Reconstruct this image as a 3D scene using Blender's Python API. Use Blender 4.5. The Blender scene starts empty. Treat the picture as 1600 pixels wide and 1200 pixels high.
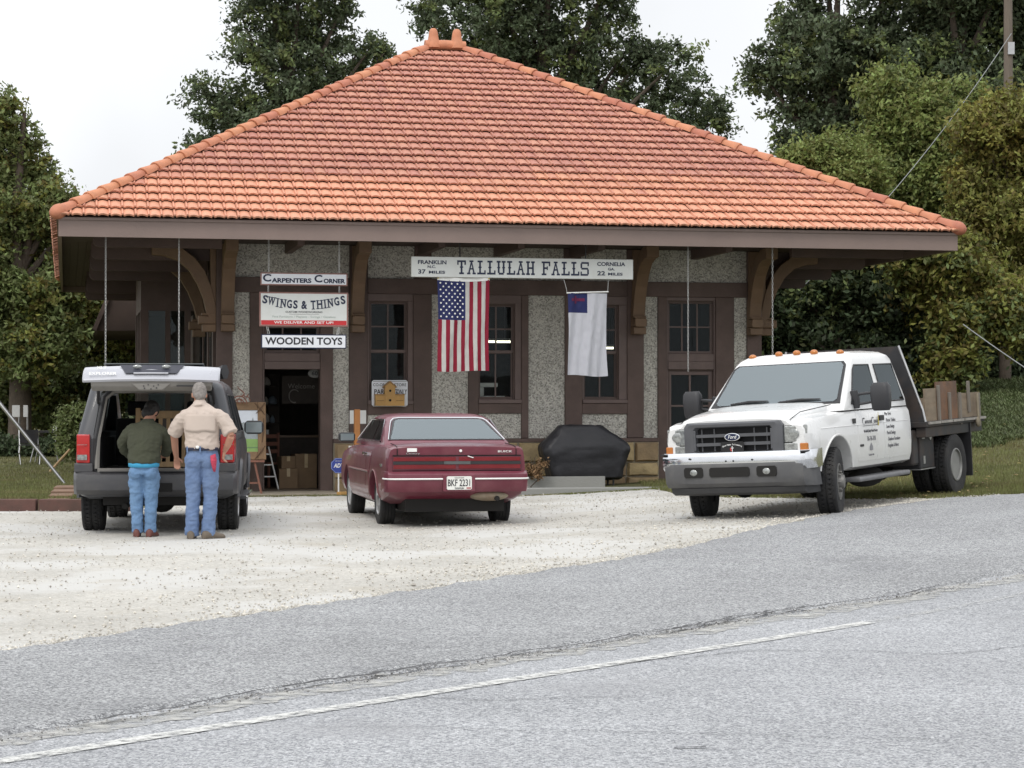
import bpy, bmesh, math, random
import numpy as np
from mathutils import Vector, Matrix, noise as mnoise
R = math.radians
SC = bpy.context.scene
COL = SC.collection
random.seed(7)
NP = np.random.RandomState(11)

# ------------------------------------------------------------------ camera
EYE = 1.5
cd = bpy.data.cameras.new('camera')
cam = bpy.data.objects.new('camera', cd)
COL.objects.link(cam)
cam.location = (0, 0, EYE)
cam.rotation_euler = (R(90) + 0.0093, 0, 0)
cd.sensor_width = 36
cd.lens = 36 * 3296 / 1600
cd.clip_start = 0.1
cd.clip_end = 3000
SC.camera = cam
# ------------------------------------------------------------------ sky, sun, exposure
SUN_EL, SUN_AZ = R(52), R(205)      # azimuth measured from +Y, clockwise seen from above
world = bpy.data.worlds.new('World')
SC.world = world
world.use_nodes = True
nt = world.node_tree
nt.nodes.clear()
sky = nt.nodes.new('ShaderNodeTexSky')
sky.sky_type = 'NISHITA'
sky.sun_disc = False
sky.sun_elevation = SUN_EL
sky.sun_rotation = SUN_AZ
sky.dust_density = 4.0
hs = nt.nodes.new('ShaderNodeHueSaturation')
hs.inputs['Saturation'].default_value = 0.25
mx = nt.nodes.new('ShaderNodeMix')
mx.data_type = 'RGBA'
mx.inputs[0].default_value = 0.8
mx.inputs[7].default_value = (9.6, 9.8, 10.1, 1)      # even white overcast
bg = nt.nodes.new('ShaderNodeBackground')
bg.inputs['Strength'].default_value = 0.1
wo = nt.nodes.new('ShaderNodeOutputWorld')
nt.links.new(sky.outputs[0], hs.inputs['Color'])
nt.links.new(hs.outputs[0], mx.inputs[6])
# overcast luminance: the zenith brighter than the horizon, the same all the way round
tcw = nt.nodes.new('ShaderNodeTexCoord'); sxyz = nt.nodes.new('ShaderNodeSeparateXYZ')
nt.links.new(tcw.outputs['Generated'], sxyz.inputs[0])
mrw = nt.nodes.new('ShaderNodeMapRange')
for i_, v_ in enumerate((0.0, 1.0, 1.04, 1.9)): mrw.inputs[i_+1].default_value = v_
nt.links.new(sxyz.outputs['Z'], mrw.inputs[0])
cnz = nt.nodes.new('ShaderNodeTexNoise'); cnz.inputs['Scale'].default_value = 2.6; cnz.inputs['Detail'].default_value = 5; cnz.inputs['Distortion'].default_value = .4
nt.links.new(tcw.outputs['Generated'], cnz.inputs['Vector'])
cmr = nt.nodes.new('ShaderNodeMapRange')
for i_, v_ in enumerate((.3, .7, .84, 1.22)): cmr.inputs[i_+1].default_value = v_
nt.links.new(cnz.outputs[0], cmr.inputs[0])
mlw = nt.nodes.new('ShaderNodeMath'); mlw.operation = 'MULTIPLY'
nt.links.new(mrw.outputs[0], mlw.inputs[0]); nt.links.new(cmr.outputs[0], mlw.inputs[1])
vm = nt.nodes.new('ShaderNodeMix'); vm.data_type = 'RGBA'; vm.blend_type = 'MULTIPLY'; vm.inputs[0].default_value = 1.0; vm.clamp_result = False
nt.links.new(mx.outputs[2], vm.inputs[6]); nt.links.new(mlw.outputs[0], vm.inputs[7])
nt.links.new(vm.outputs[2], bg.inputs['Color'])
nt.links.new(bg.outputs[0], wo.inputs[0])
sd = bpy.data.lights.new('sun', 'SUN')
sd.energy = 1.0
sd.angle = R(14)
sd.color = (1.0, 0.96, 0.9)
sun = bpy.data.objects.new('sun', sd)
COL.objects.link(sun)
_d = Vector((math.sin(SUN_AZ) * math.cos(SUN_EL), math.cos(SUN_AZ) * math.cos(SUN_EL), math.sin(SUN_EL)))
sun.rotation_euler = _d.to_track_quat('Z', 'Y').to_euler()
sun.location = (0, -10, 30)
SC.view_settings.view_transform = 'Standard'
SC.view_settings.look = 'None'
SC.view_settings.exposure = 0.0
SC.view_settings.gamma = 1.0
SC.view_settings.use_curve_mapping = False
SC.cycles.max_bounces = 6
SC.cycles.diffuse_bounces = 3
SC.cycles.transparent_max_bounces = 12
try:
    SC.cycles.use_denoising = True
except Exception:
    pass

# ------------------------------------------------------------------ materials
MATS = {}
def lk(t, a, b): t.links.new(a, b)
def M(name, col, rough=.6, metal=0.0, var=.12, vs=6.0, bump=0.0, bs=60.0, ior=1.45, coat=0.0, spec=.5,
      isl=0.0, objr=0.0, stain=None, sts=2.0, stam=.5, trans=0.0, emit=None, em=0.0, hue=0.0, stretch=None, fine=0.0):
    """procedural principled material: noise variation, optional stain colour, bump, per-island / per-object variation"""
    if name in MATS: return MATS[name]
    m = bpy.data.materials.new(name); m.use_nodes = True
    t = m.node_tree; n = t.nodes; p = n['Principled BSDF']
    tc = n.new('ShaderNodeTexCoord')
    co = tc.outputs['Object']
    if stretch:
        mp = n.new('ShaderNodeMapping'); mp.inputs['Scale'].default_value = stretch
        lk(t, co, mp.inputs['Vector']); co = mp.outputs[0]
    c4 = (*col, 1)
    def noise(scale, detail=5, rgh=.6):
        x = n.new('ShaderNodeTexNoise'); x.inputs['Scale'].default_value = scale
        x.inputs['Detail'].default_value = detail; x.inputs['Roughness'].default_value = rgh
        lk(t, co, x.inputs['Vector']); return x
    def mixc(fac, a, b, mode='MIX'):
        x = n.new('ShaderNodeMix'); x.data_type = 'RGBA'; x.blend_type = mode
        if isinstance(fac, (int, float)): x.inputs[0].default_value = fac
        else: lk(t, fac, x.inputs[0])
        for i, v in ((6, a), (7, b)):
            if isinstance(v, tuple): x.inputs[i].default_value = v
            else: lk(t, v, x.inputs[i])
        return x.outputs[2]
    def maprange(v, a, b, c, d):
        x = n.new('ShaderNodeMapRange'); lk(t, v, x.inputs[0])
        for i, q in enumerate((a, b, c, d)): x.inputs[i + 1].default_value = q
        return x.outputs[0]
    cur = c4
    if stain:
        ns = noise(sts, 6, .65)
        cur = mixc(maprange(ns.outputs[0], .45, .68, 0, stam), cur, (*stain, 1))
    hsv = n.new('ShaderNodeHueSaturation')
    if isinstance(cur, tuple): hsv.inputs['Color'].default_value = cur
    else: lk(t, cur, hsv.inputs['Color'])
    val = None
    nv = noise(vs)
    val = maprange(nv.outputs[0], .25, .75, 1 - var, 1 + var)
    def mul(a, b):
        x = n.new('ShaderNodeMath'); x.operation = 'MULTIPLY'
        lk(t, a, x.inputs[0]); lk(t, b, x.inputs[1]); return x.outputs[0]
    if fine:
        nf = noise(bs, 3, .7)
        val = mul(val, maprange(nf.outputs[0], .3, .7, 1 - fine, 1 + fine))
    if isl:
        g = n.new('ShaderNodeNewGeometry')
        val = mul(val, maprange(g.outputs['Random Per Island'], 0, 1, 1 - isl, 1 + isl))
        if hue: lk(t, maprange(g.outputs['Random Per Island'], 0, 1, .5 - hue, .5 + hue), hsv.inputs['Hue'])
    if objr:
        oi = n.new('ShaderNodeObjectInfo')
        val = mul(val, maprange(oi.outputs['Random'], 0, 1, 1 - objr, 1 + objr))
        if hue and not isl: lk(t, maprange(oi.outputs['Random'], 0, 1, .5 - hue, .5 + hue), hsv.inputs['Hue'])
    lk(t, val, hsv.inputs['Value'])
    lk(t, hsv.outputs[0], p.inputs['Base Color'])
    p.inputs['Metallic'].default_value = metal
    p.inputs['IOR'].default_value = ior
    p.inputs['Specular IOR Level'].default_value = spec
    lk(t, maprange(nv.outputs[0], .3, .7, max(0, rough - .06), min(1, rough + .06)), p.inputs['Roughness'])
    p.inputs['Coat Weight'].default_value = coat
    p.inputs['Coat Roughness'].default_value = .05
    if emit:
        p.inputs['Emission Color'].default_value = (*emit, 1); p.inputs['Emission Strength'].default_value = em
    if bump:
        b = n.new('ShaderNodeBump'); b.inputs['Strength'].default_value = bump; b.inputs['Distance'].default_value = .02
        nb = noise(bs, 4, .6); lk(t, nb.outputs[0], b.inputs['Height']); lk(t, b.outputs[0], p.inputs['Normal'])
    if trans:
        tr = n.new('ShaderNodeBsdfTranslucent'); lk(t, hsv.outputs[0], tr.inputs[0])
        ms = n.new('ShaderNodeMixShader'); ms.inputs[0].default_value = trans
        o = n['Material Output']
        lk(t, p.outputs[0], ms.inputs[1]); lk(t, tr.outputs[0], ms.inputs[2]); lk(t, ms.outputs[0], o.inputs[0])
    MATS[name] = m
    return m

def glass_mat(name, tint, refl_ior=1.5, rough=.02, see=.5):
    """window glass: tinted transparency under a clear reflecting surface"""
    if name in MATS: return MATS[name]
    m = bpy.data.materials.new(name); m.use_nodes = True
    t = m.node_tree; n = t.nodes; n.clear()
    o = n.new('ShaderNodeOutputMaterial')
    tr = n.new('ShaderNodeBsdfTransparent'); tr.inputs[0].default_value = (*tint, 1)
    gl = n.new('ShaderNodeBsdfGlossy'); gl.inputs['Roughness'].default_value = rough; gl.inputs[0].default_value = (.86, .96, 1.0, 1)
    fr = n.new('ShaderNodeFresnel'); fr.inputs[0].default_value = refl_ior
    tcn = n.new('ShaderNodeTexCoord'); nz = n.new('ShaderNodeTexNoise'); nz.inputs['Scale'].default_value = 2.5
    bp = n.new('ShaderNodeBump'); bp.inputs['Strength'].default_value = .03; bp.inputs['Distance'].default_value = .05
    lk(t, tcn.outputs['Object'], nz.inputs['Vector']); lk(t, nz.outputs[0], bp.inputs['Height'])
    lk(t, bp.outputs[0], gl.inputs['Normal'])
    di = n.new('ShaderNodeBsdfDiffuse'); di.inputs[0].default_value = (.27, .31, .32, 1)
    m0 = n.new('ShaderNodeMixShader'); m0.inputs[0].default_value = 1 - see
    ms = n.new('ShaderNodeMixShader')
    lk(t, tr.outputs[0], m0.inputs[1]); lk(t, di.outputs[0], m0.inputs[2])
    lk(t, fr.outputs[0], ms.inputs[0]); lk(t, m0.outputs[0], ms.inputs[1]); lk(t, gl.outputs[0], ms.inputs[2])
    lk(t, ms.outputs[0], o.inputs[0])
    MATS[name] = m
    return m

# ------------------------------------------------------------------ mesh builder
class B:
    def __init__(s): s.v = []; s.f = []; s.m = []
    def add(s, vs, fs, mi=0):
        o = len(s.v); s.v += [tuple(q) for q in vs]
        s.f += [tuple(i + o for i in f) for f in fs]; s.m += [mi] * len(fs); return s
    def box(s, x0, x1, y0, y1, z0, z1, mi=0):
        return s.add([(x0,y0,z0),(x1,y0,z0),(x1,y1,z0),(x0,y1,z0),(x0,y0,z1),(x1,y0,z1),(x1,y1,z1),(x0,y1,z1)],
              [(0,3,2,1),(4,5,6,7),(0,1,5,4),(1,2,6,5),(2,3,7,6),(3,0,4,7)], mi)
    def cbox(s, x0, x1, y0, y1, z0, z1, c=.01, mi=0):
        """box with chamfered edges along its outline in x-z (faces -y)"""
        p = [(x0+c,z0),(x1-c,z0),(x1,z0+c),(x1,z1-c),(x1-c,z1),(x0+c,z1),(x0,z1-c),(x0,z0+c)]
        return s.prism(p, y0, y1, 'y', mi)
    def prism(s, prof, a, b, axis='y', mi=0):
        """closed 2D profile extruded along an axis. axis y: prof=(x,z); x: prof=(y,z); z: prof=(x,y)"""
        n = len(prof)
        P = {'y': lambda p, t: (p[0], t, p[1]), 'x': lambda p, t: (t, p[0], p[1]), 'z': lambda p, t: (p[0], p[1], t)}[axis]
        vs = [P(p, a) for p in prof] + [P(p, b) for p in prof]
        fs = [tuple(range(n)), tuple(range(2*n-1, n-1, -1))] + [(i, n+i, n+(i+1) % n, (i+1) % n) for i in range(n)]
        return s.add(vs, fs, mi)
    def tube(s, pts, r, n=8, mi=0, cap=True):
        pts = [Vector(p) for p in pts]; rs = r if isinstance(r, (list, tuple)) else [r] * len(pts)
        rings = []; up = None
        for i, p in enumerate(pts):
            d = (pts[min(i+1, len(pts)-1)] - pts[max(i-1, 0)])
            d = d.normalized() if d.length > 1e-9 else Vector((0,0,1))
            if up is None: up = Vector((0,0,1)) if abs(d.z) < .9 else Vector((1,0,0))
            a = d.cross(up); a = a.normalized() if a.length > 1e-6 else d.orthogonal().normalized()
            b = a.cross(d).normalized(); up = b
            rr = rs[i]; rx, ry = rr if isinstance(rr, (tuple, list)) else (rr, rr)
            rings.append([p + a*math.cos(2*math.pi*k/n)*rx + b*math.sin(2*math.pi*k/n)*ry for k in range(n)])
        return s.loft(rings, mi, cap)
    def loft(s, rings, mi=0, cap=True, closed=True):
        n = len(rings[0]); vs = [p for r in rings for p in r]; fs = []
        for i in range(len(rings)-1):
            for k in range(n if closed else n-1):
                k2 = (k+1) % n
                fs.append((i*n+k, i*n+k2, (i+1)*n+k2, (i+1)*n+k))
        if cap and closed:
            fs.append(tuple(range(n-1, -1, -1))); fs.append(tuple((len(rings)-1)*n+k for k in range(n)))
        return s.add(vs, fs, mi)
    def cyl(s, c, r, h, axis='z', n=24, mi=0, r2=None):
        c = Vector(c); d = {'x': Vector((1,0,0)), 'y': Vector((0,1,0)), 'z': Vector((0,0,1))}[axis]
        return s.tube([c, c + d*h], [r, r if r2 is None else r2], n, mi)
    def lathe(s, prof, axis='x', c=(0,0,0), n=32, mi=0):
        """prof: list of (t along axis, radius)"""
        rings = []
        for t, r in prof:
            ring = []
            for k in range(n):
                a = 2*math.pi*k/n; u, w = r*math.cos(a), r*math.sin(a)
                q = {'x': (t, u, w), 'y': (w, t, u), 'z': (u, w, t)}[axis]
                ring.append((q[0]+c[0], q[1]+c[1], q[2]+c[2]))
            rings.append(ring)
        return s.loft(rings, mi, True)
    def ell(s, c, r, nu=12, nv=8, mi=0, rot=None):
        vs = []; fs = []
        for j in range(nv+1):
            a = math.pi*j/nv
            for i in range(nu):
                b = 2*math.pi*i/nu
                q = Vector((r[0]*math.sin(a)*math.cos(b), r[1]*math.sin(a)*math.sin(b), r[2]*math.cos(a)))
                if rot: q = rot @ q
                vs.append(q + Vector(c))
        for j in range(nv):
            for i in range(nu):
                fs.append((j*nu+i, (j+1)*nu+i, (j+1)*nu+(i+1) % nu, j*nu+(i+1) % nu))
        return s.add(vs, fs, mi)
    def xf(s, mat, start=0):
        s.v[start:] = [tuple(mat @ Vector(q)) for q in s.v[start:]]; return s
    def mesh(s, name, mats, smooth=False, ang=None):
        me = bpy.data.meshes.new(name)
        me.from_pydata(s.v, [], s.f)
        for m in (mats if isinstance(mats, (list, tuple)) else [mats]): me.materials.append(m)
        if any(s.m): me.polygons.foreach_set('material_index', s.m)
        bm = bmesh.new(); bm.from_mesh(me)
        bmesh.ops.remove_doubles(bm, verts=bm.verts, dist=1e-6)
        bmesh.ops.recalc_face_normals(bm, faces=bm.faces)
        bm.to_mesh(me); bm.free()
        if smooth:
            me.polygons.foreach_set('use_smooth', [True]*len(me.polygons))
            if ang: me.set_sharp_from_angle(angle=R(ang))
        me.update()
        return me

def link(o, parent=None):
    COL.objects.link(o)
    if parent is not None: o.parent = parent
    return o
def tag(o, label=None, cat=None, group=None, kind=None):
    if label: o['label'] = label
    if cat: o['category'] = cat
    if group: o['group'] = group
    if kind: o['kind'] = kind
    return o
def obj(name, b, mats, parent=None, smooth=False, ang=40, bevel=0, bseg=2, sub=0, label=None):
    me = b.mesh(name, mats, smooth, ang) if isinstance(b, B) else b
    o = link(bpy.data.objects.new(name, me), parent)
    if label: o['label'] = label
    if bevel:
        md = o.modifiers.new('bevel', 'BEVEL'); md.width = bevel; md.segments = bseg; md.limit_method = 'ANGLE'; md.angle_limit = R(35)
    if sub:
        md = o.modifiers.new('sub', 'SUBSURF'); md.levels = md.render_levels = sub
    return o
def thing(name, label, cat, loc=(0,0,0), rz=0, group=None, kind=None):
    o = link(bpy.data.objects.new(name, None))
    o.location = loc; o.rotation_euler = (0, 0, rz); o.empty_display_size = .2
    return tag(o, label, cat, group, kind)
def single(name, b, mats, label, cat, loc=(0,0,0), rz=0, group=None, kind=None, **k):
    o = obj(name, b, mats, None, **k); o.location = loc; o.rotation_euler = (0,0,rz)
    return tag(o, label, cat, group, kind)
def bake(o):
    """apply the modifiers of an object"""
    dg = bpy.context.evaluated_depsgraph_get()
    me = bpy.data.meshes.new_from_object(o.evaluated_get(dg))
    o.modifiers.clear(); o.data = me
    return o
def organic(name, b, mat, parent, voxel=.012, smooth=6, disp=None):
    """overlapping tubes fused into one continuous smooth surface"""
    o = obj(name, b, mat, parent, smooth=True, ang=None)
    md = o.modifiers.new('r', 'REMESH'); md.mode = 'VOXEL'; md.voxel_size = voxel
    md = o.modifiers.new('s', 'SMOOTH'); md.factor = .5; md.iterations = smooth
    bake(o)
    me = o.data
    if disp:
        co = np.empty(len(me.vertices)*3); me.vertices.foreach_get('co', co); co = co.reshape(-1, 3)
        no = np.empty(len(me.vertices)*3); me.vertices.foreach_get('normal', no); no = no.reshape(-1, 3)
        d = np.array([disp(Vector(q)) for q in co])
        me.vertices.foreach_set('co', (co + no*d[:, None]).ravel())
    me.polygons.foreach_set('use_smooth', [True]*len(me.polygons)); me.update()
    return o
def text(name, body, size, mat, parent, loc, rot=(R(90),0,0), align='CENTER', sx=1.0, ext=.002, bold=0.0, space=1.0, shear=0.0, width=None):
    """lettering in Blender's own font as real raised letters, turned into a mesh"""
    c = bpy.data.curves.new(name, 'FONT'); c.body = body; c.size = size; c.align_x = align; c.align_y = 'CENTER'
    c.extrude = ext; c.offset = bold*min(1, size/.12)*.7; c.space_character = space; c.shear = shear; c.resolution_u = 3
    o = bpy.data.objects.new(name, c); COL.objects.link(o)
    dg = bpy.context.evaluated_depsgraph_get(); dg.update()
    me = bpy.data.meshes.new_from_object(o.evaluated_get(dg))
    bpy.data.objects.remove(o); bpy.data.curves.remove(c)
    me.name = name; me.materials.clear(); me.materials.append(mat)
    if width:
        xs = [v.co.x for v in me.vertices]
        sx = width / max(1e-6, max(xs) - min(xs))
    q = link(bpy.data.objects.new(name, me), parent)
    q.location = loc; q.rotation_euler = rot; q.scale = (sx, 1, 1)
    return q
def smooth01(x, a, b):
    t = min(1, max(0, (x-a)/(b-a))); return t*t*(3-2*t)
def sp(x, k=.6):    # soft positive part
    return k*math.log1p(math.exp(min(40, x/k)))
def H(x, y):
    """height of the land"""
    z = .05*sp(x+.3)*smooth01(y, 13, 23) if x < 14 else .05*14.3*smooth01(y, 13, 23)
    z += .078*sp(y-31.5, 1.2)*smooth01(x-(y-31)*.12, 4.6, 8.0)*(1 if y < 60 else 1)
    z = min(z, 2.6)
    z += .13*smooth01(y, 29.6, 30.4)*smooth01(-x, 5.6, 6.2)
    z -= .07*smooth01(y, 29.8, 33)*smooth01(x, -5.6, -4.6)*(1-smooth01(x, 3, 6))
    if y > 38: z += .02*(y-38)*smooth01(-x, -3, 8)*smooth01(y, 38, 60)
    return z
# ------------------------------------------------------------------ ground, lot, apron, road
def interp(pts):
    xs = [p[0] for p in pts]; ys = [p[1] for p in pts]
    return lambda x: float(np.interp(x, xs, ys))
APRON_EDGE = interp([(-30,-34.5),(-6,7.45),(-3.07,12.6),(-1.8,14.9),(0,18.0),(1.6,20.4),(3.7,24.6),(5.0,26.1),(5.6,26.6),(6.5,26.75),(9,27.4),(14,29.5),(40,40)])
JOINT = interp([(-30,-29),(-2.27,9.36),(-1.08,11.14),(0,12.4),(1.8,14.8),(3.5,16.6),(5,18.4),(9,23),(14,28),(40,39.5)])
LOT_BACK = interp([(-30,29.0),(-5.3,29.45),(-5.15,35.3),(-2.4,36.0),(-.9,36.1),(-.4,34.8),(2.4,35.2),(2.65,32.3),(3.0,29.8),(4.0,28.5),(4.6,27.4),(5.7,26.7),(40,40.1)])

def special_ground(name, base, dark, light, sc, speck, patch, psc, bump, dots=None, dotc=None):
    """aggregate surface: cell speckle between a dark and a light stone colour, slow patches, bump"""
    m = bpy.data.materials.new(name); m.use_nodes = True
    t = m.node_tree; n = t.nodes; p = n['Principled BSDF']
    tc = n.new('ShaderNodeTexCoord'); co = tc.outputs['Object']
    vo = n.new('ShaderNodeTexVoronoi'); vo.inputs['Scale'].default_value = sc; lk(t, co, vo.inputs['Vector'])
    bw = n.new('ShaderNodeSeparateColor'); lk(t, vo.outputs['Color'], bw.inputs[0])
    cr = n.new('ShaderNodeValToRGB'); e = cr.color_ramp.elements
    e[0].position = .08; e[0].color = (*dark, 1); e[1].position = .92; e[1].color = (*light, 1)
    q = cr.color_ramp.elements.new(.5); q.color = (*base, 1)
    lk(t, bw.outputs[0], cr.inputs[0])
    a = n.new('ShaderNodeMix'); a.data_type = 'RGBA'; a.inputs[0].default_value = speck
    a.inputs[6].default_value = (*base, 1); lk(t, cr.outputs[0], a.inputs[7])
    n1 = n.new('ShaderNodeTexNoise'); n1.inputs['Scale'].default_value = psc; n1.inputs['Detail'].default_value = 7; n1.inputs['Roughness'].default_value = .65
    lk(t, co, n1.inputs['Vector'])
    r1 = n.new('ShaderNodeMapRange'); lk(t, n1.outputs[0], r1.inputs[0])
    for i, v in enumerate((.3, .7, 1-patch, 1+patch)): r1.inputs[i+1].default_value = v
    n3 = n.new('ShaderNodeTexNoise'); n3.inputs['Scale'].default_value = sc*.22; n3.inputs['Detail'].default_value = 3
    lk(t, co, n3.inputs['Vector'])
    r3 = n.new('ShaderNodeMapRange'); lk(t, n3.outputs[0], r3.inputs[0])
    for i, v in enumerate((.3, .7, 1-patch*.8, 1+patch*.8)): r3.inputs[i+1].default_value = v
    ml = n.new('ShaderNodeMath'); ml.operation = 'MULTIPLY'; lk(t, r1.outputs[0], ml.inputs[0]); lk(t, r3.outputs[0], ml.inputs[1])
    hs_ = n.new('ShaderNodeHueSaturation'); lk(t, a.outputs[2], hs_.inputs['Color']); lk(t, ml.outputs[0], hs_.inputs['Value'])
    out = hs_.outputs[0]
    if dots:
        for dsc, thr, amt, colr in dots:
            n2 = n.new('ShaderNodeTexNoise'); n2.inputs['Scale'].default_value = dsc; n2.inputs['Detail'].default_value = 4
            lk(t, co, n2.inputs['Vector'])
            r2 = n.new('ShaderNodeMapRange'); lk(t, n2.outputs[0], r2.inputs[0])
            for i, v in enumerate((thr, thr+.09, 0, amt)): r2.inputs[i+1].default_value = v
            x = n.new('ShaderNodeMix'); x.data_type = 'RGBA'; lk(t, r2.outputs[0], x.inputs[0]); lk(t, out, x.inputs[6]); x.inputs[7].default_value = (*colr, 1)
            out = x.outputs[2]
    lk(t, out, p.inputs['Base Color'])
    p.inputs['Roughness'].default_value = .92; p.inputs['Specular IOR Level'].default_value = .25
    b = n.new('ShaderNodeBump'); b.inputs['Strength'].default_value = bump; b.inputs['Distance'].default_value = .01
    lk(t, vo.outputs['Distance'], b.inputs['Height'])
    b2 = n.new('ShaderNodeBump'); b2.inputs['Strength'].default_value = bump*.5; b2.inputs['Distance'].default_value = .05
    lk(t, n1.outputs[0], b2.inputs['Height']); lk(t, b.outputs[0], b2.inputs['Normal']); lk(t, b2.outputs[0], p.inputs['Normal'])
    MATS[name] = m
    return m
m_gravel = special_ground('crushed_stone', (.478,.460,.418), (.32,.305,.27), (.585,.57,.535), 70, .45, .13, .5, .7,
    dots=[(.45, .47, .85, (.555,.547,.522)), (1.1, .60, .45, (.43,.395,.33)), (22, .66, .7, (.30,.28,.25)), (5, .62, .35, (.42,.39,.34))])
m_apron = special_ground('newer_asphalt', (.300,.304,.310), (.15,.152,.157), (.53,.535,.535), 92, .85, .15, .45, .9,
    dots=[(.8, .6, .25, (.16,.165,.175))])
m_road = special_ground('old_asphalt', (.355,.362,.375), (.18,.185,.197), (.57,.576,.584), 98, .8, .14, .4, .8,
    dots=[(.7, .58, .35, (.33,.33,.34)), (3.0, .7, .3, (.2,.2,.22))])
m_soil = special_ground('grassy_soil', (.11,.11,.048), (.06,.06,.025), (.16,.145,.07), 40, .6, .35, .8, .5,
    dots=[(1.3, .60, .6, (.15,.10,.055)), (.5, .58, .5, (.05,.075,.02))])

xs = np.concatenate([np.linspace(-400,-40,13)[:-1], np.linspace(-40,-16,17)[:-1], np.arange(-16,14,.5), np.linspace(14,40,18)[:-1], np.linspace(40,400,13)])
ys = np.concatenate([np.linspace(-40,3,12)[:-1], np.arange(3,56,.5), np.linspace(56,120,20)[:-1], np.linspace(120,900,12)])
b = B()
b.v = [(x, y, H(x, y)) for y in ys for x in xs]
nx = len(xs)
b.f = [(j*nx+i, j*nx+i+1, (j+1)*nx+i+1, (j+1)*nx+i) for j in range(len(ys)-1) for i in range(nx-1)]
b.m = [0]*len(b.f)
tag(obj('ground', b, m_soil, None, smooth=True, ang=None), kind='structure')

def nz(x, y, s=1.0): return mnoise.noise(Vector((x*s, y*s, 3.7)))
def strip(name, mat, fa, fb, x0, x1, dx, rows, off, ja=0, jb=0, kind='structure', js=3.0):
    b = B(); cols = int((x1-x0)/dx)+1
    for i in range(cols):
        x = x0+i*dx
        ya, yb = fa(x), fb(x)
        ya += ja*(nz(x, ya, js)+.6*nz(x, ya, js*4)+.35*nz(x, ya, js*13)); yb += jb*(nz(x, yb, js)+.6*nz(x, yb, js*4)+.35*nz(x, yb, js*13))
        if yb < ya: yb = ya
        for j in range(rows+1):
            y = ya+(yb-ya)*j/rows
            b.v.append((x, y, H(x, y)+(off if 0 < j < rows else .002)))
    for i in range(cols-1):
        for j in range(rows):
            a = i*(rows+1)+j; c = a+rows+1
            b.f.append((a, c, c+1, a+1)); b.m.append(0)
    return tag(obj(name, b, mat, None, smooth=True, ang=None), kind=kind)
strip('gravel_lot', m_gravel, APRON_EDGE, LOT_BACK, -14, 5.75, .06, 70, .012, ja=-.0, jb=.35)
strip('asphalt_apron', m_apron, JOINT, APRON_EDGE, -12, 24, .05, 40, .034, ja=.10, jb=.22)
road = strip('road', m_road, lambda x: max(-34, JOINT(x)-16), lambda x: JOINT(x)+.4, -14, 24, .2, 60, .010, jb=.0)

def ribbon(b, pts, w, off, jit=.0, step=.04, mi=0):
    """thin sheet along a line on the ground"""
    P = [Vector((p[0], p[1], 0)) for p in pts]; out = []
    for a, c in zip(P[:-1], P[1:]):
        k = max(1, int((c-a).length/step))
        out += [a.lerp(c, i/k) for i in range(k)]
    out.append(P[-1]); rings = []
    for i, p in enumerate(out):
        d = (out[min(i+1, len(out)-1)]-out[max(i-1, 0)]).normalized(); s = Vector((-d.y, d.x, 0))
        j = jit*(nz(p.x, p.y, 2.2)+.6*nz(p.x, p.y, 9))
        ww = w*(.35+.9*abs(nz(p.x+9, p.y, 5)))+w*.3 if jit else w
        for q in (-1, 1):
            z = p+s*(j+q*ww/2); rings.append((z.x, z.y, H(z.x, z.y)+off))
    o = len(b.v); b.v += rings
    for i in range(len(out)-1):
        b.f.append((o+2*i, o+2*i+2, o+2*i+3, o+2*i+1)); b.m.append(mi)
def worn(name, col, base_keep, sc=18):
    m = bpy.data.materials.new(name); m.use_nodes = True
    t = m.node_tree; n = t.nodes; p = n['Principled BSDF']; p.inputs['Base Color'].default_value = (*col, 1); p.inputs['Roughness'].default_value = .85
    tc = n.new('ShaderNodeTexCoord'); nn = n.new('ShaderNodeTexNoise'); nn.inputs['Scale'].default_value = sc; nn.inputs['Detail'].default_value = 8; nn.inputs['Roughness'].default_value = .7
    lk(t, tc.outputs['Object'], nn.inputs['Vector'])
    r = n.new('ShaderNodeMapRange'); lk(t, nn.outputs[0], r.inputs[0])
    for i, v in enumerate((base_keep-.12, base_keep+.12, 1, 0)): r.inputs[i+1].default_value = v
    tr = n.new('ShaderNodeBsdfTransparent'); ms = n.new('ShaderNodeMixShader')
    lk(t, r.outputs[0], ms.inputs[0]); lk(t, tr.outputs[0], ms.inputs[1]); lk(t, p.outputs[0], ms.inputs[2]); lk(t, ms.outputs[0], n['Material Output'].inputs[0])
    return m
b = B(); ribbon(b, [(-2.9,7.85),(-2.13,8.78),(0,11.37),(2.42,14.3)], .115, .016)
tag(obj('road_marking', b, worn('worn_white_paint', (.58,.58,.555), .55), None), kind='structure')
b = B(); ribbon(b, [(2.42,14.3),(3.4,15.45),(4.6,16.9)], .085, .016)
tag(obj('road_marking', b, worn('faded_white_paint', (.5,.5,.48), .42), None), kind='structure')
b = B(); ribbon(b, [(-2.6,8.7),(-1.3,10.62),(-.2,11.98),(1.5,14.2),(3.2,16.1),(5.4,18.5)], .28, .014, jit=.10)
tag(obj('sand_strip', b, worn('drifted_sand', (.43,.425,.40), .50, 9), None), kind='structure')
m_crack = M('crack_dark', (.075,.075,.077), .95, var=.3)
b = B()
xs_ = np.arange(-2.7, 5.4, .3)
ribbon(b, [(x, JOINT(x)-.06) for x in np.arange(-2.0, 3.6, .3)], .026, .037, jit=.07)
ribbon(b, [(x, JOINT(x)-.02) for x in np.arange(-1.2, .0, .3)], .035, .0375, jit=.10)
ribbon(b, [(x, JOINT(x)+.0) for x in np.arange(.9, 2.4, .3)], .028, .0375, jit=.10)
tag(obj('road_crack', b, m_crack, None), kind='structure')
b = B()
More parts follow.
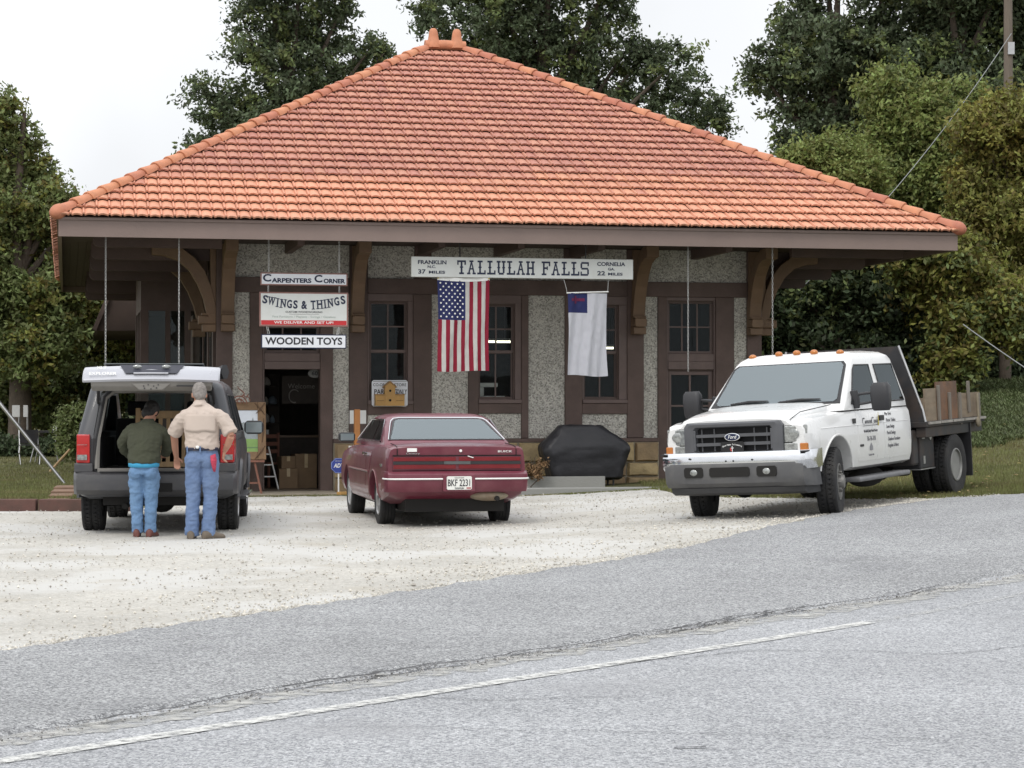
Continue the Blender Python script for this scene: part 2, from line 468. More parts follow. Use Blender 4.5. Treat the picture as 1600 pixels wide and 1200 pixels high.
ribbon(b, [(-.9,9.75),(.3,9.6),(1.9,9.35)], .006, .016, jit=.05)
ribbon(b, [(.55,12.0),(1.5,12.75),(2.6,12.6),(3.6,13.2)], .010, .016, jit=.07)
ribbon(b, [(-1.0,10.9),(-.2,10.6),(.6,10.7)], .008, .016, jit=.05)
ribbon(b, [(.70,9.12),(.84,9.13)], .022, .017, jit=.004)
tag(obj('road_crack', b, m_crack, None), kind='structure')

# loose stones of the lot
def stones(name, n, place, size, mat):
    base = np.array([(1,0,0),(-1,0,0),(0,1,0),(0,-1,0),(0,0,1),(0,0,-1)], float)
    fc = np.array([(0,2,4),(2,1,4),(1,3,4),(3,0,4),(2,0,5),(1,2,5),(3,1,5),(0,3,5)])
    V = []; Fc = []
    for i in range(n):
        x, y = place()
        s = size()
        q = base*(1+NP.uniform(-.35,.35,(6,1)))*np.array([s, s*NP.uniform(.6,1), s*NP.uniform(.4,.75)])
        a = NP.uniform(0, 6.28); c_, s_ = math.cos(a), math.sin(a)
        q = np.stack([q[:,0]*c_-q[:,1]*s_, q[:,0]*s_+q[:,1]*c_, q[:,2]], 1)+np.array([x, y, H(x, y)+.02+s*.2])
        V.append(q); Fc.append(fc+6*i)
    V = np.concatenate(V); Fc = np.concatenate(Fc)
    me = bpy.data.meshes.new(name); me.from_pydata(V.tolist(), [], Fc.tolist()); me.materials.append(mat)
    return tag(link(bpy.data.objects.new(name, me)), kind='stuff')
def lot_pt(front=False):
    while True:
        x = NP.uniform(-7.5, 5.2); a, c_ = APRON_EDGE(x), LOT_BACK(x)
        if c_-a < .2: continue
        y = a+(c_-a)*(NP.uniform(0,1)**(2.2 if front else 1))
        if NP.rand() < .5 and nz(x, y, .8) < 0: continue
        if abs(x) < y*.26: return x, y
m_st = M('lot_stone', (.42,.395,.35), .9, var=.2, isl=.3)
m_st2 = M('pale_stone', (.54,.51,.45), .9, var=.2, isl=.3)
stones('gravel', 2600, lambda: lot_pt(False), lambda: NP.uniform(.004,.011)*(1+(NP.rand() < .05)*1.1), m_st)
stones('gravel', 7000, lambda: lot_pt(True), lambda: NP.uniform(.004,.013)*(1+(NP.rand() < .04)*.9), m_st)
stones('gravel', 3000, lambda: lot_pt(True), lambda: NP.uniform(.006,.018), m_st2)
def joint_pt():
    x = NP.uniform(-2.4, 4.6); return x, JOINT(x)-.12+NP.normal(0, .09)
stones('gravel', 1500, joint_pt, lambda: NP.uniform(.003,.009), M('road_grit', (.33,.32,.31), .9, isl=.7))

def spill_pt():
    x = NP.uniform(-3.6, 6.2); return x, APRON_EDGE(x)+NP.normal(-.05, .22)+.3*nz(x, 4, 1.5)
stones('gravel', 2600, spill_pt, lambda: NP.uniform(.004,.012), m_st2)
stones('gravel', 1200, spill_pt, lambda: NP.uniform(.004,.014), m_st)
# grass
def blades(name, n, place, hmin, hmax, mat, w=.006, lean=.5):
    X = np.array([place() for _ in range(n)]); Z = np.array([H(x, y) for x, y in X])
    h = NP.uniform(hmin, hmax, n); a = NP.uniform(0, 6.28, n); l = NP.uniform(0, lean, n)*h; ww = NP.uniform(.6, 1.4, n)*w
    cx, cy = np.cos(a), np.sin(a)
    v0 = np.stack([X[:,0]-cy*ww, X[:,1]+cx*ww, Z-.005], 1); v1 = np.stack([X[:,0]+cy*ww, X[:,1]-cx*ww, Z-.005], 1)
    v2 = np.stack([X[:,0]+cx*l, X[:,1]+cy*l, Z+h], 1)
    V = np.stack([v0, v1, v2], 1).reshape(-1, 3)
    me = bpy.data.meshes.new(name); me.vertices.add(3*n); me.vertices.foreach_set('co', V.ravel())
    me.loops.add(3*n); me.loops.foreach_set('vertex_index', np.arange(3*n)); me.polygons.add(n)
    me.polygons.foreach_set('loop_start', np.arange(0, 3*n, 3)); me.polygons.foreach_set('loop_total', np.full(n, 3)); me.update(); me.validate()
    me.materials.append(mat)
    return tag(link(bpy.data.objects.new(name, me)), kind='stuff')
m_grass = M('grass_blade', (.155,.165,.058), .7, var=.3, vs=.9, isl=.35, hue=.02, trans=.25, stain=(.20,.165,.08), sts=.7, stam=.8)
m_cover = M('ground_cover', (.105,.130,.052), .7, var=.3, vs=1.2, isl=.45, hue=.02, trans=.2)
def right_grass():
    while True:
        y = 26.5+NP.rand()**1.3*17; x = NP.uniform(2.3, y*.262)
        if y < APRON_EDGE(x)+.25+.25*nz(x, y, 2): continue
        if x < 5.75 and y < LOT_BACK(x)+.05+.5*nz(x, y, 1.2): continue
        if (x+5.165)*-.2069+(y-37.254)*.978 > -.05 and x < 4.6: continue
        return x, y
blades('grass', 90000, right_grass, .02, .075, m_grass)
def bank_cover():
    while True:
        y = NP.uniform(33, 53); x = NP.uniform(5.2, y*.262)
        if H(x, y) > .8+.25*nz(x, y, .8): return x, y
blades('ground_cover', 55000, bank_cover, .03, .10, m_cover, w=.030, lean=2.2)
def left_lawn():
    y = 29.75+NP.rand()**1.6*22; x = NP.uniform(-y*.262, -5.6); return x, y
blades('grass', 50000, left_lawn, .02, .06, m_grass)
def sill_grass():
    x = NP.uniform(-.6, 2.7); return x, 34.75+.2*x+NP.normal(.1, .12)
blades('grass', 5000, sill_grass, .012, .03, m_grass)
def edge_weeds():
    x = NP.uniform(-5.1, -.2); return x, LOT_BACK(x)+NP.normal(.15, .14)
blades('grass', 2500, edge_weeds, .015, .035, m_grass)
# fallen leaves on the right-hand verge
b = B()
for i in range(240):
    x, y = right_grass()
    s = NP.uniform(.02, .05); a = NP.uniform(0, 6.28); z = H(x, y)+NP.uniform(.03, .07)
    c_, s_ = math.cos(a)*s, math.sin(a)*s
    b.add([(x-c_, y-s_, z), (x+s_*.5, y-c_*.5, z+s*.4), (x+c_, y+s_, z+s*.2), (x-s_*.5, y+c_*.5, z+s*.3)], [(0,1,2,3)])
tag(obj('leaves', b, M('fallen_leaf', (.34,.25,.12), .8, isl=.4, hue=.03), None), kind='stuff')
# ------------------------------------------------------------------ the depot
CX, CY, YAW = -5.1653, 37.2537, .2084
def P(u, v, z=0.0):
    c_, s_ = math.cos(YAW), math.sin(YAW)
    return Vector((CX+u*c_-v*s_, CY+u*s_+v*c_, z))
depot = thing('train_depot', 'old railway depot with orange tiled hip roof, brown timbers and pebbledash walls', 'building', (CX, CY, 0), YAW)
W, OV, OS, HE, HT = 9.962, 2.744, 2.777, 4.20, 4.513
m_pebble = special_ground('pebbledash', (.50,.48,.435), (.17,.16,.14), (.66,.64,.58), 48, .7, .10, 1.2, .9, dots=[(38, .62, .6, (.09,.083,.075)), (1.1, .6, .3, (.36,.345,.31))])
m_timber = M('maroon_timber', (.098,.066,.056), .62, var=.16, vs=3, bump=.25, bs=40, stain=(.145,.10,.088), sts=1.5, stam=.35, objr=.08)
m_frame = M('window_timber', (.140,.100,.090), .55, var=.15, vs=5, bump=.15)
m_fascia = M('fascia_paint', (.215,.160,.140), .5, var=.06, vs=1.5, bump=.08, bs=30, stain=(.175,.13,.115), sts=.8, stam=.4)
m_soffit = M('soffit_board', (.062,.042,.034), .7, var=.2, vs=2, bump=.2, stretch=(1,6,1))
m_tan = M('bracket_wood', (.175,.112,.068), .65, var=.18, vs=3, bump=.25, bs=30, stain=(.17,.10,.065), sts=1.4, stam=.5)
m_stone = M('sandstone', (.40,.30,.165), .9, var=.22, vs=4, bump=.9, bs=14, stain=(.25,.19,.115), sts=3, stam=.6, objr=.28, hue=.012)
m_mortar = M('mortar', (.30,.265,.20), .95, var=.2, bump=.4)
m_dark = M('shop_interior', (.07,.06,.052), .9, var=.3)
m_glass = glass_mat('window_glass', (.75,.78,.76), 1.27, .02, .97)

# wall slabs behind the timbers
b = B()
ops = [(.788,1.779,-.05,2.111),(.788,1.779,2.40,3.30),(2.699,3.326,1.62,3.30),(4.687,5.303,1.62,3.27),(6.645,7.251,1.62,3.27),(8.26,9.128,-.05,2.10),(8.191,9.128,2.444,3.357)]
cuts = sorted({0, W} | {o[0] for o in ops} | {o[1] for o in ops})
for a, c in zip(cuts[:-1], cuts[1:]):
    hs_ = sorted([(o[2], o[3]) for o in ops if o[0] <= a+1e-6 and o[1] >= c-1e-6])
    z = -.15
    for lo, hi in hs_:
        if lo > z: b.box(a, c, .03, .25, z, lo)
        z = hi
    b.box(a, c, .03, .25, z, 4.4)
b.box(0, .25, .25, 14.6, -.15, 4.4); b.box(W-.25, W, .25, 14.6, -.15, 4.4); b.box(.25, W-.25, 14.35, 14.6, -.15, 4.4)
obj('wall', b, m_timber, depot)
b = B(); b.box(.26, W-.26, .26, 14.3, -.14, -.04); obj('shop_floor', b, M('shop_floorboards', (.12,.09,.06), .7, var=.2), depot)
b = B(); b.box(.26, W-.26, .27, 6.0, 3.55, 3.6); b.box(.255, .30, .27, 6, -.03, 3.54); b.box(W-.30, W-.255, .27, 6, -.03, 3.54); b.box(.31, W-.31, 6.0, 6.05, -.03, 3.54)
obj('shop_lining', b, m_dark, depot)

# pebbledash panels between the posts
for u0, u1, z0, z1 in [(.224,.528,.87,3.47),(2.008,2.296,.87,3.47),(2.63,3.454,.87,1.30),(3.793,4.463,.87,3.47),(4.651,5.446,.87,1.32),(5.577,6.26,.87,3.47),(6.585,7.433,.87,1.31),(7.75,8.019,.87,3.47),(9.488,9.737,.87,3.47),
                       (.22,2.3,3.745,4.33),(2.64,3.48,3.745,4.33),(3.79,6.24,3.745,4.33),(6.56,7.43,3.745,4.33),(7.75,9.737,3.745,4.33)]:
    b = B(); b.box(u0+.002, u1-.002, -.015, .028, z0, z1); obj('pebbledash_panel', b, m_pebble, depot)
# posts, rails, lintel
def timber(name, u0, u1, z0, z1, v0=-.055, v1=.028):
    b = B(); b.box(u0, u1, v0, v1, z0, z1); return obj(name, b, m_timber, depot, bevel=.006, bseg=1)
for u0, u1, z0, z1 in [(-.06,.222,-.08,4.33),(.53,.754,-.08,3.468),(1.781,2.006,-.08,3.468),(2.298,2.628,.875,4.33),(3.456,3.791,.875,3.468),(4.465,4.649,.875,3.468),(5.448,5.575,.875,3.468),
                       (6.262,6.583,.875,3.468),(7.435,7.748,.875,4.33),(8.021,8.189,-.08,3.468),(9.13,9.486,-.08,3.468),(9.739,W+.06,-.08,4.33)]:
    timber('post', u0, u1, z0, z1)
for u0, u1 in [(3.482,3.788),(6.242,6.558)]: timber('post', u0, u1, 3.745, 4.33)
for u0, u1 in [(.224,2.296),(2.63,7.433),(7.75,9.737)]: timber('lintel', u0, u1, 3.47, 3.743, -.07)
for u0, u1, z0, z1 in [(2.63,3.454,1.302,1.49),(4.651,5.446,1.322,1.50),(6.585,7.433,1.312,1.50)]: timber('window_rail', u0, u1, z0, z1)
for u0, u1 in [(.224,.528),(2.008,8.019),(9.488,9.737)]: timber('sill_beam', u0, u1, .80, .868, -.12)
# stone plinth: separate blocks over a mortar backing
b = B(); b.box(2.01, 8.02, -.10, .028, -.15, .798); b.box(.226, .527, -.10, .028, -.15, .798); b.box(9.49, 9.737, -.10, .028, -.15, .798)
obj('plinth_backing', b, m_mortar, depot)
rs = random.Random(5)
def stone(u0, u1, z0, z1):
    b = B(); g = .012
    j = lambda: rs.uniform(-.022, .022)
    front = [(u0+g+abs(j()), z0+g), ((u0+u1)/2, z0+g+abs(j())*.5), (u1-g-abs(j()), z0+g), (u1-g, (z0+z1)/2+j()), (u1-g-abs(j()), z1-g), ((u0+u1)/2+j(), z1-g-abs(j())*.5), (u0+g+abs(j()), z1-g), (u0+g, (z0+z1)/2+j())]
    d = -.15-rs.uniform(0, .05); cu, cz = (u0+u1)/2, (z0+z1)/2
    r0 = [(x, -.06, z) for x, z in front]; r1 = [(x, -.13, z) for x, z in front]
    r2 = [(cu+(x-cu)*.9, d+j()*.5, cz+(z-cz)*.86) for x, z in front]
    b.loft([r0, r1, r2], cap=False); n0 = len(b.v); b.v.append((cu, d-.012, cz)); k = n0-8
    for i in range(8): b.f.append((k+i, k+(i+1) % 8, n0)); b.m.append(0)
    obj('stone', b, m_stone, depot)
z = -.13
for zi, hgt in enumerate((.30, .26, .37)):
    u = 2.02
    while u < 7.98:
        w_ = min(rs.uniform(.45, 1.05), 8.015-u)
        if 8.015-u-w_ < .3: w_ = 8.015-u
        stone(u, u+w_, z, z+hgt); u += w_
    stone(.23, .525, z, z+hgt); stone(9.495, 9.735, z, z+hgt)
    z += hgt

# sash windows
def sash(par, u0, u1, z0, z1, nu, zs, v=.06, bar=.026):
    b = B(); f = .05
    b.box(u0, u0+f, v, v+.045, z0, z1); b.box(u1-f, u1, v, v+.045, z0, z1)
    b.box(u0+f, u1-f, v, v+.045, z0, z0+f); b.box(u0+f, u1-f, v, v+.045, z1-f, z1)
    obj('sash', b, m_frame, par)
    b = B()
    for i in range(1, nu):
        x = u0+(u1-u0)*i/nu; b.box(x-bar/2, x+bar/2, v+.005, v+.04, z0+f, z1-f)
    for zz in zs: b.box(u0+f, u1-f, v+.008, v+.037, zz-bar/2, zz+bar/2)
    obj('glazing_bar', b, m_frame, par)
    ex = [u0+f]+[u0+(u1-u0)*i/nu for i in range(1, nu)]+[u1-f]; ez = [z0+f]+sorted(zs)+[z1-f]
    for a, c in zip(ex[:-1], ex[1:]):
        for d, e in zip(ez[:-1], ez[1:]):
            q = B(); t_ = rs.uniform(-.003, .003); q.add([(a,v+.02+t_,d),(c,v+.02-t_,d),(c,v+.022-t_,e),(a,v+.022+t_,e)], [(0,1,2,3)]); obj('pane', q, m_glass, par)
def window(u0, u1, z0, z1, zmid, zbar, lo, hi, lz):
    b = B()
    b.box(lo, u0-.0, -.03, .10, z0, z1); b.box(u1, hi, -.03, .10, z0, z1)
    b.box(lo, hi, -.04, .10, z1, lz); b.box(lo, hi, -.075, .10, z0-.07, z0)
    w_ = obj('window', b, m_frame, depot, bevel=.005, bseg=1)
    sash(w_, u0, u1, zmid-.02, z1, 2, zbar); sash(w_, u0, u1, z0, zmid+.02, 2, [(z0+zmid)/2-.02] if False else [], v=.105)
window(2.66, 3.36, 1.56, 3.34, 2.44, [2.886], 2.63, 3.454, 3.468)
window(4.66, 5.33, 1.575, 3.31, 2.437, [2.855], 4.651, 5.446, 3.468)
window(6.62, 7.28, 1.575, 3.31, 2.437, [2.855], 6.586, 7.433, 3.468)
# street doors: one open with a transom over it, one closed
b = B(); b.box(.756, .788, -.02, .2, -.04, 3.36); b.box(1.779, 1.80, -.02, .2, -.04, 3.36); b.box(.788, 1.779, -.035, .2, 2.111, 2.25); b.box(.788, 1.779, -.02, .2, 2.25, 2.40); b.box(.756, 1.8, -.03, .2, 3.36, 3.468)
d1 = obj('doorway', b, m_frame, depot, bevel=.006, bseg=1)
sash(d1, .79, 1.777, 2.40, 3.36, 3, [2.86])
b = B(); b.box(8.19, 8.22, -.02, .2, -.04, 3.40); b.box(9.098, 9.13, -.02, .2, -.04, 3.40); b.box(8.22, 9.098, -.035, .2, 2.13, 2.28); b.box(8.22, 9.098, -.02, .2, 2.28, 2.42); b.box(8.19, 9.13, -.03, .2, 3.40, 3.468)
d2 = obj('doorway', b, m_frame, depot, bevel=.006, bseg=1)
sash(d2, 8.22, 9.098, 2.42, 3.40, 3, [2.918])
b = B(); b.box(8.222, 8.30, .05, .10, -.03, 2.125); b.box(9.02, 9.096, .05, .10, -.03, 2.125); b.box(8.30, 9.02, .05, .10, 2.03, 2.125); b.box(8.30, 9.02, .05, .10, -.03, .95); b.box(8.645, 8.68, .055, .095, .95, 2.03); b.box(8.30, 9.02, .055, .095, 1.44, 1.475); b.box(8.38, 8.94, .04, .05, .1, .8)
dr = obj('door', b, m_frame, depot, bevel=.004, bseg=1)
for a, c in ((8.30,8.645),(8.68,9.02)):
    for d, e in ((.95,1.44),(1.475,2.03)):
        q = B(); q.add([(a,.075,d),(c,.075,d),(c,.077,e),(a,.077,e)], [(0,1,2,3)]); obj('pane', q, m_glass, dr)
b = B(); b.ell((8.27,.03,1.02), (.03,.035,.03)); obj('door_knob', b, M('old_brass', (.35,.25,.1), .35, 1), dr, smooth=True)
b = B(); b.box(.42, 2.0, -1.45, -.08, -.20, -.045); obj('door_step', b, M('worn_step', (.27,.235,.185), .9, var=.25, vs=3, bump=.4, bs=20, stain=(.16,.14,.10), sts=2), depot, bevel=.02)

# left side wall with its bay, simpler right side wall
for v in (.9, 2.3, 3.7, 9.3, 10.7, 12.1, 13.5):
    b = B(); b.box(-.055, .0, v, v+.3, -.08, 4.33); obj('post', b, m_timber, depot)
    b = B(); b.box(W, W+.055, v, v+.3, -.08, 4.33); obj('post', b, m_timber, depot)
for v0, v1 in ((.3,5.0),(8.0,14.6)):
    b = B(); b.box(-.07, 0, v0, v1, 3.47, 3.743); obj('lintel', b, m_timber, depot)
    b = B(); b.box(-.06, 0, v0, v1, 1.15, 1.35); obj('window_rail', b, m_timber, depot)
for v0 in (1.3, 2.7, 4.05):
    b = B(); b.box(-.045, -.001, v0, v0+.85, 1.36, 3.46); w_ = obj('window', b, m_frame, depot)
    q = B(); q.box(-.052, -.046, v0+.08, v0+.77, 1.45, 3.35); obj('pane', q, m_glass, w_)
bay = B(); bay.box(-1.2, -.06, 5.0, 8.0, -.1, 1.3); bay.box(-1.2, -.06, 5.0, 8.0, 3.35, 4.33); bay.box(-1.2, -.06, 7.9, 8.0, 1.3, 3.35)
bo = obj('bay', bay, m_timber, depot)
for u0, u1 in ((-1.21,-1.05),(-.72,-.62),(-.34,-.22)):
    b = B(); b.box(u0, u1, 4.98, 5.14, 1.3, 3.35); obj('bay_post', b, m_timber, bo)
for v0 in (6.4, 7.84):
    b = B(); b.box(-1.21, -1.07, v0, v0+.14, 1.3, 3.35); obj('bay_post', b, m_timber, bo)
for a, c in ((-1.05,-.72),(-.62,-.34)):
    q = B(); q.box(a, c, 5.05, 5.06, 1.3, 3.35); q2 = obj('pane', q, m_glass, bo)
q = B(); q.box(-1.13, -1.12, 5.15, 6.4, 1.3, 3.35); q.box(-1.13, -1.12, 6.55, 7.84, 1.3, 3.35); obj('pane', q, m_glass, bo)

# brackets: wall post, curved arm, foot blocks
def bracket(pos, rz):
    b = B(); t = .112
    b.box(-t*.8, t*.8, -.10, .0, 2.80, 4.32)
    low = [(.02,2.90),(.16,3.08),(.22,3.35),(.33,3.62),(.47,3.85),(.66,4.02),(.90,4.10),(1.12,4.12)]
    up = [(1.12,4.32),(.85,4.32),(.60,4.24),(.38,4.08),(.20,3.85),(.08,3.55),(.0,3.2),(.0,2.95)]
    b.prism([(-d, z) for d, z in low]+[(-d, z) for d, z in up], -t, t, 'x')
    o = obj('bracket', b, m_tan, depot, bevel=.008, bseg=1); o.location = pos; o.rotation_euler = (0,0,rz)
    b = B(); b.box(-t*1.05, t*1.05, -.24, -.0, 2.77, 2.90); b.cbox(-t*.98, t*.98, -.31, 0, 2.902, 3.06, .02); b.box(-t*1.02, t*1.02, -.25, 0, 3.062, 3.10)
    obj('bracket_foot', b, m_tan, o, bevel=.01, bseg=1)
for u in (.13, 2.43, 7.61, 9.84): bracket((u, -.057, 0), 0)
for v in (.10, 3.0): bracket((-.062, v, 0), -math.pi/2); bracket((W+.062, v, 0), math.pi/2)

# eaves: fascia, soffit, lookouts
U0, U1, V0, V1 = -OS, W+OS, -OV, 14.7
for a in ((U0,U1,V0,V0+.05),(U0,U1,V1-.05,V1),(U0,U0+.05,V0+.05,V1-.05),(U1-.05,U1,V0+.05,V1-.05)):
    b = B(); b.box(*a, HE, HT); obj('fascia', b, m_fascia, depot)
for a in ((U0-.025,U1+.025,V0-.028,V0-.002),(U0-.03,U0-.003,V0,V1),(U1+.003,U1+.03,V0,V1)):
    b = B(); b.box(*a, HT-.045, HT-.002); obj('fascia_trim', b, m_fascia, depot)
k = 0
u = U0+.05
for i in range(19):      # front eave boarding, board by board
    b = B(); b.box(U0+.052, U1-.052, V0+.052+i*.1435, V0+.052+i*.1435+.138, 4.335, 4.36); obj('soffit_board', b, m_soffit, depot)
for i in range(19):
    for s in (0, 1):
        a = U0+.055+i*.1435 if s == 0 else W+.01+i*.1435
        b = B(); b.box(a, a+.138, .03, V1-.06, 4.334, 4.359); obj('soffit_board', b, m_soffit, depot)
m_look = M('lookout_wood', (.085,.055,.045), .6, var=.2, vs=2, bump=.2)
def lookout(x0, x1, v, z0, z1):
    b = B(); r = .11; n = 6; s = 1 if x1 > x0 else -1
    pr = [(x1, z1), (x1, z0)]+[(x0+s*(r-r*math.sin(math.pi/2*i/n)*1.0), z0+r-r*math.cos(math.pi/2*i/n)) for i in range(n+1)]+[(x0, z1)]
    b.prism(pr, v-.06, v+.06, 'y'); obj('lookout', b, m_look, depot)
for v, z0 in ((-1.6,4.12),(.3,4.04),(2.1,3.95),(3.6,3.86),(8.8,3.88),(10.6,3.84),(12.4,3.9)):
    lookout(-2.22, -.08, v, z0, 4.333); lookout(W+2.22, W+.08, v, z0, 4.333)
for u in (1.2, 3.6, 4.98, 6.4, 8.7):
    b = B(); b.box(u-.06, u+.06, -2.2, -.08, 4.16, 4.333); obj('lookout', b, m_timber, depot)
# lower wing behind, its rake board seen past the corner
b = B(); b.prism([(-1.63,4.12),(-1.95,3.33),(-1.88,3.30),(2,3.36),(2,4.3),(-1.5,4.25)], 15.6, 24, 'y'); wing = obj('rear_wing', b, m_soffit, depot)
b = B(); b.prism([(-1.68,4.18),(-2.02,3.34),(-1.93,3.29),(-1.58,4.14)], 15.5, 15.62, 'y'); obj('rake_board', b, m_timber, wing)
b = B(); b.box(.3, 9.4, 16, 24, -.1, 3.4); obj('wing_wall', b, m_pebble, wing)
b = B(); b.box(-.8, -.62, 15.9, 16.08, -.1, 3.34); obj('wing_post', b, m_timber, wing)

# roof deck
AP = (4.98, 5.257, 8.80); RL = .35
def deck():
    b = B(); z = HT+.005
    c = [(U0,V0,z),(U1,V0,z),(U1,V1,z),(U0,V1,z),(AP[0]-RL,AP[1],AP[2]-.06),(AP[0]+RL,AP[1],AP[2]-.06)]
    b.add(c, [(0,1,5,4),(1,2,5),(2,3,4,5),(3,0,4),(0,3,2,1)]); return b
obj('roof_deck', deck(), m_soffit, depot)
def tile_mat(name, col):
    return M(name, col, .62, var=.10, vs=5, bump=.1, bs=50, isl=.09, objr=.07, hue=.006, stain=(col[0]*.7, col[1]*.68, col[2]*.75), sts=1.2, stam=.3)
m_tile_lo = tile_mat('terracotta_newer', (.58,.268,.172))
m_tile_hi = tile_mat('terracotta_older', (.460,.208,.147))
m_hip = M('terracotta_hip', (.47,.185,.105), .65, var=.16, vs=7, objr=.14, hue=.008, bump=.12)
TW, EXP, TL = .2075, .3335, .365
XS = [(0,.004),(.012,.029),(.033,.029),(.047,.005),(.09,.022),(.13,.024),(.17,.016),(.2055,.003)]
def tile_geo(b, O, e, s, n, x0, t0, lim=None, mi=0):
    """one tile: left edge x0 along e, lower edge t0 up the slope"""
    rows = [(t0, .034, 0), (t0, .034, -.026), (t0+TL, .004, 0)]
    def pt(x, t, h):
        xx = x0+x
        if lim: xx = min(max(xx, lim[0](t)), lim[1](t))
        return O+e*xx+s*t+n*h
    top = [pt(x, t0, h*1.1+.052) for x, h in XS]; drop = [pt(x, t0+.003, h*1.1+.052-.030) for x, h in XS]; back = [pt(x, t0+TL, h) for x, h in XS]
    o = len(b.v); N = len(XS); b.v += [tuple(q) for q in drop+top+back]
    for i in range(N-1):
        b.f.append((o+i, o+i+1, o+N+i+1, o+N+i)); b.m.append(mi)
        b.f.append((o+N+i, o+N+i+1, o+2*N+i+1, o+2*N+i)); b.m.append(mi)
def tile_face(c0, c1, top0, top1, lo_rows, parts):
    """tile a roof face between eave corners c0,c1 and ridge ends; returns nothing, makes tile objects"""
    c0, c1, t0_, t1_ = [Vector(q) for q in (c0, c1, top0, top1)]
    e = (c1-c0).normalized(); L = (c1-c0).length
    s = t0_-c0; s = (s-e*s.dot(e)); SL = s.length; s.normalize(); n = e.cross(s).normalized()
    a0 = (t0_-c0).dot(e)/SL; a1 = (L-(t1_-c0).dot(e))/SL
    left = lambda t: a0*max(0, t); right = lambda t: L-a1*max(0, t)
    O = c0-s*.07
    rest = B(); rest_hi = B(); cnt = 0
    proto = None
    r = 0
    while True:
        t = r*EXP
        if t > SL-.12: break
        lo, hi = left(t+.07), right(t+.07)
        k0 = int(math.floor((left(t+TL)-.2)/TW)); k1 = int(math.ceil((hi+.05)/TW))
        for k in range(k0, k1+1):
            x = k*TW
            if x+TW < left(t)-.0 or x > right(t): continue
            new = r < lo_rows or (r == lo_rows and x > L*.52 and parts)
            inside = x > left(t+TL) and x+TW < right(t+TL)
            if parts and inside and cnt < 296:
                if proto is None:
                    pb = B(); tile_geo(pb, Vector((0,0,0)), Vector((1,0,0)), Vector((0,1,0)), Vector((0,0,1)), 0, 0)
                    proto = pb.mesh('roof_tile', m_tile_lo, True, 40)
                    rot = Matrix((e, s, n)).transposed().to_4x4()
                q = link(bpy.data.objects.new('roof_tile', proto), depot)
                q.matrix_local = Matrix.Translation(O+e*(x+rs.uniform(-.004,.004))+s*(t+rs.uniform(-.006,.006))+n*rs.uniform(-.002,.004)) @ rot
                cnt += 1
            else:
                tile_geo(rest if new else rest_hi, O+n*rs.uniform(-.002,.004)+s*rs.uniform(-.006,.006), e, s, n, x, t, (lambda q: left(q-.07)-.02, lambda q: right(q-.07)+.02))
        r += 1
    for bb, mm in ((rest, m_tile_lo), (rest_hi, m_tile_hi)):
        if bb.v: tag(obj('roof_tile', bb, mm, depot, smooth=True, ang=40), kind='stuff')
zt = HT+.02
E0, E1, E2, E3 = (U0-.04,V0-.04,zt),(U1+.04,V0-.04,zt),(U1+.04,V1+.04,zt),(U0-.04,V1+.04,zt)
RA, RB = (AP[0]-RL,AP[1],AP[2]),(AP[0]+RL,AP[1],AP[2])
tile_face(E0, E1, RA, RB, 6, True)
tile_face(E1, E2, RB, RB, 6, False)
tile_face(E3, E0, RA, RA, 6, False)
tile_face(E2, E3, RB, RA, 6, False)
def hip(c, top):
    c, top = Vector(c), Vector(top); d = (top-c); L = d.length; d.normalize()
    side = d.cross(Vector((0,0,1))).normalized(); up = side.cross(d).normalized()
    pb = B(); rings = []
    for t, r in ((-.02,.128),(.0,.138),(.05,.132),(.42,.092)):
        rings.append([(r*math.cos(a)*1.0, t, r*math.sin(a)*.92-.03) for a in [math.pi*i/8 for i in range(9)]])
    pb.loft(rings, cap=False, closed=False)
    pb.loft([rings[0], [(x*.82, y+.0, z*.8-.005) for x, y, z in rings[0]], [(x*.8, y+.1, z*.78-.005) for x, y, z in rings[0]]], cap=False, closed=False)
    me = pb.mesh('hip_tile', m_hip, True, 50)
    rot = Matrix((side, d, up)).transposed().to_4x4()
    nn = int((L-.1)/.355)
    for i in range(nn):
        q = link(bpy.data.objects.new('hip_tile', me), depot)
        q.matrix_local = Matrix.Translation(c+d*(.12+i*(L-.25)/nn)+up*(.055+rs.uniform(-.004,.006))) @ rot @ Matrix.Rotation(rs.uniform(-.03,.03), 4, 'Z')
    eb = B(); eb.ell((0,.02,.0), (.135,.17,.125), 14, 8); q = obj('hip_end', eb, m_hip, depot, smooth=True, ang=None); q.matrix_local = Matrix.Translation(c+d*.06+up*.04) @ rot
for cc, tt in ((E0,RA),(E1,RB),(E2,RB),(E3,RA)): hip(cc, tt)
for s in (-1, 1):
    pr = [(.17,-.05),(.165,.0),(.15,.06),(.115,.12),(.10,.2),(.092,.27),(.075,.325),(.045,.355),(.0,.365)]
    b = B(); b.lathe([(z, max(.002, r)) for r, z in pr], 'z', (AP[0]+s*.245, AP[1], AP[2]+.07), 20); obj('ridge_horn', b, m_hip, depot, smooth=True, ang=60)
b = B(); b.tube([(AP[0]-.42,AP[1],AP[2]+.07),(AP[0],AP[1],AP[2]+.085),(AP[0]+.42,AP[1],AP[2]+.07)], [(.13,.11)]*3, 14); obj('ridge_tile', b, m_hip, depot, smooth=True, ang=60)
